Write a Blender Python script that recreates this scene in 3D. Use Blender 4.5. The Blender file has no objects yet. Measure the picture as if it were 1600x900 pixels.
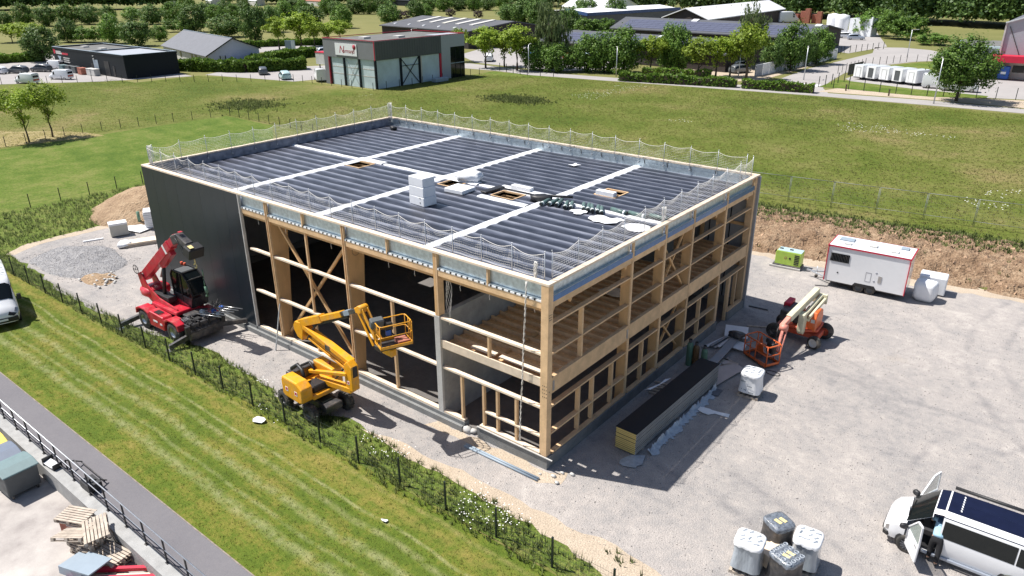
import bpy, math, random
import numpy as np
from mathutils import Vector, Matrix

# ---------------------------------------------------------------- camera, light, exposure
scene = bpy.context.scene
COL = scene.collection
cam_d = bpy.data.cameras.new('camera'); cam = bpy.data.objects.new('camera', cam_d); COL.objects.link(cam)
cam_d.sensor_width = 36.0
cam_d.lens = 1149.6 / 1600 * 36
cam_d.clip_start = 0.2; cam_d.clip_end = 6000
yaw, pitch, roll = math.radians(128.63), math.radians(-23.19), math.radians(-0.29)
fwd = Vector((math.cos(pitch)*math.cos(yaw), math.cos(pitch)*math.sin(yaw), math.sin(pitch)))
rgt = Vector((math.sin(yaw), -math.cos(yaw), 0)); upv = rgt.cross(fwd)
r2 = rgt*math.cos(roll) + upv*math.sin(roll); u2 = upv*math.cos(roll) - rgt*math.sin(roll)
cam.matrix_world = Matrix(((r2.x,u2.x,-fwd.x,14.142),(r2.y,u2.y,-fwd.y,-19.788),(r2.z,u2.z,-fwd.z,18.243),(0,0,0,1)))
scene.camera = cam

SUN = Vector((4.45, 1.75, -8.0)).normalized()
sun_d = bpy.data.lights.new('sun', 'SUN'); sun = bpy.data.objects.new('sun', sun_d); COL.objects.link(sun)
sun_d.energy = 4.8; sun_d.angle = math.radians(0.5); sun_d.color = (1.0, 0.955, 0.89)
sun.rotation_euler = SUN.to_track_quat('-Z', 'Y').to_euler(); sun.location = (-40, -20, 60)
w = bpy.data.worlds.new('World'); scene.world = w; w.use_nodes = True
nt = w.node_tree; bg = nt.nodes['Background']
sky = nt.nodes.new('ShaderNodeTexSky'); sky.sky_type = 'NISHITA'; sky.sun_disc = False
sky.sun_elevation = math.asin(-SUN.z); sky.sun_rotation = math.atan2(-SUN.x, -SUN.y) % (2*math.pi)
sky.air_density = 1.0; sky.dust_density = 1.2
nt.links.new(sky.outputs[0], bg.inputs[0]); bg.inputs[1].default_value = 0.075
scene.view_settings.view_transform = 'Standard'; scene.view_settings.look = 'None'
scene.view_settings.exposure = 0.6; scene.view_settings.gamma = 1.0
scene.render.engine = 'CYCLES'
scene.cycles.max_bounces = 6; scene.cycles.transparent_max_bounces = 12

RND = random.Random(7)
NP = np.random.RandomState(11)

# ---------------------------------------------------------------- materials
def mat(name, col, rough=0.7, metal=0.0, var=0.12, scale=3.0, bump=0.0, bscale=30.0, col2=None, spec=0.5, isl=0.0,
        stretch=None, coat=0.0, alpha=1.0, trans=0.0, fine=None, dust=0.0, orand=0.0):
    m = bpy.data.materials.new(name); m.use_nodes = True
    n = m.node_tree.nodes; l = m.node_tree.links; b = n['Principled BSDF']
    b.inputs['Roughness'].default_value = rough; b.inputs['Metallic'].default_value = metal
    b.inputs['Specular IOR Level'].default_value = spec
    b.inputs['Coat Weight'].default_value = coat
    if alpha < 1: b.inputs['Alpha'].default_value = alpha
    if trans: b.inputs['Transmission Weight'].default_value = trans
    tc = n.new('ShaderNodeTexCoord'); mp = n.new('ShaderNodeMapping'); l.new(tc.outputs['Object'], mp.inputs[0])
    if stretch: mp.inputs['Scale'].default_value = stretch
    nz = n.new('ShaderNodeTexNoise'); nz.inputs['Scale'].default_value = scale; nz.inputs['Detail'].default_value = 6
    nz.inputs['Roughness'].default_value = 0.65
    l.new(mp.outputs[0], nz.inputs['Vector'])
    rp = n.new('ShaderNodeValToRGB'); l.new(nz.outputs[0], rp.inputs[0])
    c2 = col2 or tuple(c*(1+var) for c in col); c1 = tuple(c*(1-var) for c in col)
    if col2: c1 = col
    rp.color_ramp.elements[0].position = 0.35; rp.color_ramp.elements[0].color = (*c1, 1)
    rp.color_ramp.elements[1].position = 0.65; rp.color_ramp.elements[1].color = (*c2, 1)
    out = rp.outputs[0]
    if fine:
        n2 = n.new('ShaderNodeTexNoise'); n2.inputs['Scale'].default_value = fine[0]; n2.inputs['Detail'].default_value = 3
        l.new(tc.outputs['Object'], n2.inputs['Vector'])
        mr = n.new('ShaderNodeMapRange'); mr.inputs['From Min'].default_value = .3; mr.inputs['From Max'].default_value = .7
        mr.inputs['To Min'].default_value = 1-fine[1]; mr.inputs['To Max'].default_value = 1+fine[1]
        l.new(n2.outputs[0], mr.inputs[0])
        hs = n.new('ShaderNodeHueSaturation'); l.new(mr.outputs[0], hs.inputs['Value']); l.new(out, hs.inputs['Color']); out = hs.outputs[0]
    if orand:
        oi = n.new('ShaderNodeObjectInfo'); ho = n.new('ShaderNodeHueSaturation'); mo = n.new('ShaderNodeMapRange'); mo.inputs['To Min'].default_value = 1-orand; mo.inputs['To Max'].default_value = 1+orand
        l.new(oi.outputs['Random'], mo.inputs[0]); l.new(mo.outputs[0], ho.inputs['Value']); l.new(out, ho.inputs['Color']); out = ho.outputs[0]
    if dust:
        nd = n.new('ShaderNodeTexNoise'); nd.inputs['Scale'].default_value = 2.3; nd.inputs['Detail'].default_value = 9; nd.inputs['Roughness'].default_value = .7; l.new(tc.outputs['Object'], nd.inputs['Vector'])
        md = n.new('ShaderNodeMapRange'); md.inputs['From Min'].default_value = .47; md.inputs['From Max'].default_value = .72; md.inputs['To Max'].default_value = dust; l.new(nd.outputs[0], md.inputs[0])
        mx = n.new('ShaderNodeMix'); mx.data_type = 'RGBA'; l.new(md.outputs[0], mx.inputs[0]); l.new(out, mx.inputs[6]); mx.inputs[7].default_value = (.33,.28,.23,1); out = mx.outputs[2]
    if isl:
        g = n.new('ShaderNodeNewGeometry'); hs = n.new('ShaderNodeHueSaturation')
        mr = n.new('ShaderNodeMapRange'); mr.inputs['To Min'].default_value = 1-isl; mr.inputs['To Max'].default_value = 1+isl
        l.new(g.outputs['Random Per Island'], mr.inputs[0]); l.new(mr.outputs[0], hs.inputs['Value'])
        l.new(out, hs.inputs['Color']); out = hs.outputs[0]
    l.new(out, b.inputs['Base Color'])
    if bump:
        nb = n.new('ShaderNodeTexNoise'); nb.inputs['Scale'].default_value = bscale; nb.inputs['Detail'].default_value = 4
        l.new(mp.outputs[0], nb.inputs['Vector'])
        bp = n.new('ShaderNodeBump'); bp.inputs['Strength'].default_value = bump; bp.inputs['Distance'].default_value = 0.05
        l.new(nb.outputs[0], bp.inputs['Height']); l.new(bp.outputs[0], b.inputs['Normal'])
    return m

def ground_mat(name, stops, scales, bump=0.6, bscale=8.0, bdist=0.08, rough=0.95, streak=None, speck=None, blotch=None, lines=None, tracks=None):
    """stops: list of (pos,col) over layered noise of the given (scale, weight) pairs"""
    m = bpy.data.materials.new(name); m.use_nodes = True
    n = m.node_tree.nodes; l = m.node_tree.links; b = n['Principled BSDF']
    b.inputs['Roughness'].default_value = rough; b.inputs['Specular IOR Level'].default_value = 0.15
    tc = n.new('ShaderNodeTexCoord'); acc = None; tw = sum(w_ for _, w_ in scales)
    for s, wt in scales:
        nz = n.new('ShaderNodeTexNoise'); nz.inputs['Scale'].default_value = s; nz.inputs['Detail'].default_value = 5
        nz.inputs['Roughness'].default_value = 0.6; l.new(tc.outputs['Object'], nz.inputs['Vector'])
        mu = n.new('ShaderNodeMath'); mu.operation = 'MULTIPLY'; mu.inputs[1].default_value = wt/tw
        l.new(nz.outputs[0], mu.inputs[0])
        if acc is None: acc = mu.outputs[0]
        else:
            ad = n.new('ShaderNodeMath'); ad.operation = 'ADD'; l.new(acc, ad.inputs[0]); l.new(mu.outputs[0], ad.inputs[1]); acc = ad.outputs[0]
    if streak:   # (angle, scale, stretch, weight): mowing / wheel lines
        mp = n.new('ShaderNodeMapping'); mp.inputs['Rotation'].default_value = (0, 0, streak[0]); l.new(tc.outputs['Object'], mp.inputs[0])
        mp2 = n.new('ShaderNodeMapping'); mp2.inputs['Scale'].default_value = (streak[2], 1, 1); l.new(mp.outputs[0], mp2.inputs[0])
        nz = n.new('ShaderNodeTexNoise'); nz.inputs['Scale'].default_value = streak[1]; nz.inputs['Detail'].default_value = 4
        l.new(mp2.outputs[0], nz.inputs['Vector'])
        ma = n.new('ShaderNodeMath'); ma.operation = 'MULTIPLY_ADD'; ma.inputs[1].default_value = streak[3]; ma.inputs[2].default_value = -streak[3]*.5
        l.new(nz.outputs[0], ma.inputs[0])
        ad = n.new('ShaderNodeMath'); ad.operation = 'ADD'; l.new(acc, ad.inputs[0]); l.new(ma.outputs[0], ad.inputs[1]); acc = ad.outputs[0]
    rp = n.new('ShaderNodeValToRGB'); l.new(acc, rp.inputs[0])
    el = rp.color_ramp.elements
    while len(el) < len(stops): el.new(0.5)
    for e, (p, c) in zip(el, stops): e.position = p; e.color = (*c, 1)
    out = rp.outputs[0]
    if blotch:   # (scale, threshold, colour, softness): patches of another soil
        nz = n.new('ShaderNodeTexNoise'); nz.inputs['Scale'].default_value = blotch[0]; nz.inputs['Detail'].default_value = 6
        mpb = n.new('ShaderNodeMapping'); mpb.inputs['Location'].default_value = (17, 5, 0); l.new(tc.outputs['Object'], mpb.inputs[0]); l.new(mpb.outputs[0], nz.inputs['Vector'])
        mr = n.new('ShaderNodeMapRange'); mr.inputs['From Min'].default_value = blotch[1]; mr.inputs['From Max'].default_value = blotch[1]+blotch[3]
        l.new(nz.outputs[0], mr.inputs[0]); mx = n.new('ShaderNodeMix'); mx.data_type = 'RGBA'
        l.new(mr.outputs[0], mx.inputs[0]); l.new(out, mx.inputs[6]); mx.inputs[7].default_value = (*blotch[2], 1); out = mx.outputs[2]
    if lines:    # (y0, half width, strength, colour): wheel and mowing lines along x, slightly wandering
        nw = n.new('ShaderNodeTexNoise'); nw.inputs['Scale'].default_value = .16; l.new(tc.outputs['Object'], nw.inputs['Vector'])
        nf = n.new('ShaderNodeTexNoise'); nf.inputs['Scale'].default_value = 2.2; nf.inputs['Detail'].default_value = 5; l.new(tc.outputs['Object'], nf.inputs['Vector'])
        sx = n.new('ShaderNodeSeparateXYZ'); l.new(tc.outputs['Object'], sx.inputs[0])
        yy = n.new('ShaderNodeMath'); yy.operation = 'MULTIPLY_ADD'; yy.inputs[1].default_value = .8; l.new(nw.outputs[0], yy.inputs[0]); l.new(sx.outputs[1], yy.inputs[2])
        for (y0, hw, st_, cl) in lines:
            sb = n.new('ShaderNodeMath'); sb.operation = 'SUBTRACT'; sb.inputs[1].default_value = y0+.4; l.new(yy.outputs[0], sb.inputs[0])
            ab = n.new('ShaderNodeMath'); ab.operation = 'ABSOLUTE'; l.new(sb.outputs[0], ab.inputs[0])
            mr = n.new('ShaderNodeMapRange'); mr.interpolation_type = 'SMOOTHSTEP'; mr.inputs['From Min'].default_value = hw; mr.inputs['From Max'].default_value = 0
            mr.inputs['To Min'].default_value = 0; mr.inputs['To Max'].default_value = st_; l.new(ab.outputs[0], mr.inputs[0])
            m3 = n.new('ShaderNodeMath'); m3.operation = 'MULTIPLY'; l.new(mr.outputs[0], m3.inputs[0])
            m4 = n.new('ShaderNodeMapRange'); m4.inputs['From Min'].default_value = .3; m4.inputs['From Max'].default_value = .62; l.new(nf.outputs[0], m4.inputs[0]); l.new(m4.outputs[0], m3.inputs[1])
            mx = n.new('ShaderNodeMix'); mx.data_type = 'RGBA'; l.new(m3.outputs[0], mx.inputs[0]); l.new(out, mx.inputs[6]); mx.inputs[7].default_value = (*cl, 1); out = mx.outputs[2]
    if tracks:   # (cx, cy, radius, strength): faint turning marks, pairs of arcs about a centre
        for (cx_, cy_, rad, st_) in tracks:
            vs = n.new('ShaderNodeVectorMath'); vs.operation = 'DISTANCE'; vs.inputs[1].default_value = (cx_, cy_, 0); l.new(tc.outputs['Object'], vs.inputs[0])
            nw = n.new('ShaderNodeTexNoise'); nw.inputs['Scale'].default_value = .5; nw.inputs['Detail'].default_value = 4; l.new(tc.outputs['Object'], nw.inputs['Vector'])
            ad = n.new('ShaderNodeMath'); ad.operation = 'MULTIPLY_ADD'; ad.inputs[1].default_value = .9; l.new(nw.outputs[0], ad.inputs[0]); l.new(vs.outputs['Value'], ad.inputs[2])
            for dr in (0, 1.7):
                sb = n.new('ShaderNodeMath'); sb.operation = 'SUBTRACT'; sb.inputs[1].default_value = rad+dr+.45; l.new(ad.outputs[0], sb.inputs[0])
                ab = n.new('ShaderNodeMath'); ab.operation = 'ABSOLUTE'; l.new(sb.outputs[0], ab.inputs[0])
                mr = n.new('ShaderNodeMapRange'); mr.interpolation_type = 'SMOOTHSTEP'; mr.inputs['From Min'].default_value = .34; mr.inputs['From Max'].default_value = 0
                mr.inputs['To Max'].default_value = st_; l.new(ab.outputs[0], mr.inputs[0])
                m3 = n.new('ShaderNodeMath'); m3.operation = 'MULTIPLY'; l.new(mr.outputs[0], m3.inputs[0]); m4 = n.new('ShaderNodeMapRange'); m4.inputs['From Min'].default_value = .38; m4.inputs['From Max'].default_value = .6; l.new(nw.outputs[0], m4.inputs[0]); l.new(m4.outputs[0], m3.inputs[1])
                mx = n.new('ShaderNodeMix'); mx.data_type = 'RGBA'; mx.blend_type = 'MULTIPLY'; l.new(m3.outputs[0], mx.inputs[0]); l.new(out, mx.inputs[6]); mx.inputs[7].default_value = (.62,.64,.68,1); out = mx.outputs[2]
    if speck:    # (scale, amount)
        vz = n.new('ShaderNodeTexNoise'); vz.inputs['Scale'].default_value = speck[0]; vz.inputs['Detail'].default_value = 2; l.new(tc.outputs['Object'], vz.inputs['Vector'])
        mr = n.new('ShaderNodeMapRange'); mr.inputs['From Min'].default_value = .3; mr.inputs['From Max'].default_value = .7
        mr.inputs['To Min'].default_value = 1-speck[1]; mr.inputs['To Max'].default_value = 1+speck[1]; l.new(vz.outputs[0], mr.inputs[0])
        hs = n.new('ShaderNodeHueSaturation'); l.new(mr.outputs[0], hs.inputs['Value']); l.new(out, hs.inputs['Color']); out = hs.outputs[0]
    l.new(out, b.inputs['Base Color'])
    nb = n.new('ShaderNodeTexNoise'); nb.inputs['Scale'].default_value = bscale; nb.inputs['Detail'].default_value = 6
    l.new(tc.outputs['Object'], nb.inputs['Vector'])
    bp = n.new('ShaderNodeBump'); bp.inputs['Strength'].default_value = bump; bp.inputs['Distance'].default_value = bdist
    l.new(nb.outputs[0], bp.inputs['Height']); l.new(bp.outputs[0], b.inputs['Normal'])
    return m

def leaf_mat(name, c1, c2, tr=0.25, up=0):
    m = bpy.data.materials.new(name); m.use_nodes = True
    n = m.node_tree.nodes; l = m.node_tree.links; b = n['Principled BSDF']
    b.inputs['Roughness'].default_value = 0.55; b.inputs['Specular IOR Level'].default_value = 0.3
    g = n.new('ShaderNodeNewGeometry'); rp = n.new('ShaderNodeValToRGB'); l.new(g.outputs['Random Per Island'], rp.inputs[0])
    rp.color_ramp.elements[0].color = (*c1, 1); rp.color_ramp.elements[1].color = (*c2, 1)
    oi = n.new('ShaderNodeObjectInfo'); mr = n.new('ShaderNodeMapRange'); mr.inputs['To Min'].default_value = .8; mr.inputs['To Max'].default_value = 1.2
    l.new(oi.outputs['Random'], mr.inputs[0]); hs = n.new('ShaderNodeHueSaturation')
    l.new(mr.outputs[0], hs.inputs['Value']); l.new(rp.outputs[0], hs.inputs['Color'])
    l.new(hs.outputs[0], b.inputs['Base Color'])
    ts = n.new('ShaderNodeBsdfTranslucent'); l.new(hs.outputs[0], ts.inputs[0])
    if up:       # blades bend every way within one tuft: shade them by the tuft's upward surface
        wn = n.new('ShaderNodeTexWhiteNoise'); wn.noise_dimensions = '1D'; l.new(g.outputs['Random Per Island'], wn.inputs['W'])
        ma = n.new('ShaderNodeVectorMath'); ma.operation = 'MULTIPLY_ADD'; ma.inputs[1].default_value = (up,up,0); ma.inputs[2].default_value = (-up/2,-up/2,.8); l.new(wn.outputs['Color'], ma.inputs[0])
        no = n.new('ShaderNodeVectorMath'); no.operation = 'NORMALIZE'; l.new(ma.outputs[0], no.inputs[0]); l.new(no.outputs[0], b.inputs['Normal'])
        b.inputs['Specular IOR Level'].default_value = 0.05
    mx = n.new('ShaderNodeMixShader'); mx.inputs[0].default_value = tr
    l.new(b.outputs[0], mx.inputs[1]); l.new(ts.outputs[0], mx.inputs[2]); l.new(mx.outputs[0], n['Material Output'].inputs[0])
    return m

M = {}
M['wood'] = mat('spruce_timber', (.68,.46,.26), .7, var=.14, orand=.12, scale=2.2, stretch=(1,1,1), fine=(40,.06))
M['woodlight'] = mat('pale_timber', (.76,.63,.49), .75, var=.12, orand=.08, scale=2.5, fine=(50,.05))
M['glulam'] = mat('glulam_timber', (.62,.385,.185), .6, var=.12, orand=.10, scale=2.0, stretch=(1,1,.3), fine=(30,.06))
M['osb'] = mat('board', (.68,.43,.22), .8, var=.2, scale=9)
M['palletwood'] = mat('weathered_pallet_wood', (.44,.375,.31), .9, var=.25, scale=4, isl=.25)
M['galv'] = mat('galvanised_steel', (.50,.58,.62), .38, metal=.75, var=.18, scale=5, bump=.05, bscale=3)
M['galvpost'] = mat('zinc_post', (.55,.57,.6), .4, metal=.6, var=.1)
M['conc'] = mat('cast_concrete', (.34,.34,.335), .9, var=.15, scale=1.6, bump=.2, bscale=25, fine=(25,.06))
M['conclight'] = mat('pale_concrete', (.52,.51,.49), .9, var=.12, scale=1.5, fine=(20,.05))
M['plinth'] = mat('plinth_concrete', (.20,.205,.205), .85, var=.14, scale=2.5, bump=.2)
M['anthra'] = mat('anthracite_cladding', (.013,.021,.030), .30, metal=.0, orand=.06, dust=.02, var=.12, scale=.7, spec=.35)
M['panelin'] = mat('grey_panel_inner', (.30,.31,.33), .6, var=.06)
M['floor'] = ground_mat('dark_floor', [(.3,(.13,.122,.118)),(.55,(.18,.168,.16)),(.8,(.24,.225,.215))], [(.5,1),(3,.6)], bump=.3)
M['white'] = mat('white_sheet', (.80,.81,.83), .55, var=.03, scale=4, bump=.08, bscale=4)
M['bitwhite'] = mat('insulation_joint', (.70,.72,.75), .5, var=.10, scale=1.4)
M['net'] = mat('net_cord', (.74,.72,.68), .8, var=.05)
M['tempfence'] = mat('grey_mesh_fence', (.22,.24,.24), .6)
M['decksteel'] = mat('deck_underside_steel', (.55,.56,.57), .5, metal=.2, var=.08)
M['black'] = mat('black_plastic', (.018,.018,.02), .5, var=.2)
M['rubber'] = mat('tyre_rubber', (.022,.022,.022), .8, var=.3, scale=6, col2=(.05,.047,.043), bump=.3, bscale=20, dust=.6)
M['steel'] = mat('dark_machine_steel', (.06,.06,.065), .45, metal=.4, var=.3, scale=5, dust=.4)
M['chrome'] = mat('bare_steel', (.5,.5,.5), .3, metal=.9, var=.1)
M['glass'] = mat('dark_glass', (.008,.011,.012), .10, var=.05, spec=.4)
M['glasst'] = mat('clear_side_glass', (.55,.62,.58), .05, var=.02, alpha=.35)
M['red'] = mat('machine_red', (.52,.014,.035), .35, var=.12, scale=2, coat=.3, fine=(8,.05), dust=.4)
M['yellow'] = mat('machine_yellow', (.80,.36,.012), .38, var=.08, scale=2, coat=.2, fine=(8,.05), dust=.4)
M['orange'] = mat('machine_orange', (.70,.13,.022), .42, var=.10, scale=2, fine=(8,.05), dust=.5)
M['redorange'] = mat('faded_red_orange', (.55,.09,.04), .5, var=.15, scale=3)
M['pink'] = mat('sun_faded_red', (.68,.26,.20), .5, var=.12, scale=3)
M['cream'] = mat('cream_paint', (.66,.62,.44), .45, var=.08, scale=2, dust=.4)
M['lime'] = mat('generator_green', (.38,.55,.09), .4, var=.07)
M['carwhite'] = mat('white_car_paint', (.80,.81,.83), .25, var=.015, coat=.6)
M['silver'] = mat('silver_car_paint', (.42,.46,.53), .3, metal=.4, var=.03, coat=.5)
M['navy'] = mat('navy_roof_paint', (.006,.008,.028), .3, var=.15, scale=3, spec=.4)
M['cargrey'] = mat('grey_car_paint', (.10,.11,.12), .3, var=.05, coat=.5)
M['carblue'] = mat('blue_car_paint', (.02,.08,.25), .3, var=.05, coat=.5)
M['carred'] = mat('orange_car_paint', (.6,.12,.03), .3, var=.05, coat=.5)
M['carteal'] = mat('pale_car_paint', (.45,.6,.62), .3, var=.05, coat=.5)
M['redtrim'] = mat('red_trim', (.52,.012,.045), .5, var=.05)
M['greypanel'] = mat('grey_facade', (.20,.205,.22), .5, var=.05, scale=.6)
M['greydark'] = mat('dark_ribbed_facade', (.085,.092,.098), .55, var=.06, scale=.5)
M['greylight'] = mat('light_grey_facade', (.36,.38,.42), .5, var=.04)
M['palepanel'] = mat('pale_blue_infill', (.52,.62,.66), .5, var=.12, scale=.35)
M['slate'] = mat('slate_roof', (.12,.125,.145), .6, var=.08, scale=.8, fine=(3,.06))
M['brownroof'] = mat('fibre_roof', (.085,.088,.10), .7, var=.10, scale=.3)
M['flatroof'] = mat('flat_roof_felt', (.13,.13,.125), .9, var=.18, scale=.5)
M['pv'] = mat('solar_panel', (.10,.10,.145), .35, var=.1)
M['render'] = mat('pale_lilac_render', (.50,.50,.60), .85, var=.03)
M['darkwall'] = mat('dark_wall', (.011,.015,.020), .6, var=.1, spec=.2)
M['skytint'] = mat('sky_tinted_flashing', (.06,.16,.36), .3, metal=.3, var=.12, scale=4)  # sky reflection on the east ledge flashing, put into its base colour
M['brownwall'] = mat('dark_brown_wall', (.045,.036,.034), .8, var=.1)
M['whiteroof'] = mat('white_metal_roof', (.78,.79,.80), .5, var=.03)
M['blueband'] = mat('blue_fascia', (.03,.07,.20), .5, var=.05)
M['asphalt'] = ground_mat('asphalt', [(.3,(.150,.145,.158)),(.7,(.19,.182,.192))], [(.4,1),(6,.5)], bump=.3, bscale=60, bdist=.01, speck=(60,.12))
M['lotasphalt'] = ground_mat('pale_lot_asphalt', [(.3,(.30,.285,.28)),(.7,(.38,.36,.35))], [(.1,1),(.6,.5)], bump=.1)
M['bark'] = mat('bark', (.10,.075,.055), .95, var=.3, scale=5, bump=.4, bscale=14)
M['dirt'] = ground_mat('bare_soil', [(.28,(.20,.135,.085)),(.5,(.34,.24,.155)),(.72,(.46,.35,.235))], [(.5,1),(2.5,1)], bump=1, bscale=5, bdist=.25, speck=(14,.25))
M['fencegreen'] = mat('dark_green_fence', (.012,.022,.02), .5, var=.1)
M['wire'] = mat('fence_wire', (.03,.05,.04), .6, var=.1)
M['binplastic'] = mat('bin_grey_plastic', (.09,.10,.105), .6, var=.1)
M['lidteal'] = mat('teal_lid', (.14,.21,.22), .55, var=.06)
M['lidblue'] = mat('blue_grey_lid', (.13,.16,.22), .55, var=.06)
M['lidyellow'] = mat('yellow_lid', (.80,.62,.10), .55, var=.04)
M['bluegrey'] = mat('blue_grey_cabinet', (.28,.34,.40), .5, var=.04)
M['membrane'] = None
M['foil'] = mat('stretch_film', (.36,.40,.45), .25, var=.15, scale=6, bump=.5, bscale=9, coat=.5)
M['foilgrey'] = mat('grey_film_side', (.34,.38,.42), .22, var=.2, scale=4, stretch=(1,1,.25), bump=.5, bscale=9, coat=.6)
M['print'] = mat('dark_print', (.16,.20,.25), .6, var=.1)
M['label'] = mat('yellow_label', (.75,.62,.28), .7, var=.05)
M['rollgreen'] = mat('green_wrapped_roll', (.10,.16,.15), .4, var=.2, scale=7)
M['foam'] = mat('insulation_foam', (.62,.46,.16), .8, var=.08)
M['bottle'] = mat('bottle_green', (.10,.19,.13), .5, var=.1)
M['bottlebrown'] = mat('bottle_brown', (.14,.075,.03), .5, var=.1)
M['skin'] = mat('skin', (.50,.30,.21), .6, var=.05)
M['lightblue'] = mat('light_blue_shirt', (.33,.52,.66), .85, var=.08, bump=.2, bscale=9)
M['darkblue'] = mat('dark_blue_cloth', (.05,.10,.18), .85, var=.1)
M['trouser'] = mat('black_trousers', (.015,.015,.018), .9, var=.1)
M['hair'] = mat('dark_hair', (.03,.02,.015), .8)
M['brick'] = mat('brick_stack', (.35,.13,.09), .85, var=.2)
M['signred'] = mat('sign_red', (.35,.02,.04), .6)
M['blue'] = mat('blue_machine', (.02,.10,.42), .45, var=.05)
M['ceilw'] = mat('beige_wall', (.55,.53,.47), .9, var=.05)

# ---------------------------------------------------------------- mesh builder
def basis(d, up=(0,0,1)):
    d = Vector(d).normalized(); u = Vector(up)
    if abs(d.dot(u)) > .995: u = Vector((1,0,0))
    s = d.cross(u).normalized(); u = s.cross(d).normalized()
    return d, s, u
class MB:
    def __init__(s): s.v = []; s.f = []; s.sm = []
    def add(s, vs, fs, smooth=False):
        k = len(s.v); s.v += [tuple(p) for p in vs]
        for f in fs: s.f.append([i+k for i in f]); s.sm.append(smooth)
        return s
    def box(s, x0, y0, z0, x1, y1, z1):
        if x0 > x1: x0, x1 = x1, x0
        if y0 > y1: y0, y1 = y1, y0
        if z0 > z1: z0, z1 = z1, z0
        return s.add([(x0,y0,z0),(x1,y0,z0),(x1,y1,z0),(x0,y1,z0),(x0,y0,z1),(x1,y0,z1),(x1,y1,z1),(x0,y1,z1)],
              [(0,3,2,1),(4,5,6,7),(0,1,5,4),(1,2,6,5),(2,3,7,6),(3,0,4,7)])
    def cbox(s, c, sz, rz=0.0, rx=0.0, ry=0.0):
        R = Matrix.Rotation(rz,3,'Z') @ Matrix.Rotation(ry,3,'Y') @ Matrix.Rotation(rx,3,'X'); c = Vector(c)
        vs = [c + R @ Vector((a*sz[0]/2, b*sz[1]/2, d*sz[2]/2)) for d in (-1,1) for a,b in ((-1,-1),(1,-1),(1,1),(-1,1))]
        return s.add(vs, [(0,3,2,1),(4,5,6,7),(0,1,5,4),(1,2,6,5),(2,3,7,6),(3,0,4,7)])
    def bar(s, p, q, w, h=None, up=(0,0,1), w2=None, h2=None):
        h = h or w; w2 = w2 or w; h2 = h2 or h; p = Vector(p); q = Vector(q); d, sd, u = basis(q-p, up)
        vs = [p+sd*a*w/2+u*b*h/2 for a,b in ((-1,-1),(1,-1),(1,1),(-1,1))] + [q+sd*a*w2/2+u*b*h2/2 for a,b in ((-1,-1),(1,-1),(1,1),(-1,1))]
        return s.add(vs, [(0,3,2,1),(4,5,6,7),(0,1,5,4),(1,2,6,5),(2,3,7,6),(3,0,4,7)])
    def tube(s, p, q, r, n=8, r2=None, cap=True):
        r2 = r if r2 is None else r2; p = Vector(p); q = Vector(q); d, sd, u = basis(q-p)
        vs = []
        for c, rr in ((p, r), (q, r2)):
            for i in range(n):
                a = 2*math.pi*i/n; vs.append(c + sd*math.cos(a)*rr + u*math.sin(a)*rr)
        k = len(s.v); s.v += [tuple(x) for x in vs]
        for i in range(n): s.f.append([k+i, k+(i+1)%n, k+n+(i+1)%n, k+n+i]); s.sm.append(True)
        if cap: s.f.append([k+i for i in range(n)][::-1]); s.sm.append(False); s.f.append([k+n+i for i in range(n)]); s.sm.append(False)
        return s
    def path(s, pts, r, n=6, radii=None):
        pts = [Vector(p) for p in pts]; k = len(s.v); m = len(pts)
        for j, p in enumerate(pts):
            d = pts[min(j+1,m-1)] - pts[max(j-1,0)]; _, sd, u = basis(d); rr = radii[j] if radii else r
            for i in range(n):
                a = 2*math.pi*i/n; s.v.append(tuple(p + sd*math.cos(a)*rr + u*math.sin(a)*rr))
        for j in range(m-1):
            for i in range(n):
                s.f.append([k+j*n+i, k+j*n+(i+1)%n, k+(j+1)*n+(i+1)%n, k+(j+1)*n+i]); s.sm.append(True)
        s.f.append([k+i for i in range(n)][::-1]); s.sm.append(False)
        s.f.append([k+(m-1)*n+i for i in range(n)]); s.sm.append(False)
        return s
    def prism(s, poly, axis, a, b):
        """poly: 2D points in the plane normal to axis ('x': (y,z), 'y': (x,z), 'z': (x,y))"""
        def P(p, t):
            return (t,p[0],p[1]) if axis=='x' else (p[0],t,p[1]) if axis=='y' else (p[0],p[1],t)
        n = len(poly); vs = [P(p,a) for p in poly] + [P(p,b) for p in poly]
        ar = sum(poly[i][0]*poly[(i+1)%n][1]-poly[(i+1)%n][0]*poly[i][1] for i in range(n))
        fl = (ar > 0) != (axis == 'y')
        if b < a: fl = not fl
        fs = [list(range(n))[::-1], list(range(n,2*n))] + [[i,(i+1)%n,n+(i+1)%n,n+i] for i in range(n)]
        if not fl: fs = [f[::-1] for f in fs]
        return s.add(vs, fs)
    def lathe(s, c, axis, prof, n=20):
        """prof: (r, t) pairs along axis"""
        d, sd, u = basis(axis); c = Vector(c); k = len(s.v)
        for r, t in prof:
            for i in range(n):
                a = 2*math.pi*i/n; s.v.append(tuple(c + d*t + sd*math.cos(a)*r + u*math.sin(a)*r))
        for j in range(len(prof)-1):
            for i in range(n):
                s.f.append([k+j*n+i, k+j*n+(i+1)%n, k+(j+1)*n+(i+1)%n, k+(j+1)*n+i]); s.sm.append(True)
        return s
    def quad(s, *p): return s.add(p, [list(range(len(p)))])
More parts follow.
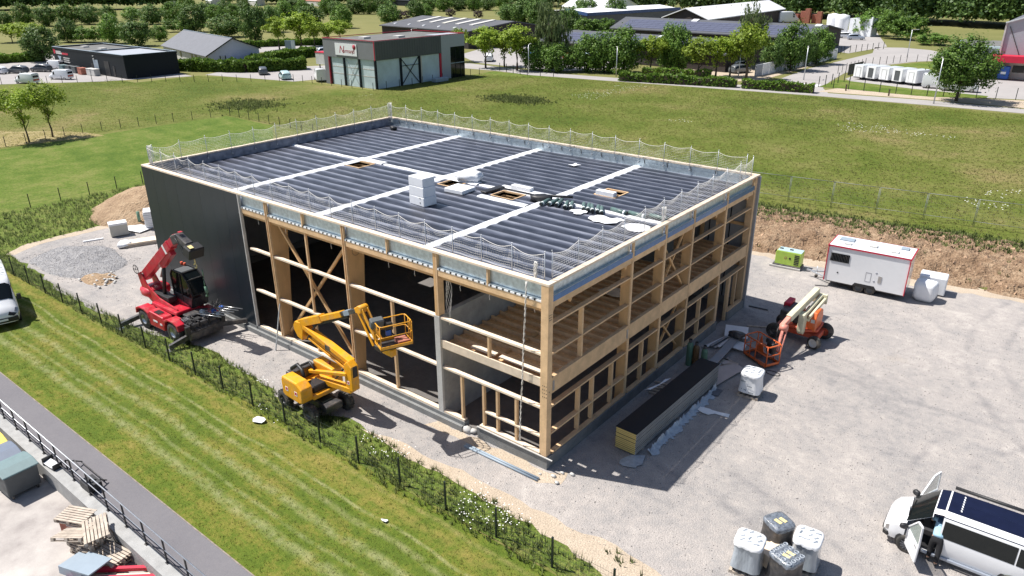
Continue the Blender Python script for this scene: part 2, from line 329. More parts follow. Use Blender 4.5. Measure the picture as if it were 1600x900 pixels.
    def blob(s, c, r, seed=0, amp=.15, sub=2, sq=1.0):
        import bmesh
        bm = bmesh.new(); bmesh.ops.create_icosphere(bm, subdivisions=sub, radius=1); rn = random.Random(seed)
        ph = [rn.uniform(0,6) for _ in range(6)]; vs = []
        for v in bm.verts:
            x,y,z = v.co; e = 1+amp*(math.sin(3*x+ph[0])*math.sin(4*y+ph[1])+.6*math.sin(7*z+ph[2])*math.sin(6*x+ph[3])+.5*math.sin(9*y+ph[4]))
            q = [math.copysign(abs(t)**sq, t) for t in (x,y,z)]
            vs.append((c[0]+q[0]*r[0]*e, c[1]+q[1]*r[1]*e, c[2]+q[2]*r[2]*e))
        fs = [[v.index for v in f.verts] for f in bm.faces]; bm.free()
        return s.add(vs, fs, True)
    def mesh(s, name, m=None):
        me = bpy.data.meshes.new(name); me.from_pydata(s.v, [], s.f)
        me.polygons.foreach_set('use_smooth', s.sm)
        if m: me.materials.append(m)
        me.update(); return me
    def build(s, name, m, parent=None, loc=None, rz=0, bevel=0, seg=1, label=None):
        o = bpy.data.objects.new(name, s.mesh(name, M[m] if isinstance(m, str) else m)); COL.objects.link(o)
        if parent: o.parent = parent
        if loc: o.location = loc
        if rz: o.rotation_euler = (0,0,rz)
        if bevel:
            bv = o.modifiers.new('bevel','BEVEL'); bv.width = bevel; bv.segments = seg; bv.limit_method = 'ANGLE'; bv.angle_limit = .6
        if label: o['label'] = label
        return o

def npmesh(name, V, F, m, smooth=False, nrm=None):
    """V (n,3) array, F (k,3 or 4) array"""
    me = bpy.data.meshes.new(name); k = F.shape[1]
    me.vertices.add(len(V)); me.vertices.foreach_set('co', V.astype(np.float32).ravel())
    me.loops.add(F.size); me.loops.foreach_set('vertex_index', F.astype(np.int32).ravel())
    me.polygons.add(len(F)); me.polygons.foreach_set('loop_start', np.arange(0, F.size, k, dtype=np.int32))
    me.polygons.foreach_set('loop_total', np.full(len(F), k, dtype=np.int32))
    me.polygons.foreach_set('use_smooth', np.full(len(F), smooth or nrm is not None, dtype=bool))
    me.update(calc_edges=True)
    if nrm is not None: me.normals_split_custom_set_from_vertices(nrm.tolist())
    me.materials.append(M[m] if isinstance(m, str) else m); return me
def link(name, me, parent=None, loc=(0,0,0), rz=0, scale=None):
    o = bpy.data.objects.new(name, me); COL.objects.link(o); o.location = loc; o.rotation_euler = (0,0,rz)
    if parent: o.parent = parent
    if scale: o.scale = scale
    return o
def tag(o, label, cat, group=None):
    o['label'] = label; o['category'] = cat
    if group: o['group'] = group
    return o
def thing(name, label, cat, loc=(0,0,0), rz=0, group=None, scale=None):
    o = bpy.data.objects.new(name, None); COL.objects.link(o); o.location = loc; o.rotation_euler = (0,0,rz)
    o.empty_display_size = .3
    if scale: o.scale = (scale,)*3
    return tag(o, label, cat, group)
def kind(o, k='structure'): o['kind'] = k; return o
def dup(root, loc, rz=None, label=None, group=None, scale=None, mats=None):
    def cp(o, par):
        c = o.copy(); COL.objects.link(c); c.parent = par
        for ch in o.children: cp(ch, c)
        return c
    r = cp(root, None); r.location = loc
    if rz is not None: r.rotation_euler = (0,0,rz)
    if label: r['label'] = label
    if group: r['group'] = group
    if scale: r.scale = scale if isinstance(scale, tuple) else (scale,)*3
    return r
def text_mesh(name, txt, size, m, parent, loc, rot, ext=0.004, align='LEFT', shear=0):
    cu = bpy.data.curves.new(name, 'FONT'); cu.body = txt; cu.size = size; cu.extrude = ext; cu.align_x = align; cu.shear = shear
    tmp = bpy.data.objects.new(name, cu); COL.objects.link(tmp)
    me = bpy.data.meshes.new_from_object(tmp); bpy.data.objects.remove(tmp); bpy.data.curves.remove(cu)
    me.materials.clear(); me.materials.append(M[m]); me.name = name
    o = link(name, me, parent, loc); o.rotation_euler = rot; return o
# ---------------------------------------------------------------- ground sheets
def sheet(name, poly, z, m, sub=0):
    me = bpy.data.meshes.new(name); me.from_pydata([(x,y,z) for x,y in poly], [], [list(range(len(poly)))])
    me.update()
    if me.polygons[0].normal.z < 0: me.flip_normals()
    me.materials.append(M[m] if isinstance(m,str) else m)
    return kind(link(name, me))
def jag(pts, amp=.25, step=.7, seed=1):
    r = random.Random(seed); out = []
    for i in range(len(pts)):
        a = Vector(pts[i]); b = Vector(pts[(i+1)%len(pts)]); L = (b-a).length; n = max(1, int(L/step)) if amp else 1
        nrm = Vector((-(b-a).y, (b-a).x)).normalized() if L else Vector((0,0))
        for k in range(n):
            p = a.lerp(b, k/n); 
            if k: p = p + nrm*r.uniform(-amp, amp)
            out.append((p.x, p.y))
    return out
M['meadow'] = ground_mat('meadow_grass', [(.40,(.066,.098,.013)),(.47,(.097,.122,.021)),(.53,(.132,.142,.036)),(.60,(.195,.165,.067))], [(.022,1.4),(.09,1.1),(.5,.6),(3,.35)], bump=.35, bscale=5, bdist=.08, speck=(2.8,.20))
M['farfield'] = ground_mat('far_field_grass', [(.35,(.13,.14,.045)),(.6,(.20,.19,.075)),(.75,(.27,.235,.11))], [(.012,1),(.08,.6),(.5,.3)], bump=.3, bscale=1, bdist=.2)
M['lawn'] = ground_mat('mown_lawn', [(.36,(.062,.100,.013)),(.49,(.100,.138,.019)),(.57,(.155,.160,.030)),(.72,(.26,.21,.065))], [(.35,1),(1.6,1),(7,.7)], bump=.7, bscale=20, bdist=.05, streak=(math.radians(1),1.1,.05,.30), speck=(22,.18), lines=[(-9.05,.38,.60,(.30,.30,.15)),(-7.65,.34,.58,(.30,.30,.15)),(-8.45,.16,.45,(.28,.29,.14)),(-6.75,.24,.55,(.30,.29,.14)),(-5.5,.50,.5,(.29,.22,.07)),(-6.2,.13,.6,(.33,.32,.16)),(-8.2,.18,.45,(.055,.085,.015)),(-7.15,.18,.45,(.055,.09,.015)),(-4.95,.20,.4,(.34,.27,.12))])
M['lawnfar'] = ground_mat('bright_lawn', [(.40,(.062,.108,.013)),(.50,(.098,.142,.022)),(.60,(.155,.172,.045))], [(.08,1),(.4,1),(2,.7)], bump=.6, bscale=9, bdist=.06, streak=(math.radians(14),.35,.12,.2), speck=(5,.2))
M['rough'] = ground_mat('rough_grass', [(.34,(.075,.120,.020)),(.5,(.12,.165,.032)),(.66,(.24,.22,.08))], [(.3,1),(1.5,1),(6,.8)], bump=1, bscale=9, bdist=.12, speck=(9,.3))
M['gravel'] = ground_mat('gravel', [(.36,(.225,.218,.22)),(.455,(.315,.297,.287)),(.54,(.375,.345,.325)),(.64,(.47,.435,.405))], [(.12,1.1),(.6,.8),(2.4,.7),(9,.5)], bump=.9, bscale=16, bdist=.05, speck=(30,.24), blotch=(.22,.66,(.37,.32,.265),.14), streak=(math.radians(35),.5,.3,.12), tracks=[(22,8,9,.5),(2,-14,17,.45),(30,24,17,.5),(12,40,24,.4),(-30,-22,19,.4)])
M['concyard'] = ground_mat('concrete_yard', [(.36,(.27,.245,.235)),(.5,(.40,.37,.35)),(.64,(.50,.47,.44))], [(.25,1),(1.2,.6)], bump=.2, bscale=30, bdist=.01, streak=(math.radians(70),.5,.25,.3), speck=(30,.05))
M['grit'] = ground_mat('gravel_sandy', [(.3,(.38,.31,.235)),(.7,(.50,.42,.33))], [(.6,1),(4,.7)], bump=.8, bscale=14, bdist=.05, speck=(20,.22))

M['drygrass'] = ground_mat('dry_grass',[(.38,(.16,.15,.045)),(.5,(.27,.22,.10)),(.62,(.36,.30,.17))],[(.3,1),(1.5,1),(5,.6)],bump=.4,speck=(5,.2))
sheet('ground', [(-60,-12.5),(2500,-12.5),(2500,2500),(-2500,2500),(-2500,-2500),(-60,-2500)], -.03, 'farfield')
sheet('yard_lower', [(-60,-12.5),(-60,-300),(300,-300),(300,-12.5)], -.72, 'concyard')
# meadow behind, up to the road
mead = [(-135,-4.6),(-56,-4.6),(-45,-4.6),(40,-4.6),(140,-4.6),(140,103.8),(5,104.2),(-23,103.6),(-57,99.9),(-71,98),(-80,99),(-84.5,94),(-84.5,66),(-104.5,65.8),(-127,58.6),(-127,46),(-160,46.5)]
sheet('meadow', mead, -.022, 'meadow')
sheet('lawn_far', jag([(-84,-4.6),(-56,-4.6),(-45.4,-4.5),(-45.0,8),(-46,20),(-71,36.6),(-82.3,36.8)], .12, 1.5, 3), -.014, 'lawnfar')
sheet('rough_grass_verge', jag([(-55.4,-4.6),(-40,-4.6),(-36,6),(-34,24),(-46,26),(-55.6,14)], .3, 1, 4), -.010, 'rough')
sheet('lawn', [(-135,-10.65),(7.5,-10.65),(7.5,-4.4),(-20,-4.55),(-40,-4.95),(-135,-5.2)], -.012, 'lawn')
sheet('fence_strip', jag([(-45,-5.0),(-20,-4.6),(8,-4.3),(8,-1.9),(5.5,-2.2),(2.7,-2.6),(-3,-2.45),(-9,-2.45),(-12,-3.3),(-16,-3.1),(-20,-2.8),(-25,-3.7),(-34,-4.2),(-44.5,-3.4)], .07, .8, 5), -.004, 'rough')
# side road and dry verge at the far left
sheet('road', [(-84.9,6.3),(-91,10.2),(-96,9.4),(-200,2),(-200,-30),(-86,-4.8)], -.006, 'asphalt')
sheet('verge', jag([(-84.5,4),(-84.2,12),(-82,20),(-88,18.5),(-96,13),(-120,12),(-120,6),(-91,9)], .4, 2, 44), -.010, 'drygrass')
# construction yard
yard = jag([(-44.6,-3.7),(-39.8,-3.8),(-33.8,-4.4),(-27.2,-4.1),(-24.6,-3.9),(-19.9,-2.8),(-15.4,-3.0),(-11.7,-3.6),(-9,-2.5),(-5.8,-2.6),(.4,-2.65),(2.7,-2.7),(4.4,-2.1),(6.5,-2.4),(9,-6),(60,-12),(60,34),(13,30.9),(6.3,29.5),(.3,29.1),(-3.2,28.8),(-15,27.5),(-34,24),(-44.5,9),(-45.3,4.2),(-45.1,.6),(-45.7,-1.4)], .22, .7, 9)
sheet('gravel_yard', yard, 0, 'gravel')
sheet('gravel_margin', jag([(-8,-2.75),(-5.8,-2.9),(.4,-3.0),(2.7,-3.1),(4.2,-3.3),(7.2,-4.3),(8.6,-5.0),(9.5,-4.6),(7.2,-2.5),(4.5,-2.0),(2.6,-2.3),(.5,-2.2),(-3,-2.3),(-6,-2.35)], .13, .5, 12), .004, 'grit')
sheet('gravel_margin', jag([(-45.9,6.5),(-45.9,-2),(-44.6,-3.9),(-44.0,-3.5),(-45.0,-1.5),(-44.9,3),(-44.3,8),(-44,9)], .13, .5, 13), .004, 'grit')
sheet('gravel_margin', jag([(-10,27.9),(-3.2,28.5),(6,29.1),(13,30.4),(30,32.3),(30,33.5),(13,31.6),(.3,30.2),(-10,29.2)], .25, .6, 14), .004, 'grit')
sheet('gravel_margin', jag([(-6.0,-.85),(-5.7,-.25),(-3,-.2),(.35,-.2),(.9,.3),(1.1,-.5),(.3,-1.0),(-1.5,-.9),(-3.5,-.65)], .1, .4, 15), .004, 'grit')
# asphalt path, kerb, parapet wall of the lower yard
sheet('path', [(-60,-10.62),(9,-10.62),(9,-12.02),(-60,-12.02)], -.004, 'asphalt')
M['brownkerb'] = mat('kerb_stone',(.24,.20,.17),.9,var=.3,scale=3)
kb = MB()
for i in range(66): kb.box(-58+i, -10.64, -.02, -57.008+i, -10.595, .008)
kind(kb.build('kerb', 'brownkerb'))
wt = MB(); wt.box(-60,-12.5,-.72, 9,-12.02,.03)
rw = wt.build('retaining_wall', 'conc'); tag(rw, 'low concrete retaining wall along the asphalt path above the loading yard', 'wall')
# handrail on the wall
hr = thing('handrail', 'grey galvanised handrail running along the asphalt path above the loading yard', 'railing', (0,-12.1,0.03))
for i in range(48):
    x = -60 + i*1.42 + .55
    if x > 1: break
    b = MB(); b.bar((x,0,0),(x,0,1.02),.06,.02,up=(1,0,0)); b.cbox((x,0,.012),(.14,.10,.02)); b.build('post','steel',hr)
for z, r, n_, m_ in ((1.04,.028,'top_rail','galvpost'),(.56,.018,'middle_rail','galvpost'),(.16,.016,'bottom_rail','steel')):
    b = MB(); b.tube((-60,0,z),(1,0,z),r,6); b.build(n_, m_, hr)

# soil bank on the far right with grassy crest
def bank(name, x0,x1,y0,y1, hfun, m, step=.22):
    nx = int((x1-x0)/step)+1; ny = int((y1-y0)/step)+1
    X,Y = np.meshgrid(np.linspace(x0,x1,nx), np.linspace(y0,y1,ny)); Z = hfun(X,Y)
    V = np.stack([X.ravel(),Y.ravel(),Z.ravel()],1)
    i = np.arange(nx*ny).reshape(ny,nx); F = np.stack([i[:-1,:-1].ravel(),i[:-1,1:].ravel(),i[1:,1:].ravel(),i[1:,:-1].ravel()],1)
    return link(name, npmesh(name, V, F, m, True))
def vnoise(X,Y,f,seed):
    r = np.random.RandomState(seed); T = r.rand(64,64); x = X*f+100; y = Y*f+100; xi = np.floor(x).astype(int); yi = np.floor(y).astype(int); u = x-xi; v = y-yi
    u = u*u*(3-2*u); v = v*v*(3-2*v); g = lambda a,b: T[a%64,b%64]
    return (g(xi,yi)*(1-u)+g(xi+1,yi)*u)*(1-v)+(g(xi,yi+1)*(1-u)+g(xi+1,yi+1)*u)*v
def hb(X,Y):
    yb = 29.35+.115*X.clip(-30,60)+.5*vnoise(X,Y,.4,3); t = ((Y-yb)/3.2).clip(0,1); t2 = ((41.2+.12*X-Y)/5.5).clip(0,1)
    base = 1.05*np.minimum(t*t*(3-2*t), t2)
    ed = (t*4).clip(0,1)*(t2*3).clip(0,1)
    cl = .34*(vnoise(X,Y,1.1,5)-.4)+.30*(vnoise(X,Y,2.7,6)-.5)+.12*(vnoise(X,Y,5.5,7)-.5)
    return np.where((t>0)&(t2>0), base+ed*cl, -.1)
M['clods'] = ground_mat('clod_soil', [(.32,(.13,.082,.050)),(.46,(.24,.158,.10)),(.57,(.33,.235,.155)),(.70,(.43,.33,.225))], [(.7,1),(3,1),(9,.7)], bump=1, bscale=7, bdist=.2, speck=(12,.25))
kind(bank('soil_bank', -22, 34, 26, 46, hb, 'clods', .2))
def mound_h(cx,cy,rx,ry,h,s):
    def f(X,Y):
        d = np.sqrt(((X-cx)/rx)**2+((Y-cy)/ry)**2)+.25*(vnoise(X,Y,.5,s)-.5); t = (1-d).clip(0,1)
        return np.where(d<1, h*t**.8+.16*(vnoise(X,Y,2.2,s+1)-.5)*(t*4).clip(0,1), -.08)
    return f
tag(bank('earth_mound', -55,-39,2,17, mound_h(-46.8,9.2,6.6,5.4,2.1,21),'dirt',.2), 'mound of light brown excavated earth behind the dark end wall', 'mound')
tag(bank('gravel_heap', -45,-33,-5,3, mound_h(-39.2,-1.2,4.2,2.6,.5,31),
   ground_mat('grey_gravel_heap', [(.3,(.21,.21,.225)),(.5,(.31,.305,.31)),(.7,(.42,.40,.39))], [(2,1),(9,1.2)], bump=1, bscale=11, bdist=.15, speck=(14,.3)),.12), 'low heap of dark grey crushed stone at the corner of the yard', 'gravel heap')
tag(bank('rubble_heap', -37,-32,-3.6,0, mound_h(-34.6,-1.9,1.5,1.0,.2,41),'dirt',.12), 'small sandy rubble heap beside the grey stone heap', 'rubble')

# grass tufts (nobody could count them)
def tufts(name, pts, h, wd, nb, m, seed=0, lean=.5, hs=None, xmat=None):
    r = np.random.RandomState(seed); n = len(pts); P = np.repeat(pts, nb, 0); k = len(P)
    a = r.rand(k)*6.283; b = r.rand(k)*6.283; H = (hs.repeat(nb) if hs is not None else np.full(k,h))*(.6+.7*r.rand(k)); L = lean*r.rand(k)*H
    off = np.stack([np.cos(b),np.sin(b),np.zeros(k)],1)*(r.rand(k)*wd*2.2)[:,None]
    base = P+off; d = np.stack([np.cos(a),np.sin(a),np.zeros(k)],1)*(wd/2)
    tip = base + np.stack([np.cos(b)*L, np.sin(b)*L, H],1)
    V = np.stack([base-d, base+d, tip],1).reshape(-1,3); F = np.arange(len(V)).reshape(-1,3)
    return kind(link(name, npmesh(name, V, F, m)), 'stuff')
def scatter(n, x0,x1,y0,y1, seed, fn=None, z=0.):
    r = np.random.RandomState(seed); p = np.stack([x0+(x1-x0)*r.rand(n), y0+(y1-y0)*r.rand(n), np.full(n,z)],1)
    return p[fn(p[:,0],p[:,1])] if fn else p
M['gtall'] = leaf_mat('tall_grass', (.085,.135,.028), (.24,.28,.11), .3, 1.2)
M['gmead'] = leaf_mat('meadow_blades', (.085,.115,.017), (.20,.185,.062), .12, .9)
M['glawn'] = leaf_mat('lawn_blades', (.075,.115,.013), (.20,.21,.042), .1, 1.0)
M['seed'] = leaf_mat('seed_heads',(.18,.16,.07),(.32,.25,.14),.1,.8)
M['flower'] = mat('white_daisy', (.85,.85,.82), .7)
def strip(x,y):
    lo = -4.75+.02*x.clip(-60,0)*.5
    hi = np.interp(x,[-45,-33.8,-27.2,-24.6,-19.9,-15.4,-11.7,-9,-5.8,.4,2.7,4.4,6.5],[-3.6,-4.2,-3.9,-3.6,-2.7,-2.9,-3.3,-2.6,-2.7,-2.8,-3.2,-3.3,-3.9])
    d = vnoise(x,y,.5,8)
    return (y>lo)&(y<hi-.15*d)&(np.random.RandomState(3).rand(len(x))<.35+.9*d)
tufts('fence_grass', scatter(4600,-50,4.5,-5.1,-2.3,5,strip), .25,.03,8,'gtall',1,.6)
p = scatter(5200,-50,4,-5.0,-2.6,15,lambda x,y: strip(x,y)&(vnoise(x,y,.35,77)>.66)&(x>-16))
p = p[np.random.RandomState(2).rand(len(p))<.36]; p[:,2] = .28+.25*np.random.RandomState(4).rand(len(p))
r_ = np.random.RandomState(9); q = np.repeat(p,2,0)+np.concatenate([r_.randn(len(p)*2,2)*.10,(r_.rand(len(p)*2,1)-.5)*.2],1)
V = (q[:,None,:]+np.array([[-.019,-.019,0],[.019,-.019,.006],[.019,.019,0],[-.019,.019,.006]])[None]).reshape(-1,3)
kind(link('daisies', npmesh('daisies', V, np.arange(len(V)).reshape(-1,4), 'flower')), 'stuff')
tufts('lawn_grass', scatter(16000,-48,6.5,-10.55,-4.7,6), .035,.022,4,'glawn',2,.9)
def inmead(x,y):
    ok = (y>41.8+.12*x)|(x<-20)
    ok &= ~((x<-71)&(y<37)) & ~((x<-45)&(y<.9*(x+84)+36.8)&(y<36.8)) & (y<np.interp(x,[-84,-71,-57,-23,5,60],[93,97,99,103,103.6,103.6]))
    bl = (x>-31)&(x<1)&(y<20)
    ok &= ~bl & ~((x<-84.3)&(y>45)) & ~((x>-46)&(y<28+.1*x))
    return ok
tufts('meadow_grass', scatter(100000,-84,46,12,103.5,7,inmead), .075,.06,3,'gmead',3,1.2)
pz = scatter(26000,-84,46,12,103.5,71,lambda x,y: inmead(x,y)&(vnoise(x,y,.045,61)+.25*vnoise(x,y,.2,62)>.72))
tufts('meadow_seed_heads', pz+np.array([0,0,.10]), .10,.05,3,'seed',31,.5)
pz = scatter(9000,-80,10,50,98,72,lambda x,y: inmead(x,y)&(vnoise(x,y,.10,65)+.15*vnoise(x,y,.6,66)>.93)); pz[:,2] = .3
V = (pz[:,None,:]+np.array([[-.05,-.05,0],[.05,-.05,.01],[.05,.05,0],[-.05,.05,.01]])[None]).reshape(-1,3)
kind(link('meadow_flowers', npmesh('meadow_flowers', V, np.arange(len(V)).reshape(-1,4), 'flower')), 'stuff')
tufts('tall_green_clumps', np.concatenate([np.random.RandomState(73).randn(1300,3)*[2.6,1.5,0]+[-58.5,72.5,0], np.random.RandomState(74).randn(900,3)*[2.6,2.2,0]+[-88,44,0]]), .26,.12,5,'gtall',32,.5)
tufts('far_meadow_grass', scatter(24000,-135,-84,-4,58,8,lambda x,y:(y<46)|(x>-126)), .05,.08,3,'gmead',4,1.5)
tufts('rough_verge_grass', scatter(6000,-55.5,-34,-4.5,22,9,lambda x,y:(x<-45.8-.02*y)|((y>8)&(x<-44.5+.8*(y-8)))), .26,.05,6,'gtall',5,.6)
def onbank(x,y): return (y>33.6+.11*x+2.0*vnoise(x,y,.5,55))&(y<42+.12*x)
pb = scatter(9000,-22,34,30,46,10,onbank); pb[:,2] = hb(pb[:,0],pb[:,1]).clip(0,3)
tufts('bank_grass', pb, .22,.07,6,'gtall',6,.6)
pb = scatter(900,-22,34,29,40,11,lambda x,y:(vnoise(x,y,.6,91)>.72)&(y>29.8+.115*x)); pb[:,2] = hb(pb[:,0],pb[:,1]).clip(0,3)
tufts('bank_weeds', pb, .25,.06,5,'gtall',7,.8)
pw = scatter(260,3.5,9.5,-4.6,-2.3,12,lambda x,y:(abs(y-(-2.1-.42*(x-4)))<.28)&(vnoise(x,y,1.1,13)>.45))
tufts('corner_weeds', pw, .22,.05,7,'gtall',8,.8)
# loose stones lying on the yard
def stones(name, pts, s0, s1, m, seed):
    r = np.random.RandomState(seed); n = len(pts); B = np.array([[1,0,-.3],[-.5,.87,-.3],[-.5,-.87,-.3],[.1,.1,.9]]); 
    S = (s0+(s1-s0)*r.rand(n)**2)[:,None,None]; a = r.rand(n)*6.28; c, s_ = np.cos(a), np.sin(a)
    R = np.zeros((n,3,3)); R[:,0,0]=c; R[:,0,1]=-s_; R[:,1,0]=s_; R[:,1,1]=c; R[:,2,2]=1
    V = np.einsum('nij,kj->nki', R, B)*S*np.array([1,1,.7])+pts[:,None,:]+r.randn(n,4,3)*S*.15
    F = (np.array([[0,1,3],[1,2,3],[2,0,3]])[None]+np.arange(n)[:,None,None]*4).reshape(-1,3)
    return kind(link(name, npmesh(name, V.reshape(-1,3), F, m)), 'stuff')
M['stone'] = mat('loose_stone', (.27,.255,.25), .95, var=.2, isl=.45)
outb = lambda x,y: ~((x>-29.5)&(x<.2)&(y>-.2)&(y<19.8))&(y>np.interp(x,[-45,-20,-12,-5,3,8,9.5,12],[-3.4,-2.6,-3.2,-2.4,-2.4,-2.8,-6,-8]))&(y<29+.11*x)
stones('loose_gravel', scatter(60000,-44,15,-8,26,16,outb), .012,.048,'stone',17)
pts = scatter(2600,-43,-35.5,-3.6,1.6,18); pts[:,2] = mound_h(-39.2,-1.2,4.2,2.6,.5,31)(pts[:,0],pts[:,1]).clip(0,2)
stones('heap_stones', pts, .02,.055,'stone',19)
pts = scatter(5200,-22,34,29,38.5,20,lambda x,y:(y>29.8+.115*x)); pts[:,2] = hb(pts[:,0],pts[:,1]).clip(0,3)
M['clod'] = mat('soil_clod', (.30,.20,.13), .95, var=.25, isl=.45)
stones('soil_clods', pts, .05,.22,'clod',21)
# ---------------------------------------------------------------- the timber hall
def membrane():
    m = bpy.data.materials.new('bitumen_membrane'); m.use_nodes = True
    n = m.node_tree.nodes; l = m.node_tree.links; b = n['Principled BSDF']; b.inputs['Roughness'].default_value = .42
    tc = n.new('ShaderNodeTexCoord'); oi = n.new('ShaderNodeObjectInfo')
    mp = n.new('ShaderNodeMapping'); mp.inputs['Scale'].default_value = (.35,1,1); l.new(tc.outputs['Object'], mp.inputs[0])
    ad = n.new('ShaderNodeVectorMath'); ad.operation = 'ADD'; l.new(mp.outputs[0], ad.inputs[0]); l.new(oi.outputs['Location'], ad.inputs[1])
    nz = n.new('ShaderNodeTexNoise'); nz.inputs['Scale'].default_value = 2.4; nz.inputs['Detail'].default_value = 6; l.new(ad.outputs[0], nz.inputs['Vector'])
    # colour grows paler towards the lap of every sheet, varied by noise
    sp = n.new('ShaderNodeSeparateXYZ'); l.new(tc.outputs['Object'], sp.inputs[0])
    mr = n.new('ShaderNodeMapRange'); mr.inputs['From Min'].default_value = .22; mr.inputs['From Max'].default_value = .70; l.new(sp.outputs['Y'], mr.inputs[0])
    mr.interpolation_type = 'SMOOTHSTEP'
    mu = n.new('ShaderNodeMath'); mu.operation = 'MULTIPLY_ADD'; mu.inputs[1].default_value = .62; l.new(nz.outputs[0], mu.inputs[0])
    m2 = n.new('ShaderNodeMath'); m2.operation = 'MULTIPLY'; m2.inputs[1].default_value = .50; l.new(mr.outputs[0], m2.inputs[0]); l.new(m2.outputs[0], mu.inputs[2])
    rp = n.new('ShaderNodeValToRGB'); l.new(mu.outputs[0], rp.inputs[0]); e = rp.color_ramp.elements
    e[0].position = .28; e[0].color = (.016,.019,.030,1); e[1].position = .92; e[1].color = (.27,.285,.345,1)
    x = e.new(.60); x.color = (.075,.082,.112,1)
    l.new(rp.outputs[0], b.inputs['Base Color']); return m
M['membrane'] = membrane()
H = thing('timber_hall', 'unfinished two-storey timber-frame hall with dark roof membrane and one dark clad end', 'building')
XL, YB = -29.4, 19.6
def hb_(name, m, x0,y0,z0,x1,y1,z1, bevel=0):
    """box part with its own origin at its lower corner"""
    return MB().box(0,0,0,x1-x0,y1-y0,z1-z0).build(name, m, H, (x0,y0,z0), bevel=bevel)
# floor, plinths
hb_('floor_slab','floor', XL+.1,.2,-.02, -.1,YB-.1,.03)
hb_('plinth','plinth', -29.3,-.10,-.05, -4.25,.20,.44)
hb_('plinth','plinth', -29.3,-.24,-.05, -4.30,-.105,.27)
hb_('plinth','plinth', -3.5,-.12,-.05, .14,.20,.56)
hb_('plinth','plinth', -.14,.21,-.05, .14,15.8,.52)
hb_('plinth','plinth', -.14,17.25,-.05, .14,YB,.52)
hb_('plinth','plinth', XL+.05,YB-.2,-.05, -.15,YB+.06,.44)
hb_('plinth','plinth', XL+.02,.21,-.05, XL+.25,YB-.21,.44)
hb_('plinth_flashing','conclight', -3.5,-.17,.562, .42,-.122,.60)
# sill plates
for a, b in ((-19.3,-5.75),): hb_('sill_plate','woodlight', a,-.06,.442, b,.16,.53)
hb_('sill_plate','woodlight', -5.5,-.06,.442,-4.3,.16,.53)
hb_('sill_plate','woodlight', -3.4,-.08,.562,-.2,.14,.65)
for a, b in ((.3,6.0),(6.2,8.9),(9.1,11.75),(11.95,15.6),(17.3,19.3)): hb_('sill_plate','wood', -.10,a,.522, .10,b,.60)
# glulam portal columns on the long side and rafters under the roof
for x in (-23.1,-17.25,-11.38):
    b = MB(); b.prism([(.05,0),(.50,0),(1.02,6.3),(1.9,6.85),(1.9,7.18),(.05,7.18)],'x',-.10,.10)
    b.build('portal_column','glulam',H,(x,0,.03))
    b = MB(); b.box(-.10,1.91,6.35,.10,YB-1.9,7.18).build('rafter','glulam',H,(x,0,.03))
    b = MB(); b.prism([(YB-.15,0),(YB-.6,0),(YB-1.1,6.3),(YB-1.9,6.85),(YB-1.9,7.18),(YB-.15,7.18)],'x',-.10,.10)
    b.build('portal_column','glulam',H,(x,0,.03))
    for dx in (-.10,.04): hb_('edge_stud','wood', x+dx,-.06,.531, x+dx+.055,.045,7.88)
MB().box(-.10,.3,6.6,.10,YB-.3,7.18).build('rafter','glulam',H,(-5.65,0,0))
# corner post and upper post on the concrete wall
hb_('corner_post','wood', -.26,-.08,.562, .08,.22,7.9, .008)
hb_('edge_post','glulam', -5.74,-.05,5.12, -5.62,.30,7.88); hb_('edge_post','wood', -5.61,-.05,5.12, -5.53,.30,7.88)
hb_('corner_post','wood', -.3,YB-.34,.53, .06,YB-.07,7.9)
for x in (-29.2,): hb_('corner_post','wood', x,.05,.45, x+.25,.3,7.2)
# concrete partition wall
hb_('partition_wall','conc', -5.78,.06,.031, -5.53,YB-.25,5.10)
hb_('wall_end','conclight', -5.80,-.07,.031, -5.51,.055,5.10)
# long side rails
fr = [(-19.2,-17.36),(-17.14,-11.49),(-11.27,-5.76)]
for a, b in fr:
    for z in (5.08,2.73): hb_('rail','woodlight', a,-.02,z-.10, b,.17,z, .006)
hb_('rail','woodlight', -5.50,-.02,4.98, -.27,.17,5.08,.006); hb_('rail','woodlight', -5.50,-.02,2.64, -.27,.17,2.74,.006)
hb_('rail','woodlight', -3.14,-.02,1.32, -.27,.15,1.40,.006)
for x, z0, z1 in ((-4.45,.53,2.63),(-3.24,.651,2.63),(-2.50,.651,2.63),(-1.52,.651,2.63),(-2.90,4.02,4.97),(-8.52,.531,4.97)):
    hb_('stud','wood', x-.05,0,z0, x+.05,.14,z1)
hb_('stud','wood', -14.38,.02,.531, -14.29,.13,6.95)
for p, q in (((-17.0,.30,7.0),(-11.5,.30,.7)),((-17.1,.40,.7),(-11.6,.40,6.9))):
    MB().bar((0,0,0), Vector(q)-Vector(p), .12,.12).build('brace','glulam',H,p)
# long side: mezzanine edge beam
hb_('edge_beam','woodlight', -5.50,-.03,3.66, -.27,.03,4.02); hb_('edge_beam','wood', -5.50,.035,3.60, -.27,.11,3.93)
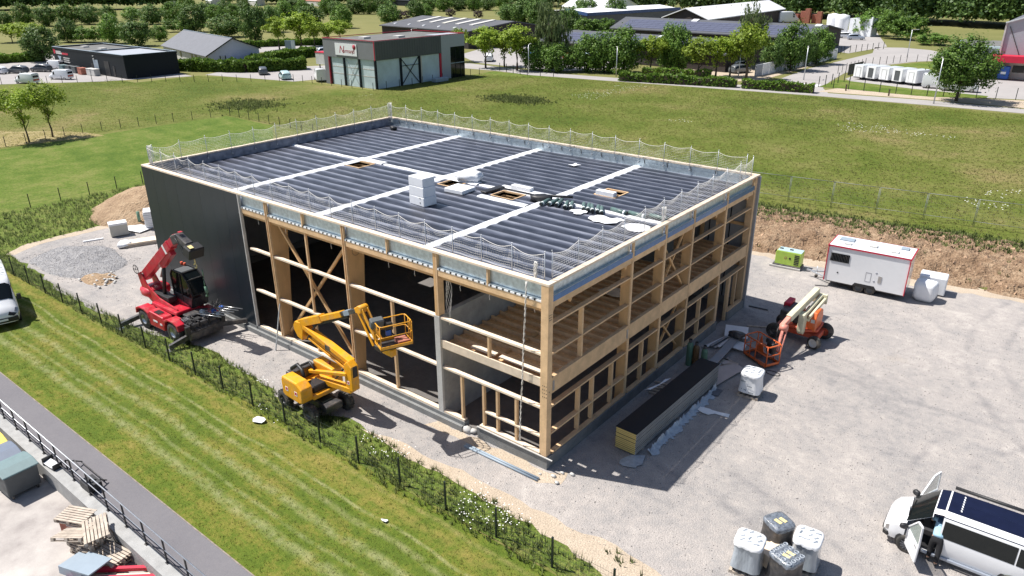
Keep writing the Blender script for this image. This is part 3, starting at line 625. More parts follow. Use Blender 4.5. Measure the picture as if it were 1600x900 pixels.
# eaves: timber beam, slotted deck edge, galvanised parapet, timber cap
bays = [(-19.45,-17.36),(-17.14,-11.49),(-11.27,-5.76),(-5.52,-.27)]
for a, b in bays:
    hb_('eaves_beam','wood', a,-.03,6.93, b,.09,7.19, .005)
    hb_('deck_edge','white', a,-.045,7.195, b,.10,7.26)
    t = MB(); x = a+.1
    while x < b-.15: t.box(x,-.051,7.203,x+.08,.03,7.272); x += .30
    kind(t.build('deck_slots','black',H),'stuff')
    hb_('parapet_sheet','galv', a,.09,7.28, b,.12,7.895)
    hb_('sheet_ledge','galv', a,-.02,7.272, b,.085,7.30)
for x in (-14.35,-8.5,-2.85): hb_('stud','wood', x-.04,-.05,7.196, x+.04,.085,7.895)
hb_('eaves_beam','glulam', XL+.3,.12,6.75, -.3,.32,7.18)
hb_('cap_timber','woodlight', XL-.06,-.09,7.905, .10,.18,8.0, .006)
hb_('cap_timber','woodlight', XL-.06,YB-.16,7.905, .12,YB+.10,8.0, .006)
hb_('cap_timber','woodlight', XL-.06,.185,7.905, XL+.18,YB-.165,8.0, .006)
hb_('cap_timber','woodlight', -.14,.185,7.905, .10,YB-.165,8.0, .006)
# short side (east): posts, rails, braces, beams
PY = [6.05,9.0,11.85,15.68,19.35]
for y in PY[:-1]:
    hb_('post','glulam', -.44,y-.08,.03, -.02,y+.08,7.18); hb_('post_edge','wood', -.015,y-.075,.53, .055,y+.075,7.90, .004)
runs = [(.24,PY[0]-.09),(PY[0]+.09,PY[1]-.09),(PY[1]+.09,PY[2]-.09),(PY[2]+.09,PY[3]-.09),(PY[3]+.09,19.2)]
for k, (a, b) in enumerate(runs):
    for z in (6.32 if k<1 else 6.2, 5.05):
        hb_('rail','wood', -.20,a,z-.07, .03,b,z,.004)
    hb_('rail','wood', -.20,a,2.66, .03,b,2.74,.004)
    if k != 4: hb_('rail','wood', -.20,a,1.42, .03,b,1.50,.004)
    hb_('mezzanine_beam','wood', -.12,a,3.33, .06,b,4.04,.006)
    hb_('eaves_beam','wood', -.10,a,6.95, .03,b,7.19,.004)
    hb_('parapet_sheet','galv', -.12,a,7.46, -.09,b,7.895)
    hb_('sheet_ledge','galv', -.10,a,7.44, .05,b,7.457); hb_('sheet_ledge','skytint', .045,a,7.215, .06,b,7.437)
for y, z0, z1 in ((2.35,4.05,6.24),(2.3,.61,2.65),(3.35,.61,2.65),(4.9,.61,2.65),(7.55,.61,2.65),(13.6,.61,2.65),(17.4,.61,2.65),(18.3,.61,2.65)):
    hb_('stud','wood', -.17,y-.05,z0, .02,y+.05,z1)
for y in (13.7,): hb_('stud','wood', -.08,y-.05,7.20, .02,y+.05,7.43)
for (y0,z0,y1,z1,xx) in ((9.2,6.9,11.6,4.1,-.25),(9.2,4.1,11.7,6.9,-.34),(9.2,3.2,11.6,.7,-.25),(9.2,.7,11.7,3.2,-.34)):
    MB().bar((0,0,0),(0,y1-y0,z1-z0),.09,.09).build('brace','glulam',H,(xx,y0,z0))
for (y, z) in ((.35,7.0),(1.5,7.0),(5.6,7.0),(8.5,7.0),(14.6,7.0),(18.6,7.0)):
    MB().prism([(-.16,0),(.16,0),(0,-.22)],'x',-.12,-.02).build('bracket','glulam',H,(.0,y,z-.03))
# bolts on the posts
t = MB()
for j in range(4):
    for i in range(3): t.cbox((-.13+i*.09,-.085,3.3+j*.16),(.03,.012,.03)); t.cbox((.085,-.01+i*.07,6.55+j*.10) if j<3 else (.085,.05,3.5),(.012,.03,.03))
t.build('bolts','steel',H)
for y in (.35,5.9): MB().cbox((0,0,0),(.012,.12,.42)).build('bolt_plate','chrome',H,(.067,y,3.66))
for cx in (-11.38+.10,):
    t = MB()
    for i in range(22): a = i*.2856; t.cbox((cx+.012,.55+.22*math.cos(a),6.55+.22*math.sin(a)),(.01,.03,.03))
    t.build('bolt_ring','steel',H)
# mezzanine: joists over a ceiling board
hb_('ceiling_board','osb', -5.50,.32,3.60, -.14,YB-.4,3.76)
jm = MB().box(0,0,0,5.32,.075,.30).mesh('joist', M['wood'])
y = .75
while y < YB-.6:
    link('joist', jm, H, (-5.49,y,3.635)); y += .62
t = MB(); y = .76
while y < YB-.7:
    t.box(-2.9,y+.075,3.66,-2.82,y+.615,3.9) if y > .7 else None; y += .62
kind(t.build('blocking','glulam',H),'stuff')
hb_('mezzanine_board','woodlight', -4.15,.34,3.93, -2.9,.62,3.985); hb_('mezzanine_board','woodlight', -2.7,.36,3.935, -.35,.66,3.96)
# roof deck with openings
holes = [(-22.0,-20.5,8.75,9.95),(-10.3,-8.9,9.1,10.15),(-6.05,-4.85,12.6,13.9),(-14.1,-13.0,9.0,10.2)]
def cuts(x0,x1,y0,y1):
    """split a rectangle round the openings"""
    for (a,b,c,d) in holes:
        if x0 < b-1e-4 and x1 > a+1e-4 and y0 < d-1e-4 and y1 > c+1e-4:
            o = []
            if x0 < a: o += cuts(x0,a,y0,y1)
            if x1 > b: o += cuts(b,x1,y0,y1)
            xa, xb = max(x0,a), min(x1,b)
            if y0 < c: o += cuts(xa,xb,y0,c)
            if y1 > d: o += cuts(xa,xb,d,y1)
            return o
    return [(x0,x1,y0,y1)]
b = MB()
for (a,c,d,e) in cuts(XL+.2,-.13,.12,YB-.15): b.box(a,d,7.20,c,e,7.34)
b.build('roof_deck','decksteel',H)
for (a,b_,c,d) in holes:
    t = MB(); 
    for q in ((a-.06,c-.06,b_+.06,c),(a-.06,d,b_+.06,d+.06),(a-.06,c,a,d),(b_,c,b_+.06,d)): t.box(q[0],q[1],7.15,q[2],q[3],7.43)
    t.build('opening_kerb','wood',H)
# membrane sheets, one metre wide, laid along the hall; slightly sagging between the deck ribs
def memb(L, wd, seed):
    r = random.Random(seed); nx = max(2,int(L/1.2)); ny = 6; V = []; F = []
    a = [r.uniform(-.012,.012) for _ in range(nx+1)]
    for i in range(nx+1):
        for j in range(ny+1):
            v = j/ny; z = .012+.028*math.sin(math.pi*v)**1.0+.016*v+a[i]*math.sin(math.pi*v)
            V.append((L*i/nx, wd*v, z))
    for i in range(nx):
        for j in range(ny): F.append((i*(ny+1)+j,(i+1)*(ny+1)+j,(i+1)*(ny+1)+j+1,i*(ny+1)+j+1))
    for i in range(nx+1): V.append((L*i/nx,wd,0))      # lap edge
    k = (nx+1)*(ny+1)
    for i in range(nx): F.append((i*(ny+1)+ny,(i+1)*(ny+1)+ny,k+i+1,k+i))
    return npmesh('membrane_strip', np.array(V), np.array(F), M['membrane'], True)
xs = [XL+.2,-22.05,-14.85,-7.35,-.13]
for bi in range(4):
    x0, x1 = xs[bi]+(.22 if bi else 0), xs[bi+1]-(.22 if bi<3 else 0)
    for (y0,y1,n_) in ((.14,10.18,13),(10.55,YB-.16,12 if bi<2 else 13)):
        wd = (y1-y0)/n_
        for j in range(n_):
            for (a,c,d,e) in cuts(x0,x1,y0+j*wd,y0+(j+1)*wd):
                if e-d < .06 or c-a < .05: continue
                o = link('membrane_strip', memb(c-a, e-d, bi*50+j), H, (a,d,7.36))
# white insulation joints between the bays and along the ridge
def wsheet(x0,y0,x1,y1,seed,n=26,z=7.372):
    r = random.Random(seed); V=[]; F=[]; long_y = (y1-y0)>(x1-x0)
    for i in range(n+1):
        t = i/n; e0 = r.uniform(-.03,.03); e1 = r.uniform(-.03,.03); zz = z+r.uniform(0,.012)
        for (u,dz) in ((0,-.03),(.15,.02),(.5,.028),(.85,.02),(1,-.03)):
            if long_y: V.append((x0+(x1-x0)*u+(e0 if u<.5 else e1), y0+(y1-y0)*t, zz+dz))
            else: V.append((x0+(x1-x0)*t, y0+(y1-y0)*u+(e0 if u<.5 else e1), zz+dz))
    for i in range(n):
        for j in range(4):
            f = (i*5+j,i*5+j+1,(i+1)*5+j+1,(i+1)*5+j); F.append(f[::-1] if long_y else f)
    return link('insulation_joint', npmesh('insulation_joint', np.array(V), np.array(F), 'bitwhite', True), H)
for i, x in enumerate(xs[1:4]): wsheet(x-.29,.13,x+.29,YB-.15,i,z=7.41)
for i,(a,b_) in enumerate(((XL+.2,-22.3),(-20.2,-15.1),(-12.9,-10.7),(-7.1,-6.2),(-6.2,-.13))): wsheet(a,10.22,b_,10.52,10+i,12,z=7.40)
wsheet(-22.3,10.1,-20.0,10.75,31,8,7.45); wsheet(-15.0,10.0,-12.2,10.7,32,8,7.45); wsheet(-10.9,10.6,-7.5,11.0,33,8,7.45)
wsheet(-10.75,8.4,-7.6,8.9,34,8,7.42)
# inner parapet faces
hb_('parapet_sheet','galv', XL+.2,YB-.19,7.38, -.14,YB-.165,7.90)
hb_('parapet_sheet','membrane', XL+.185,.2,7.36, XL+.215,YB-.2,7.90)
for i in range(19):
    MB().bar((0,0,0),(.05,.10,-.42),.04,.02).build('parapet_bracket','steel',H,(XL+1.2+i*1.52,YB-.25,7.88))
# claddings: panels laid side by side
pm = MB().box(0,0,0,1.228,.10,7.86).mesh('cladding_panel', M['anthra'])
for i in range(8): link('cladding_panel', pm, H, (XL-.06+i*1.235,-.09+.001*(i%2),.04))
hb_('cladding_trim','conclight', -19.58,-.10,.04,-19.51,.06,7.9)
pmi = MB().box(0,0,0,1.144,.012,7.1).mesh('inner_panel', M['panelin'])
pme = MB().box(0,0,0,.10,1.145,7.86).mesh('end_panel', M['anthra'])
for i in range(17): link('end_panel', pme, H, (XL-.06+.001*(i%2),.12+i*1.149,.04))
pmb = MB().box(0,0,0,1.22,.10,7.86).mesh('cladding_panel', M['anthra'])
for i in range(24): link('cladding_panel', pmb, H, (XL+.05+i*1.227,YB+.001*(i%2),.04)); link('inner_panel', pmi, H, (XL+.12+i*1.227*.995,YB-.03,.06))
hb_('cladding_trim','panelin', .05,YB-.06,.05,.20,YB+.10,7.9)
hb_('inner_wall','panelin', XL+.06,.12,.05,XL+.08,YB-.1,7.15)
for z in (2.6,5.0): hb_('rail','glulam', XL+.1,YB-.16,z,-.3,YB-.04,z+.16)
for x in (-26.3,-8.6,-2.9): hb_('stud','glulam', x,YB-.3,.45,x+.16,YB-.05,7.1)
# east opening near the back and small inner things
hb_('door_jamb','wood', -.12,15.78,.03,.04,15.88,2.65); hb_('door_jamb','wood', -.12,17.15,.03,.04,17.24,2.65)

# safety net round the roof: posts and net sections
def netmesh(L, sag, seed, hh=.98):
    r = random.Random(seed); b = MB(); nx = int(L/.105); nz = 9
    def P(u,v):
        top = hh - sag*4*u*(1-u) - .01*math.sin(9*u+seed); bow = .10*math.sin(math.pi*u)*math.sin(math.pi*v)*(1+.4*math.sin(seed))
        return Vector((L*u, bow, .06+.02*math.sin(7*u+seed)+(top-.06)*v))
    for j in range(nz+1):
        rr = .012 if j == nz else .005 if j else .008
        b.path([P(i/8,j/nz) for i in range(9)], rr, 3)
    for i in range(1,nx):
        b.path([P(i/nx,j/3) for j in range(4)], .004, 3)
    return b.mesh('net_section', M['net'])
nets = {}
def netside(p0, p1, n, label, seed):
    a = Vector(p0); b = Vector(p1); L = (b-a).length; rz = math.atan2((b-a).y,(b-a).x); s = L/n
    t = thing('safety_net', label, 'safety net', a, rz, 'roof edge safety nets')
    pmsh = MB().tube((0,0,-.35),(0,0,1.05),.018,6).tube((0,0,1.05),(0,.03,1.11),.022,5).cbox((0,0,-.30),(.07,.10,.06)).mesh('post', M['galvpost'])
    for i in range(n+1): link('post', pmsh, t, (i*s,0,0))
    for i in range(n):
        k = (round(s,2), (i+seed)%4)
        if k not in nets: nets[k] = netmesh(s, .09+.035*k[1], k[1]+seed)
        link('net_section', nets[k], t, (i*s,0,0))
    return t
ZN = 7.98
netside((-29.0,.24,ZN),(-.35,.24,ZN),19,'white safety net on posts along the front long edge of the hall roof',0)
netside((-.20,.5,ZN),(-.20,19.2,ZN),11,'white safety net on posts along the right short edge of the hall roof',1)
netside((-29.0,19.34,ZN),(-.6,19.34,ZN),17,'white safety net on posts along the back edge of the hall roof',2)
netside((-29.14,.6,ZN),(-29.14,19.2,ZN),11,'white safety net on posts along the left edge of the hall roof',3)
def bundle(x,y,z,h,seed,label,r0=.10):
    r = random.Random(seed); b = MB()
    for i in range(9):
        a = i*.7; b.path([(x+r0*.5*math.cos(a+k)+r.uniform(-.03,.03), y+r0*.5*math.sin(a+k)+r.uniform(-.03,.03), z+h*k/6) for k in range(7)], .014, 4)
    return tag(b.build('gathered_net','net'), label, 'net')
bundle(-28.95,19.25,7.9,1.25,1,'bunched white netting tied upright at the far back corner of the roof',.22)
bundle(-29.0,.35,7.9,1.2,2,'bunched white netting tied upright at the left front corner of the roof',.18)
bundle(-.75,.22,7.9,.7,3,'bunched white netting tied at the near corner of the roof',.10)
bundle(-.28,9.2,7.6,1.0,4,'bunched white netting at the middle of the right roof edge',.16)
b = MB(); r = random.Random(2)
for s_ in (0,1,2):
    b.path([(-.88+.03*math.sin(k*1.9+s_*2.1)-.012*k, -.15+.03*math.cos(k*1.9+s_*2.1), 7.9-k*.27) for k in range(27)], .016, 4)
tag(b.build('hanging_net_rope','net'), 'twisted white net rope hanging down from the near roof corner', 'rope')
for j,(x,zt,ln) in enumerate(((-5.48,6.8,2.2),)):
    b = MB()
    for s_ in range(6): b.path([(x+.10*math.sin(k*.8+s_)+.03*s_, .45+.1*math.cos(k*.9+s_), zt-k*ln/8) for k in range(9)], .012, 4)
    tag(b.build('hanging_net','net'), 'loose grey netting hanging beside the upper post above the concrete wall', 'net')
b = MB()
for s_ in range(7): b.path([(-.55+.06*math.sin(k*.8+s_), .55+.07*math.cos(k*.9+s_), 6.7-k*.22) for k in range(8)], .010, 4)
tag(b.build('hanging_net','net'), 'net end hanging inside the corner post under the roof', 'net')
# short ties below the eaves
for i,(x,y) in enumerate(((-18.4,.2),(-16.1,.2),(-12.6,.2),(-8.7,.2),(-7.1,.2),(-4.5,.2),(-3.0,.25),(-.9,.4))):
    b = MB(); b.path([(x,y,6.95),(x+.02,y,6.75),(x-.02,y,6.6),(x+.01,y,6.45)],.012,4); tag(b.build('net_tie','net'),('first','second','third','fourth','fifth','sixth','seventh','eighth')[i]+' white net tie from the dark cladding below the front eaves beam','tie','net ties below the eaves')

# things on the roof
t = thing('insulation_stack','tall white wrapped stack of insulation boards standing on the roof','packaging',(-12.05,5.75,7.42),-.10)
for k,(z0_,hh_) in enumerate(((0,.46),(.465,.50),(.968,.47))):
    b = MB(); w_ = 1.16-.03*k; b.cbox((-.02*k,0,z0_+hh_/2),(w_,.84-.02*k,hh_),rz=.015*k)
    b.build('board_pack','white',t,bevel=.03,seg=2)
for z in (.18,.42): MB().tube((.30,-.435,z),(.30,-.428,z),.035,10).build('vent_dot','black',t)
t2 = tag(MB().cbox((0,0,.10),(1.25,1.15,.20)).build('insulation_board','white',None,(-12.15,8.65,7.42),.05,bevel=.01),'flat white insulation board lying on the roof beside the tall stack','board')
tag(MB().blob((0,0,.30),(.72,.50,.30),5,.12,3,.62).build('plastic_bundle','white',None,(-13.05,10.5,7.42),.15),'puffy white plastic bundle lying on the roof ridge','bundle')
tag(MB().cbox((0,0,.05),(1.5,.42,.10)).build('rubber_mat','black',None,(-10.75,9.75,7.45),1.5,bevel=.02),'black folded membrane strip beside the middle roof opening','membrane')
rl = MB().tube((0,-.5,.10),(0,.5,.10),.10,12).mesh('roll_wrap', M['rollgreen']); rle = MB().tube((0,.5,.10),(0,.53,.10),.085,12).mesh('roll_end', M['black'])
rib = MB().tube((0,-.40,.10),(0,-.30,.10),.105,12).mesh('paper_band', M['white'])
rolls = [(-7.1,9.55,.15),(-6.75,9.75,.1),(-6.45,9.85,.3),(-5.95,9.75,.45),(-5.7,9.85,.5),(-5.1,10.05,.55),(-4.85,10.1,.5),(-4.6,10.05,.6),(-4.3,10.1,.5),(-4.05,10.05,.55),(-3.3,10.45,1.35),(-2.3,10.5,1.45),(-1.3,10.75,1.5)]
for i,(x,y,a) in enumerate(rolls):
    t = thing('membrane_roll',('first','second','third','fourth','fifth','sixth','seventh','eighth','ninth','tenth','eleventh','twelfth','last')[i]+' dark green membrane roll from the black tarpaulin along the roof ridge','roll',(x,y,7.42),a,'membrane rolls on the roof ridge')
    link('roll_wrap',rl,t); link('roll_end',rle,t); link('roll_end',rle,t,(0,-1.03,0)); link('paper_band',rib,t)
tag(MB().blob((0,0,.12),(.55,.34,.2),8,.2,2,.8).build('folded_tarpaulin','black',None,(-7.6,9.9,7.42),.6),'crumpled black tarpaulin at the start of the row of rolls','tarpaulin')
tag(MB().tube((0,0,.2),(1.3,.5,.22),.07,8).build('membrane_roll','black',None,(-7.5,10.2,7.42)),'thin black roll lying across the tarpaulin on the white joint','roll')
def scrap(name, pts, z, label, cat, m='white', th=.02, tilt=.03):
    if m in ('white','foil'):
        rj = random.Random(int(abs(pts[0][0])*97)); q = []
        for a_, b_ in zip(pts, pts[1:]+pts[:1]):
            d_ = math.hypot(b_[0]-a_[0], b_[1]-a_[1]); q.append(a_); q.append(((a_[0]+b_[0])/2+rj.uniform(-.28,.28)*d_, (a_[1]+b_[1])/2+rj.uniform(-.28,.28)*d_))
        pts = q
    b = MB(); n = len(pts); r = random.Random(len(pts)); V = [(x,y,z+r.uniform(0,tilt)) for x,y in pts]
    V2 = [(x,y,q+th) for x,y,q in V]; b.add(V+V2, [list(range(n))[::-1], list(range(n,2*n))]+[[i,(i+1)%n,n+(i+1)%n,n+i] for i in range(n)])
    return tag(b.build(name,m), label, cat)
scrap('paper_scrap',[(-5.35,9.15),(-4.95,8.9),(-4.6,9.05),(-4.5,9.4),(-4.75,9.65),(-5.15,9.6)],7.44,'small crumpled white sheet on the roof below the rolls','sheet')
scrap('paper_scrap',[(-4.0,8.75),(-3.5,8.45),(-2.9,8.5),(-2.5,8.9),(-2.4,9.5),(-2.9,9.6),(-3.2,9.35),(-3.7,9.45),(-3.95,9.2)],7.44,'large torn white sheet on the roof near the right edge','sheet')
scrap('paper_scrap',[(-2.1,8.6),(-1.5,8.3),(-.95,8.6),(-.95,9.3),(-1.4,9.45),(-2.0,9.2)],7.44,'white sheet lying against the net at the right roof edge','sheet')
scrap('paper_scrap',[(-10.8,17.0),(-10.3,16.9),(-10.1,17.4),(-10.6,17.5)],7.44,'small white scrap on the roof near the back edge','sheet')
for (a,b_,c,d,lb) in ((-6.0,-4.9,12.55,12.9,'white insulation block standing in the right roof opening'),(-10.2,-8.9,10.62,10.95,'white insulation strip beside the middle roof opening')):
    tag(MB().box(a,c,7.40,b_,d,7.66).build('insulation_block','white',None,bevel=.01),lb,'block')
tag(MB().blob((0,0,.1),(.28,.2,.16),3,.2,2,.8).build('tool_bag','black',None,(-27.6,18.2,7.42)),'small black bag on the roof by the far back corner','bag')
# things on the mezzanine
t = thing('wrapped_crate','dark green wrapped crate standing on the upper floor','crate',(-3.4,14.6,3.95),.1)
MB().cbox((0,0,.75),(1.5,2.1,1.45)).build('wrapping','binplastic',t,bevel=.06,seg=2); MB().cbox((0,0,.02),(1.4,2.0,.04)).build('pallet_base','palletwood',t)
scrap('floor_sheet',[(-3.2,8.6),(-2.2,8.4),(-1.5,8.8),(-1.9,9.2),(-2.3,9.0),(-2.2,9.5),(-3.0,9.2)],3.96,'pale offcut board lying on the upper floor joists','board','woodlight',.03,.01)
scrap('floor_sheet',[(-8.3,5.2),(-7.2,5.0),(-6.9,6.0),(-8.0,6.2)],2.9,'pale board lying on a stack in the dark hall','board','woodlight',.03,.01)
tag(MB().cbox((-7.6,5.6,1.45),(1.1,1.0,2.85)).build('dark_stack','darkwall'),'dark stack inside the hall under a pale board','stack')
# prop leaning against the front and things along the front
tag(MB().bar((-17.05,-.72,0),(-17.1,-.07,2.45),.05,.05).build('leaning_prop','galvpost'),'thin pale prop leaning against the first big column','prop')
t = thing('drain_pipes','long grey pipes lying on the gravel in front of the near corner','pipe',(-3.5,-.95,0))
for i in range(2): MB().tube((0,i*.12,.05),(3.75,.05+i*.12,.05),.05,8).build('pipe','bluegrey',t)
for i,(x,y,s) in enumerate(((-4.15,-.05,.3),(-3.9,.05,.22),(.6,-.3,.13),(.95,-.55,.11),(.75,.1,.1),(1.15,.25,.12),(.1,-.5,.08))):
    tag(MB().blob((0,0,s*.4),(s,s*.7,s*.5),i,.25,1,.8).build('concrete_lump','conclight',None,(x,y,0)), ('broken concrete lump by the near corner plinth, '+('nearest the plinth end','farthest out on the gravel','just inside the shade','right of the others','left under the plinth')[i-2]) if x>0 else ('larger' if i==0 else 'smaller')+' concrete lump in the door gap of the front plinth','rubble', 'lumps by the near corner' if x>0 else None)
# ---------------------------------------------------------------- machines and vehicles
def wheel(parent, c, r, w_, ax=(0,1,0), tread=True, rimm='chrome', rimr=.55, n=20, name='wheel'):
    b = MB(); s = w_/2
    b.lathe((0,0,0), ax, [(r*rimr,-s),(r*.86,-s),(r*.97,-s*.7),(r,-s*.3),(r,s*.3),(r*.97,s*.7),(r*.86,s),(r*rimr,s)], n)
    if tread:
        d, sd, u = basis(ax)
        for i in range(n):
            a = 2*math.pi*(i+.5)/n; p = sd*math.cos(a)*r+u*math.sin(a)*r
            for k in (-1,1):
                q = p + d*k*s*.42; b.bar(q-d*s*.36, q+d*s*.36, r*.09, r*.10, up=p)
    o = b.build(name, 'rubber', parent, c)
    b = MB(); b.lathe((0,0,0), ax, [(.001,-s*.45),(r*.25,-s*.5),(r*.42,-s*.35),(r*rimr*.92,-s*.8),(r*rimr*1.03,-s*.98),(r*rimr*1.03,s*.98),(r*rimr*.92,s*.8),(r*.42,s*.35),(r*.25,s*.5),(.001,s*.45)], n)
    b.build('rim', rimm, o)
    return o
def spokes(o, ax_s, w_, r, m='slate'):
    b = MB()
    for i in range(12):
        a = 2*math.pi*i/12; b.bar((math.cos(a)*r*.2,ax_s*w_,math.sin(a)*r*.2),(math.cos(a)*r*.62,ax_s*w_*1.0,math.sin(a)*r*.62),r*.09,.012,up=(0,1,0))
    kind(b.build('rim_spokes',m,o),'stuff')

# --- red rotating telehandler
T = thing('telehandler','red rotating telehandler with raised boom and cab beside the dark clad end wall','telehandler',(-23.6,-2.35,0),math.radians(2))
for x in (-1.55,1.35):
    for y in (-1.02,1.02): wheel(T,(x,y,.56),.56,.42,rimm='chrome')
MB().prism([(-2.35,.55),(-2.2,.45),(2.2,.42),(2.45,.6),(2.45,.95),(-2.35,.95)],'y',-.62,.62).build('chassis','steel',T,bevel=.03)
for s in (-1,1):
    b = MB(); b.prism([(-.85,.42),(.62,.42),(.70,1.02),(.55,1.22),(-.75,1.30),(-.92,1.1)],'y',s*.66,s*1.24).build('side_hood','red',T,bevel=.05,seg=2)
    for xc in (-1.55,1.35):
        pts = [(xc-.72,.78),(xc-.66,1.12),(xc-.30,1.28),(xc+.30,1.28),(xc+.66,1.12),(xc+.74,.80),(xc+.62,.80),(xc+.52,1.05),(xc+.22,1.17),(xc-.22,1.17),(xc-.54,1.05),(xc-.62,.78)]
        MB().prism(pts,'y',s*.66,s*1.25).build('mudguard','red',T,bevel=.02)
b = MB()
for i in range(6): b.cbox((-.35+i*.09,-1.0,1.305),(.05,.34,.02),ry=.05)
kind(b.build('hood_vents','black',T),'stuff')
b = MB(); b.cbox((-.2,-1.247,.82),(.42,.008,.10)); b.cbox((.35,-1.247,.76),(.22,.008,.10)); b.build('side_lettering','white',T)
MB().cbox((2.05,0,1.02),(.95,1.7,.22)).cbox((1.6,.1,1.30),(.6,1.1,.12)).build('front_deck','steel',T,bevel=.03)
MB().prism([(2.35,.35),(2.65,.30),(2.74,.78),(2.5,.98),(2.3,.98)],'y',-.98,.98).build('front_bumper','steel',T,bevel=.04)
for y in (-.75,-.25,.3,.78): MB().prism([(2.3,.9),(2.62,.86),(2.5,1.22),(2.2,1.25)],'y',y-.05,y+.05).build('front_rib','black',T,bevel=.01)
for i,(x,y,sx,sy,sz) in enumerate(((1.75,-.62,.5,.36,.16),(2.15,-.2,.32,.5,.14),(1.95,.45,.42,.34,.2),(2.3,.75,.3,.28,.18),(1.5,.72,.3,.3,.22))): MB().cbox((x,y,1.19),(sx,sy,sz),rz=.1*i).build('deck_plate',('slate','black','bluegrey','black','steel')[i],T,bevel=.02)
b = MB(); r = random.Random(8)
for i in range(7): y = r.uniform(-.8,.8); b.path([(1.4,y,1.2),(1.9,y+r.uniform(-.2,.2),1.42),(2.35,y+r.uniform(-.3,.3),1.25),(2.7,y+r.uniform(-.3,.3),.8)],.022,5)
kind(b.build('hoses','black',T),'stuff')
for s in (-1,1): MB().cbox((2.62,s*1.02,.95),(.22,.24,.5)).build('stabiliser_bracket','black',T,bevel=.02)
for (p,q) in (((-2.2,-.5,.6),(-2.55,-2.1,.25)),((2.5,-.6,.65),(2.15,-1.9,.22)),((2.4,.5,.65),(3.35,2.75,.42)),((-2.2,.5,.6),(-2.5,2.0,.25))):
    b = MB(); b.bar(p,q,.20,.24); o = b.build('outrigger','steel',T)
    MB().cbox((q[0],q[1],.03),(.42,.34,.06)).bar((q[0],q[1],.03),(q[0],q[1],.3),.09).build('foot','chrome',o)
MB().lathe((-.1,0,.95),(0,0,1),[(.75,0),(.75,.22),(.6,.25)],24).build('slew_ring','black',T)
# turret: floor, two tall side plates, counterweight
MB().cbox((-.2,.05,1.32),(2.5,1.4,.22)).build('turret_base','red',T,bevel=.03)
for s in (-1,1):
    pl = [(-2.55,2.05),(-2.75,2.75),(-2.45,2.95),(-1.9,2.25),(-.9,1.75),(.85,1.52),(.95,1.25),(-1.6,1.25),(-2.2,1.55)]
    MB().prism(pl,'y',-.10+s*.34-.04,-.10+s*.34+.04).build('side_plate','red',T,bevel=.012)
MB().blob((-2.25,.1,1.75),(.62,.78,.36),4,.05,3,.7).build('counterweight','red',T)
MB().cbox((-.9,-.10,1.72),(1.6,.5,.35)).build('hydraulic_bay','black',T,bevel=.03)
# boom in the turret plane
P0 = Vector((-2.45,-.10,2.68)); P1 = Vector((2.05,-.10,6.05)); D = (P1-P0).normalized(); N = Vector((-D.z,0,D.x))
MB().bar(P0-D*.25, P0+D*4.2, .44,.52,up=N).build('boom_outer','red',T,bevel=.03)
MB().bar(P0+D*4.2, P0+D*5.1, .36,.42,up=N).build('boom_inner','red',T,bevel=.02)
MB().bar(P0+D*3.55, P0+D*3.72, .452,.532,up=N).build('white_band','white',T)
MB().bar(P0+D*2.2-N*.42, P0+D*3.9-N*.36, .30,.30,up=N).build('boom_belly','red',T,bevel=.02)
MB().tube((-.9,-.10,1.75), P0+D*2.3-N*.4, .10,10).build('lift_cylinder','black',T); MB().tube(P0+D*1.4-N*.75, P0+D*2.6-N*.32, .06,10).build('cylinder_rod','chrome',T)
MB().tube((-2.5,-.45,2.7),(-2.5,.25,2.7),.13,14).build('boom_pin','steel',T)
b = MB(); b.path([(-2.75+.26*math.cos(a*.52),-.52,3.05+.26*math.sin(a*.52)) for a in range(13)],.022,6); b.bar((-3.0,-.52,3.05),(-2.5,-.52,3.05),.02); b.bar((-2.75,-.52,2.8),(-2.75,-.52,3.3),.02); b.build('hose_reel','black',T)
hd = MB(); E0 = P0+D*5.0; hd.bar(E0-D*.25, E0+Vector((.42,0,.12)), .46,.50,up=N); hd.bar(E0+Vector((.25,0,.15)), E0+Vector((1.15,0,-.22)), .42,.42); hd.build('boom_head','steel',T,bevel=.05)
MB().cbox(E0+Vector((1.45,0,-.42)),(.62,.85,.62),ry=.35).build('winch_box','black',T,bevel=.06)
MB().cbox(E0+Vector((1.62,-.22,-.10)),(.26,.22,.02),ry=.35).build('warning_label','label',T)
MB().cbox(E0+Vector((.5,-.02,.43)),(.20,.2,.02)).build('warning_label','red',T)
b = MB()
for i in range(5): b.path([E0+Vector((.1,-.20+.09*i,.2)),E0+Vector((.6,-.26+.1*i,-.15)),E0+Vector((.8,-.26+.1*i,-.62)),E0+Vector((1.25,-.2+.08*i,-.66))],.022,5)
b.build('hoses','black',T)
h0 = E0+Vector((1.55,-.1,-.75)); MB().path([h0,h0+Vector((.02,0,-.3))],.03,6).path([h0+Vector((.12*math.cos(a*.6),0,-.42+.12*math.sin(a*.6))) for a in range(-4,6)],.028,6).build('hook','label',T)
tag(MB().path([(-19.95+.02*math.sin(i),-2.42,4.42-i*.16) for i in range(7)],.03,5,).path([(-19.90,-2.42,3.5),(-19.86,-2.42,3.2),(-19.9,-2.42,2.95)],.09,6).build('lifting_sling','bottle'),'green lifting sling hanging from the hook of the red telehandler','sling')
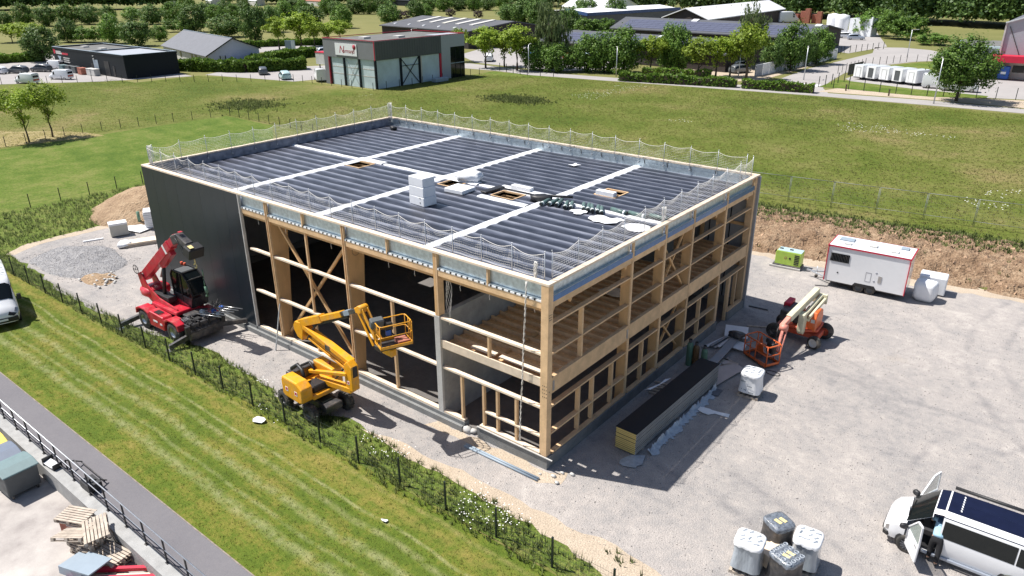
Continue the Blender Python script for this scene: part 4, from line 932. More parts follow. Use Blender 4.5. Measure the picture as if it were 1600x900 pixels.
# cab
cx0,cx1,cy0,cy1 = -.55,1.15,.30,1.20
prof = [(-.55,1.40),(1.05,1.40),(1.30,2.15),(.95,2.95),(.55,3.30),(-.35,3.32),(-.58,3.05)]
MB().prism(prof,'y',cy0,cy1).build('cab_glass','glass',T,bevel=.05,seg=2)
b = MB()
pr2 = [(x,z) for x,z in prof]
for y in (cy0-.015,cy1+.015):
    for i in range(len(pr2)): b.bar((pr2[i][0],y,pr2[i][1]),(pr2[(i+1)%len(pr2)][0],y,pr2[(i+1)%len(pr2)][1]),.06,.06)
    b.bar((.30,y,1.4),(.36,y,3.28),.06)
for (x,z) in pr2: b.bar((x,cy0,z),(x,cy1,z),.06)
b.build('cab_frame','black',T)
MB().prism([(-.58,1.36),(1.06,1.36),(1.25,1.95),(-.58,2.0)],'y',cy0-.03,cy1+.02).build('cab_lower_door','steel',T,bevel=.02)
MB().cbox((.08,.75,3.31),(.78,.72,.05)).build('cab_roof','greydark',T,bevel=.02)
for x in (-.62,-.32): MB().tube((x,1.05,3.3),(x,1.05,3.5),.07,10).build('beacon','redorange',T)
b = MB(); b.path([(1.2,.35,2.9),(1.5,.1,2.95),(1.55,.05,2.7)],.02,5); b.cbox((1.56,.03,2.6),(.05,.2,.28)); b.build('mirror','black',T)
# vacuum lifter resting on the front deck
t = thing('vacuum_lifter','tangled steel and blue lifting attachment resting on the front of the red telehandler','attachment',(-21.1,-1.6,1.25),.3)
for i in range(6):
    b = MB(); b.tube((-.7+.1*i,-.5+.2*i,.15+.03*i),(.9+.1*i,-.45+.22*i,.2+.02*i),.025,6).build('lifter_bar','chrome',t)
for i,(x,y) in enumerate(((-.5,-.3),(0,.0),(.5,-.2),(.1,.5))): MB().cbox((x,y,.24),(.24,.2,.16),rz=i).build('valve_block','blue' if i%2 else 'bluegrey',t,bevel=.02)
b = MB(); r = random.Random(3)
for i in range(6): b.path([(r.uniform(-.5,.6),r.uniform(-.4,.5),.25),(r.uniform(-.5,.6),r.uniform(-.4,.5),.75),(r.uniform(-.5,.6),r.uniform(-.4,.5),.7),(r.uniform(-.5,.6),r.uniform(-.4,.5),.3)],.018,5)
b.build('hoses','steel',t)

# --- yellow articulated boom lift
Yl = thing('boom_lift','yellow articulated boom lift with raised basket at the open front of the hall','boom lift',(-10.85,-2.85,0),math.radians(-3))
for i,(x,y) in enumerate(((-1.12,-.85),(.85,-.85),(1.1,.85),(-1.05,.85))): wheel(Yl,(x,y,.44),.44,.34,rimm='steel',rimr=.5)
MB().prism([(-1.5,.42),(1.45,.42),(1.5,.80),(-1.5,.80)],'y',-.42,.42).build('chassis','steel',Yl,bevel=.04)
MB().cbox((.35,-.1,.84),(1.5,.55,.06)).cbox((-.9,-.1,.84),(.6,.5,.08)).build('chassis_cover','fencegreen',Yl,bevel=.02)
for x in (-1.1,.95): MB().bar((x,-.9,.44),(x,.9,.44),.18,.18).build('axle','steel',Yl)
MB().cbox((-.3,-.62,.62),(.3,.05,.22)).build('reflector','red',Yl)
MB().lathe((0,0,.78),(0,0,1),[(.42,0),(.42,.22)],20).build('slew_ring','black',Yl)
cw = [(-.68,1.06),(-.50,.96),(.62,.96),(.84,1.06),(.86,1.72),(.50,1.95),(-.62,1.95),(-.70,1.7)]
MB().prism(cw,'y',-1.20,-.62).build('counterweight_hood','yellow',Yl,bevel=.07,seg=3)
MB().cbox((-1.0,0,1.35),(.42,1.3,.78)).build('rear_hood','steel',Yl,bevel=.06,seg=2)
MB().cbox((-.25,.95,1.42),(1.5,.55,.85)).build('side_hood','yellow',Yl,bevel=.06,seg=2)
MB().cbox((0,0,1.12),(1.8,1.3,.22)).build('turret_base','yellow',Yl,bevel=.03)
MB().cbox((.35,-.15,1.35),(.7,.7,.38)).cbox((.6,.35,1.3),(.4,.4,.3)).build('engine_bay','black',Yl,bevel=.05)
MB().path([(-.9,-.5,1.9),(-.6,-.35,2.15),(-.2,-.4,2.05),(.1,-.5,1.8)],.09,8).path([(-.9,.0,1.85),(-.5,.2,2.1),(0,.1,1.95)],.06,8).build('cable_guide','black',Yl)
for x in (-.28,.42): MB().cbox((x,-1.208,1.42),(.2,.006,.2)).build('warning_label','sticker' if False else 'white',Yl); MB().cbox((x,-1.213,1.43),(.13,.004,.13)).build('warning_mark','redtrim',Yl)
MB().cbox((-.1,.95,1.9),(.14,.12,.12)).build('filler_cap','brick',Yl)
def beam(p,q,w_,h,name,m='yellow',bev=.02,par=None): return MB().bar(p,q,w_,h).build(name,m,par or Yl,bevel=bev)
yb = .35
J = Vector((2.1,yb+.25,2.05))       # knuckle casting
beam((-.35,yb-.28,1.75),(J.x-.05,yb+.05,2.32),.16,.16,'lower_arm_rod'); beam((-.05,yb-.1,1.42),(J.x+.1,yb+.2,1.55),.36,.26,'lower_arm')
MB().prism([(J.x-.22,1.50),(J.x+.30,1.58),(J.x+.33,2.75),(J.x+.05,2.98),(J.x-.22,2.75)],'y',yb+.02,yb+.42).build('knuckle','yellow',Yl,bevel=.03)
MB().cbox((J.x+.22,yb+.22,2.5),(.26,.30,.55)).build('knuckle_cover','black',Yl,bevel=.05)
MB().cbox((J.x+.03,yb+.014,1.95),(.17,.006,.17)).build('warning_label','white',Yl); MB().cbox((J.x+.03,yb+.009,1.95),(.10,.004,.10)).build('warning_mark','redtrim',Yl)
K = Vector((-1.85,yb+.45,3.10))     # upper elbow
beam((J.x+.05,yb+.30,2.85),(K.x+.35,K.y,3.40),.34,.24,'upper_arm'); beam((J.x-.1,yb+.30,2.30),(K.x+.25,K.y,2.93),.15,.13,'upper_arm_rod')
beam((J.x-.5,yb+.34,2.55),(K.x+.9,K.y,2.95),.12,.14,'upper_arm_link')
MB().cbox((.55,yb+.25,3.02),(.35,.14,.25)).build('valve_block','steel',Yl)
MB().tube((.9,yb+.2,1.6),(1.65,yb+.35,2.5),.05,8).build('lift_cylinder','black',Yl); MB().tube((K.x+.6,K.y-.05,2.85),(K.x+1.4,K.y-.05,3.8),.055,8).build('jib_cylinder','black',Yl)
MB().prism([(K.x-.28,3.05),(K.x-.05,2.75),(K.x+.32,2.65),(K.x+.45,3.2),(K.x+.28,3.58),(K.x-.15,3.53),(K.x-.32,3.3)],'y',K.y-.2,K.y+.2).build('elbow','yellow',Yl,bevel=.03)
A = Vector((K.x+.15,K.y,3.48)); B = Vector((2.55,K.y+.1,5.35)); 
q = A.lerp(B,.40); beam(A,q,.36,.36,'boom_outer'); beam(q,A.lerp(B,.76),.30,.26,'boom_middle'); beam(A.lerp(B,.74),B,.22,.20,'boom_tip','steel')
MB().bar(A.lerp(B,.28)-Vector((0,.03,.24)),A.lerp(B,.86)-Vector((0,.03,.20)),.11,.10).build('cable_tray','black',Yl)
MB().bar(A.lerp(B,.80),A.lerp(B,.89),.235,.215).build('sticker','bluegrey',Yl)
Cn = Vector((2.92,K.y+.1,5.55)); b = MB(); b.bar(B-Vector((.05,0,0)),Cn,.22,.24); b.tube(Cn-Vector((0,.22,0)),Cn+Vector((0,.22,0)),.17,14); b.build('jib_pivot','yellow',Yl,bevel=.02)
Dn = Vector((3.85,K.y+.1,4.15))
for s in (-.13,.13): beam(Cn+Vector((.12,s,.02)),Dn+Vector((.12,s,.05)),.07,.15,'jib_bar')
for s in (-.13,.13): beam(Cn+Vector((-.20,s,-.1)),Dn+Vector((-.22,s,-.05)),.07,.12,'jib_bar')
MB().tube(Cn+Vector((0,0,-.1)),Dn+Vector((-.05,0,.3)),.05,8).build('jib_cylinder','steel',Yl)
MB().cbox(Dn+Vector((.1,0,-.08)),(.55,.34,.25)).build('jib_knuckle','black',Yl,bevel=.04); MB().cbox(Dn+Vector((.62,0,-.02)),(.62,.30,.36)).build('basket_mount','yellow',Yl,bevel=.04)
def basket(par, ox, oy, oz, lx, ly, h, m, rz=0, name='basket', th=1.0):
    g = bpy.data.objects.new(name, None); COL.objects.link(g); g.parent = par; g.location = (ox,oy,oz); g.rotation_euler = (0,0,rz); g.empty_display_size=.2
    MB().box(-lx/2,-ly/2,0,lx/2,ly/2,.04).build('basket_floor','steel',g)
    b = MB(); 
    for (x0,y0,x1,y1) in ((-lx/2,-ly/2,lx/2,-ly/2+.025),(-lx/2,ly/2-.025,lx/2,ly/2),(-lx/2,-ly/2,-lx/2+.025,ly/2),(lx/2-.025,-ly/2,lx/2,ly/2)): b.box(x0,y0,.0,x1,y1,.16)
    b.build('toe_board',m,g)
    b = MB(); c = .10
    ring = [(-lx/2+c,-ly/2),(lx/2-c,-ly/2),(lx/2,-ly/2+c),(lx/2,ly/2-c),(lx/2-c,ly/2),(-lx/2+c,ly/2),(-lx/2,ly/2-c),(-lx/2,-ly/2+c),(-lx/2+c,-ly/2)]
    b.path([(x,y,h) for x,y in ring],.022*th,6); b.build('top_rail',m,g)
    b = MB(); b.path([(x,y,h*.55) for x,y in ring],.016*th,5); b.build('middle_rail',m,g)
    for (x,y) in ((-lx/2,-ly/2),(lx/2,-ly/2),(lx/2,ly/2),(-lx/2,ly/2),(0,-ly/2),(0,ly/2),(-lx*.25,-ly/2),(lx*.27,ly/2)):
        MB().tube((0,0,.1),(0,0,h),.018*th,6).build('basket_post',m,g,(x*.985,y*.985,0))
    return g
bk = basket(Yl,4.62,K.y+.25,4.42,.80,1.35,1.05,'yellow',-.35)
MB().cbox((-.32,-.55,.95),(.34,.55,.42),ry=.3).build('control_panel','binplastic',bk,bevel=.05)
MB().cbox((-.2,-.1,.75),(.16,.3,.3)).path([(-.3,-.3,.8),(-.1,.1,.3),(.1,.5,.4),(-.2,.6,.15)],.04,6).build('control_cable','black',bk)
MB().cbox((.05,.35,.12),(.5,.5,.16)).build('tool_tray','brick',bk); MB().cbox((-.15,-.15,.5),(.12,.2,.22)).build('blue_tool','blue',bk)

# --- orange boom lift
O = thing('boom_lift','orange boom lift with cream arms folded and its cage lowered on the gravel yard','boom lift',(4.05,17.65,0))
for i,(x,y,rm,rr) in enumerate(((1.05,-.80,'conclight',.36),(1.1,.75,'redorange',.46),(-1.1,-.75,'steel',.42),(-1.1,.75,'steel',.42))): wheel(O,(x,y,rr),rr,.30,rimm=rm,rimr=.66 if rm=='conclight' else .5,tread=False,ax=(.25,1,0) if i==0 else (0,1,0))
MB().cbox((0,0,.52),(2.3,.9,.30)).build('chassis','redorange',O,bevel=.04)
for x in (1.05,-1.05): MB().bar((x,-.75,.42),(x,.75,.42),.14).build('axle','steel',O)
MB().lathe((0,0,.67),(0,0,1),[(.4,0),(.4,.14)],20).build('slew_ring','black',O)
MB().prism([(-.55,-.70),(.55,-.78),(1.05,-.45),(1.0,.75),(-.2,.85),(-.9,.8)],'z',.80,.95).build('turret_base','redorange',O,bevel=.03)
MB().prism([(-.95,.85),(-.35,.75),(.10,.80),(.22,1.45),(.05,1.85),(-.30,1.98),(-.85,1.90),(-1.0,1.6)],'x',.42,1.12).build('engine_hood','orange',O,(-.18,.35,0),bevel=.06,seg=3)
MB().cbox((.77,-.655,1.45),(.20,.006,.20)).build('warning_label','conclight',O)
MB().cbox((-.75,.30,1.25),(.55,1.5,.62)).build('side_hood','steel',O,bevel=.06,seg=2); MB().cbox((-.95,.75,1.55),(.35,.9,.35)).build('front_hood','redtrim',O,bevel=.04)
MB().cbox((.28,-.62,1.15),(.12,.1,.35)).build('yellow_valve','yellow',O)
def ob(p,q,w_,h,n_,m='cream',w2=None,h2=None): return MB().bar(p,q,w_,h,w2=w2,h2=h2).build(n_,m,O,bevel=.02)
ob((.35,.85,2.62),(-.05,-2.05,1.92),.30,.34,'boom_outer'); ob((-.05,-2.0,1.90),(-.18,-2.65,1.62),.24,.26,'boom_inner','pink')
ob((.62,.85,2.35),(.42,-.95,1.85),.16,.20,'arm_bar'); ob((.82,.85,2.20),(.62,-.85,1.72),.14,.18,'arm_bar'); ob((.62,.85,2.02),(.55,-.8,1.5),.14,.16,'arm_bar')
MB().cbox((.55,.88,2.2),(.75,.14,.55)).build('arm_end_plate','cream',O,bevel=.03)
MB().prism([(-1.28,1.95),(-.85,2.0),(-.75,1.65),(-.80,.85),(-1.05,.75),(-1.25,.95)],'x',.18,.50).build('tower_link','cream',O,bevel=.03)
MB().cbox((-.1,-.2,1.45),(.4,.8,.8)).build('hydraulic_bay','black',O,bevel=.05)
MB().tube((-.25,-2.62,1.6),(.12,-2.62,1.6),.19,14).build('knuckle_drum','pink',O)
ob((-.08,-2.62,1.55),(-.02,-3.35,.55),.14,.20,'jib','pink'); ob((.10,-2.62,1.42),(.14,-3.35,.42),.07,.10,'jib_bar','pink')
MB().path([(-.2,-.9,1.5),(-.25,-1.6,1.9),(-.3,-2.3,1.7),(-.3,-2.8,1.5),(-.25,-3.2,.9)],.035,6).build('hoses','black',O)
bo = basket(O,-.62,-3.78,.12,1.65,.85,1.1,'orange',-.48,'basket',1.7)
MB().cbox((.35,.25,.75),(.5,.28,.6)).cbox((.1,.3,1.0),(.4,.2,.25)).build('control_panel','black',bo,bevel=.06)
MB().prism([(-.8,.16),(-.3,.16),(-.55,1.05)],'y',.40,.43).build('side_panel','orange',bo)
MB().cbox((.55,-.435,.10),(.5,.03,.2)).build('step_plate','orange',bo)
tag(MB().path([(4.4+.35*math.cos(a*.5),13.0+.2*math.sin(a*.5),.02) for a in range(14)],.018,5).build('cable_loop','black'),'thin black cable loop on the gravel in front of the orange lift cage','cable')

# ---- bodies of vans and cars
def vbody(st):
    """st: stations (x, half_w_low, half_w_belt, z_belt, half_w_roof, z_shoulder, z_top, z_low) rear to front"""
    V = []; 
    for (x,wl,wb,zb,wr,zs,zt,zl) in st:
        V += [(x,0,zl),(x,wl*.96,zl),(x,wl,zl+.14),(x,wb,zl+(zb-zl)*.55),(x,wb*.985,zb),(x,wr+(wb-wr)*.30,zs-(zs-zb)*.16),(x,wr,zs),(x,wr*.80,zt-.012),(x,0,zt)]
    return V
def panel_from(st, i0,i1,j0,j1, side, off=.006, fx0=.04, fx1=.04, fj=.06):
    """glass or trim patch riding on the body surface between stations i0..i1 and ring points j0..j1"""
    V = vbody(st); n = 9; b = MB(); idx = lambda i,j: Vector(V[i*n+j])
    rows = []
    for i in range(i0,i1+1):
        rows.append([idx(i,j) for j in range(j0,j1+1)])
    if fx0: rows[0] = [p.lerp(q,fx0) for p,q in zip(rows[0],rows[1])]
    if fx1: rows[-1] = [p.lerp(q,fx1) for p,q in zip(rows[-1],rows[-2])]
    for r in rows:
        a, c = r[0].copy(), r[-1].copy(); r[0] = r[0].lerp(r[1],fj); r[-1] = r[-1].lerp(r[-2],fj) if side != 0 else r[-1]
    m, k = len(rows), len(rows[0]); pts = []
    for a in range(m):
        for c in range(k):
            p = rows[a][c]; du = rows[min(a+1,m-1)][c]-rows[max(a-1,0)][c]; dv = rows[a][min(c+1,k-1)]-rows[a][max(c-1,0)]
            nn = du.cross(dv); nn = nn.normalized() if nn.length > 1e-6 else Vector((0,0,1))
            if nn.dot(Vector((0,p.y,p.z-.8))) < 0: nn = -nn
            pts.append(p+nn*off)
    sgn = 1 if side >= 0 else -1
    V1 = [(p.x,p.y*sgn,p.z) for p in pts]; fs = [(a*k+c,(a+1)*k+c,(a+1)*k+c+1,a*k+c+1) for a in range(m-1) for c in range(k-1)]
    b.add(V1, fs, True)
    if side == 0:
        b.add([(p.x,-p.y,p.z) for p in pts],[f[::-1] for f in fs],True)
    return b
def body_mesh(name, st, m, skip=(), n=9):
    V = vbody(st); m_ = len(st); b = MB(); A = V; Bv = [(x,-y,z) for x,y,z in V]
    f1 = []; 
    for i in range(m_-1):
        for j in range(n-1):
            if (i,j,1) not in skip: f1.append((i*n+j,(i+1)*n+j,(i+1)*n+j+1,i*n+j+1))
    f2 = []
    for i in range(m_-1):
        for j in range(n-1):
            if (i,j,-1) not in skip: f2.append((i*n+j+1,(i+1)*n+j+1,(i+1)*n+j,i*n+j))
    b.add(A,f1,True); b.add(Bv,f2,True)
    for i in (0,m_-1): b.add([V[i*n+j] for j in range(n)]+[(V[i*n+j][0],-V[i*n+j][1],V[i*n+j][2]) for j in range(n-2,0,-1)],[list(range(2*n-2))],False)
    me = b.mesh(name, M[m] if isinstance(m,str) else m)
    import bmesh
    bm = bmesh.new(); bm.from_mesh(me); bmesh.ops.remove_doubles(bm, verts=bm.verts, dist=.0008); bmesh.ops.recalc_face_normals(bm, faces=bm.faces); bm.to_mesh(me); bm.free()
    me.set_sharp_from_angle(angle=math.radians(42)); return me
VAN = [ # camper van, length 4.9, front at +x
 (-2.42,.80,.88,1.02,.74,1.80,1.88,.34),(-2.30,.88,.94,1.03,.79,1.84,1.94,.30),(-1.30,.90,.95,1.05,.80,1.86,1.97,.28),(-.15,.90,.95,1.05,.80,1.86,1.97,.28),
 (0.80,.90,.95,1.05,.79,1.85,1.96,.28),(1.10,.90,.95,1.04,.76,1.78,1.89,.28),(1.78,.90,.945,1.02,.72,1.16,1.22,.28),(2.02,.88,.93,.93,.70,1.04,1.13,.30),(2.25,.84,.89,.84,.62,.94,1.03,.28),(2.38,.74,.78,.72,.52,.82,.88,.28),(2.45,.58,.62,.62,.42,.68,.74,.30)]
def van_wheels(t, xs_, hw, r=.33, rim='steel', w_=.22):
    for x in xs_:
        for s in (-1,1):
            spokes(wheel(t,(x,s*(hw-.03),r),r,w_,rimm=rim,rimr=.68,tread=False), s, .118, r)
            MB().lathe((x,s*(hw+.008)-s*.05,r+.03),(0,s,0),[(.001,.044),(r*1.16,.044),(r*1.18,.0)],24).build('wheel_arch','black',t) if True else 0
V1 = thing('camper_van','white camper van with dark blue roof and both front doors open on the gravel','van',(14.0,4.80,0),math.pi+.02)
skip = {(4,j,s) for j in (2,3,4,5) for s in (1,-1)}|{(5,j,s) for j in (1,2,3,4) for s in (1,-1)}|{(4,1,1),(4,1,-1)}
link('body', body_mesh('body',VAN,'carwhite',skip), V1)
van_wheels(V1,(1.62,-1.38),.93,.34)
def onbody(name, m, *a, **k): return panel_from(VAN,*a,**k).build(name,m,V1)
onbody('windscreen','glass',5,6,5,8,0,.012,.03,-.04,.10); MB().bar((1.83,-.55,1.24),(1.80,.1,1.27),.03).bar((1.84,.05,1.24),(1.80,.62,1.27),.03).build('wiper','black',V1)
for s in (1,-1):
    onbody('side_window','glass',2,4,4,5,s,.010,.0,.06,.05); onbody('side_window','glass',1,2,4,5,s,.010,.05,.05,.05)
    onbody('headlight','chrome',8,9,3,4,s,.012,.15,.1,.1); onbody('roof_stripe','navy',1,5,5,6,s,.008,.02,.0,.55)
onbody('roof_panel','navy',1,4,7,8,0,.012,.06,.03,.02); onbody('roof_panel','navy',4,5,7,8,0,.012,.10,.05,.02)
onbody('rear_window','glass',0,1,5,8,0,.012,.1,.3,.2)
MB().cbox((2.43,0,.42),(.12,1.1,.2)).build('grille','black',V1,bevel=.03); MB().cbox((2.30,.72,.40),(.22,.26,.22),rz=-.5).build('bumper_insert','black',V1,bevel=.04); MB().cbox((2.30,-.72,.40),(.22,.26,.22),rz=.5).build('bumper_insert','black',V1,bevel=.04)
for s in (1,-1): MB().cbox((.1,s*.93,.30),(2.2,.07,.12)).build('sill_trim','silver',V1,bevel=.02)
b = MB(); b.tube((-2.3,-.80,2.0),(.75,-.80,2.0),.06,8); b.build('awning','black',V1)
MB().box(-2.3,-.8,.36,1.6,.8,.42).build('cabin_floor','black',V1)
for s in (-1,1):
    b = MB(); b.cbox((.35,s*.45,.78),(.5,.5,.16)); b.cbox((.10,s*.45,1.15),(.14,.48,.65),ry=-.15); b.cbox((.06,s*.45,1.55),(.10,.26,.2)); b.build('seat','steel',V1,bevel=.05)
MB().cbox((1.15,0,.98),(.5,1.6,.3)).build('dashboard','black',V1,bevel=.06); MB().lathe((.92,-.0+.45,1.05),(-.9,0,.45),[(.17,0),(.19,.01),(.17,.03)],18).build('steering_wheel','black',V1)
for i in range(7): MB().cbox((0,0,0),(.04,.10,.006)).build('roof_mark','bitwhite',V1,(.40,-.42+i*.14,1.988),rz=.2)
# open front doors, hinged at their front edge; vehicle left side = +y local
def vdoor(s, ang):
    g = bpy.data.objects.new('front_door', None); COL.objects.link(g); g.parent = V1; g.location = (1.70,s*.945,.0); g.rotation_euler = (0,0,s*ang)
    # the door spans local x 0..-1.02 from its hinge
    pr = [(0,.40),(0,1.05),(-.62,1.72),(-.92,1.78),(-1.00,1.05),(-1.0,.42)]
    MB().prism([(0,.36),(0,1.04),(-1.0,1.04),(-.98,.38)],'y',-.035*s,.035*s).build('door_skin','carwhite',g,bevel=.02)
    MB().prism([(-.06,.45),(-.06,.98),(-.92,.98),(-.92,.45)],'y',-.037*s,-.07*s).build('door_lining','steel',g,bevel=.02)
    MB().prism([(-.05,1.05),(-.62,1.70),(-.90,1.74),(-.94,1.05)],'y',-.008,.008).build('door_glass','glasst',g)
    b = MB(); fr_ = [(-.0,1.04),(-.60,1.74),(-.93,1.79),(-.99,1.04)]
    for i in range(3): b.bar((fr_[i][0],0,fr_[i][1]),(fr_[i+1][0],0,fr_[i+1][1]),.05,.05)
    b.build('window_frame','carwhite',g)
    MB().blob((-.05,s*.17,1.10),(.09,.14,.11),2,.05,2,.8).build('mirror','black',g); MB().cbox((-.85,s*.045,.95),(.16,.03,.03)).build('handle','chrome',g)
    return g
vdoor(1,-1.08); vdoor(-1,-1.15)
# ---------------------------------------------------------------- the man leaning into the camper van
def skinned(name, verts, edges, m, parent=None, sub=1, root=0):
    me = bpy.data.meshes.new(name); me.from_pydata([v[:3] for v in verts], edges, []); me.materials.append(M[m])
    o = bpy.data.objects.new(name, me); COL.objects.link(o)
    if parent: o.parent = parent
    o.modifiers.new('skin','SKIN'); me.skin_vertices or None
    if not me.skin_vertices:
        import bmesh
        bm = bmesh.new(); bm.from_mesh(me); bm.verts.layers.skin.verify(); bm.to_mesh(me); bm.free()
    for i, v in enumerate(verts):
        sv = me.skin_vertices[0].data[i]; r = v[3]; sv.radius = (r, v[4] if len(v) > 4 else r); sv.use_root = (i == root)
    if sub: s = o.modifiers.new('sub','SUBSURF'); s.levels = sub; s.render_levels = sub+1
    for p in me.polygons: p.use_smooth = True
    return o
def person(root_loc, rz):
    t = thing('person','person in light blue top and black trousers leaning into the camper van door','person',root_loc,rz)
    # facing +x, feet on the ground at x=0, trunk bent forward into the cabin
    L = [(0,0,.92,.14,.11),(0,.10,.86,.105),(.04,.12,.48,.075),(-.02,.13,.09,.05),(.16,.14,.04,.042),(0,-.10,.86,.105),(-.10,-.12,.48,.075),(-.22,-.12,.09,.05),(-.05,-.13,.04,.042),
         (.16,0,1.10,.165,.125),(.34,0,1.26,.17,.12),(.48,0,1.36,.16,.10),(.58,0,1.44,.055),(.68,0,1.50,.05),
         (.46,.20,1.34,.062),(.62,.30,1.12,.048),(.86,.26,1.06,.036),(.94,.25,1.06,.030),
         (.46,-.20,1.36,.062),(.60,-.32,1.52,.048),(.80,-.26,1.68,.036),(.86,-.25,1.72,.030)]
    E_ = [(0,1),(1,2),(2,3),(3,4),(0,5),(5,6),(6,7),(7,8),(0,9),(9,10),(10,11),(11,12),(12,13),(11,14),(14,15),(15,16),(16,17),(11,18),(18,19),(19,20),(20,21)]
    skinned('body',L,E_,'skin',t,1)
    tr = [(0,0,.94,.165,.135),(0,.10,.86,.125),(.04,.12,.48,.092),(-.02,.13,.12,.075),(0,-.10,.86,.125),(-.10,-.12,.48,.092),(-.22,-.12,.12,.075),(.07,0,1.01,.165,.135)]
    skinned('trousers',tr,[(0,1),(1,2),(2,3),(0,4),(4,5),(5,6),(0,7)],'trouser',t,1)
    sh = [(-.04,0,.96,.175,.150),(.06,0,1.03,.188,.152),(.20,0,1.14,.190,.148),(.36,0,1.28,.190,.138),(.48,0,1.37,.165,.112),(.46,.20,1.35,.082),(.55,.26,1.23,.070),(.46,-.20,1.37,.082),(.53,-.27,1.48,.070)]
    skinned('shirt',sh,[(0,1),(1,2),(2,3),(3,4),(4,5),(5,6),(4,7),(7,8)],'lightblue',t,1)
    sh = [(.30,0,1.245,.200,.150),(.40,0,1.325,.199,.145),(.49,0,1.385,.178,.122),(.55,0,1.42,.09)]
    skinned('dark_yoke',sh,[(0,1),(1,2),(2,3)],'darkblue',t,1)
    MB().blob((.76,0,1.55),(.115,.085,.105),1,.03,3).blob((.86,0,1.50),(.03,.02,.02),2,.02,1).blob((.77,.085,1.54),(.02,.015,.03),3,.02,1).blob((.77,-.085,1.54),(.02,.015,.03),4,.02,1).build('head','skin',t)
    MB().blob((.735,0,1.585),(.115,.092,.10),5,.05,3).build('hair','hair',t)
    for (hx,hy,hz,dx,dz) in ((.94,.25,1.06,1,0),(.86,-.25,1.72,.9,.4)):
        V=[(hx,hy,hz,.028,.018),(hx+.05*dx,hy,hz+.05*dz,.034,.016)]; Ed=[(0,1)]
        for k,(o_,ln) in enumerate(((-.028,.060),(-.010,.072),(.010,.068),(.028,.054))):
            i=len(V); V += [(hx+.075*dx,hy+o_,hz+.075*dz,.0095),(hx+(.075+ln*.6)*dx,hy+o_*1.15,hz+(.075+ln*.6)*dz-.008,.0085),(hx+(.075+ln)*dx,hy+o_*1.2,hz+(.075+ln)*dz-.028,.0075)]; Ed += [(1,i),(i,i+1),(i+1,i+2)]
        i=len(V); V += [(hx+.02*dx,hy+.036,hz+.02*dz-.008,.011),(hx+.055*dx,hy+.060,hz+.055*dz-.018,.009)]; Ed += [(0,i),(i,i+1)]
        skinned('hand',V,Ed,'skin',t,1)
    for (x,y) in ((.08,.135),(-.14,-.125)): MB().blob((x,y,.05),(.15,.055,.055),6,.03,2,.8).build('shoe','black',t)
person((13.20,3.86,.06), math.radians(92))
# ---------------------------------------------------------------- boundary fence with wire panels
def fence(label, pts, h, step, pm='fencegreen', wires=True, group=None, cat='fence', dens=.2, pr=.03, back=0):
    """posts and wire panels along a polyline"""
    t = thing('wire_fence', label, cat, (pts[0][0],pts[0][1],0), 0, group); o0 = Vector((pts[0][0],pts[0][1],0))
    pmesh = MB().box(-pr,-pr,0,pr,pr,h+.06).cbox((0,0,h+.07),(pr*2.3,pr*2.3,.02)).mesh('post', M[pm]); cache = {}
    for (a,b) in zip(pts[:-1],pts[1:]):
        a = Vector((*a,0)); b = Vector((*b,0)); L = (b-a).length; n = max(1,round(L/step)); s = L/n; ang = math.atan2((b-a).y,(b-a).x)
        for i in range(n+1 if b.x == pts[-1][0] and b.y == pts[-1][1] else n):
            link('post', pmesh, t, tuple(a+(b-a)*(i/n)-o0), ang)
        if wires:
            k = round(s,3)
            if k not in cache:
                w_ = MB(); z = .06
                while z <= h: w_.bar((0,0,z),(s,0,z),.006,.006); z += dens
                if dens < .25:
                    x = .1
                    while x < s: w_.bar((x,0,.05),(x,0,h),.004,.004,up=(1,0,0)); x += .10
                cache[k] = w_.mesh('wire_panel', M['wire'])
            for i in range(n): link('wire_panel', cache[k], t, tuple(a+(b-a)*(i/n)-o0), ang)
    return t
fence('dark green wire fence between the mown lawn and the construction site',[(8.0,-4.12),(3.35,-4.22),(-20.4,-4.75),(-34.9,-5.05),(-54.0,-5.3)],1.2,2.42)
fence('line of dark posts across the bright lawn left of the hall',[(-55.7,-3),(-55.6,14),(-55.3,30)],1.15,2.55,wires=True,dens=.3)
fence('dark post fence between the bright lawn and the meadow behind',[(-84.6,10),(-85.6,19),(-83.9,30),(-82.2,37.2)],1.1,2.3,dens=.3)
fence('dark post fence along the far side of the bright lawn',[(-82.0,37.3),(-60,36.5),(-46,30)],1.1,2.4,dens=.3)
t = thing('site_fence','thin grey temporary site fence along the crest of the soil bank','fence',(-26,40.2,0.3))
pts = [(-26+3.42*i, 40.15+.135*3.42*i) for i in range(22)]
fm = MB(); fm.tube((0,0,1.9),(3.40,0,1.9),.022,5); fm.tube((0,0,.15),(3.40,0,.15),.016,5)
pmsh = MB().tube((0,0,-.3),(0,0,1.9),.022,5).tube((.09,0,-.3),(.09,0,1.9),.018,5).mesh('post',M['tempfence'])
for i in range(1,22): fm.bar((i*.16,0,.15),(i*.16,0,1.9),.004,.004,up=(1,0,0))
for z in (.5,.85,1.2,1.55): fm.bar((0,0,z),(3.4,0,z),.004)
fm = fm.mesh('mesh_panel',M['tempfence']); a = math.atan2(.135,1)
for i in range(21):
    p = (pts[i][0]+26, pts[i][1]-40.2, 0); link('post',pmsh,t,p,a); link('mesh_panel',fm,t,(p[0]+.05,p[1],p[2]),a)

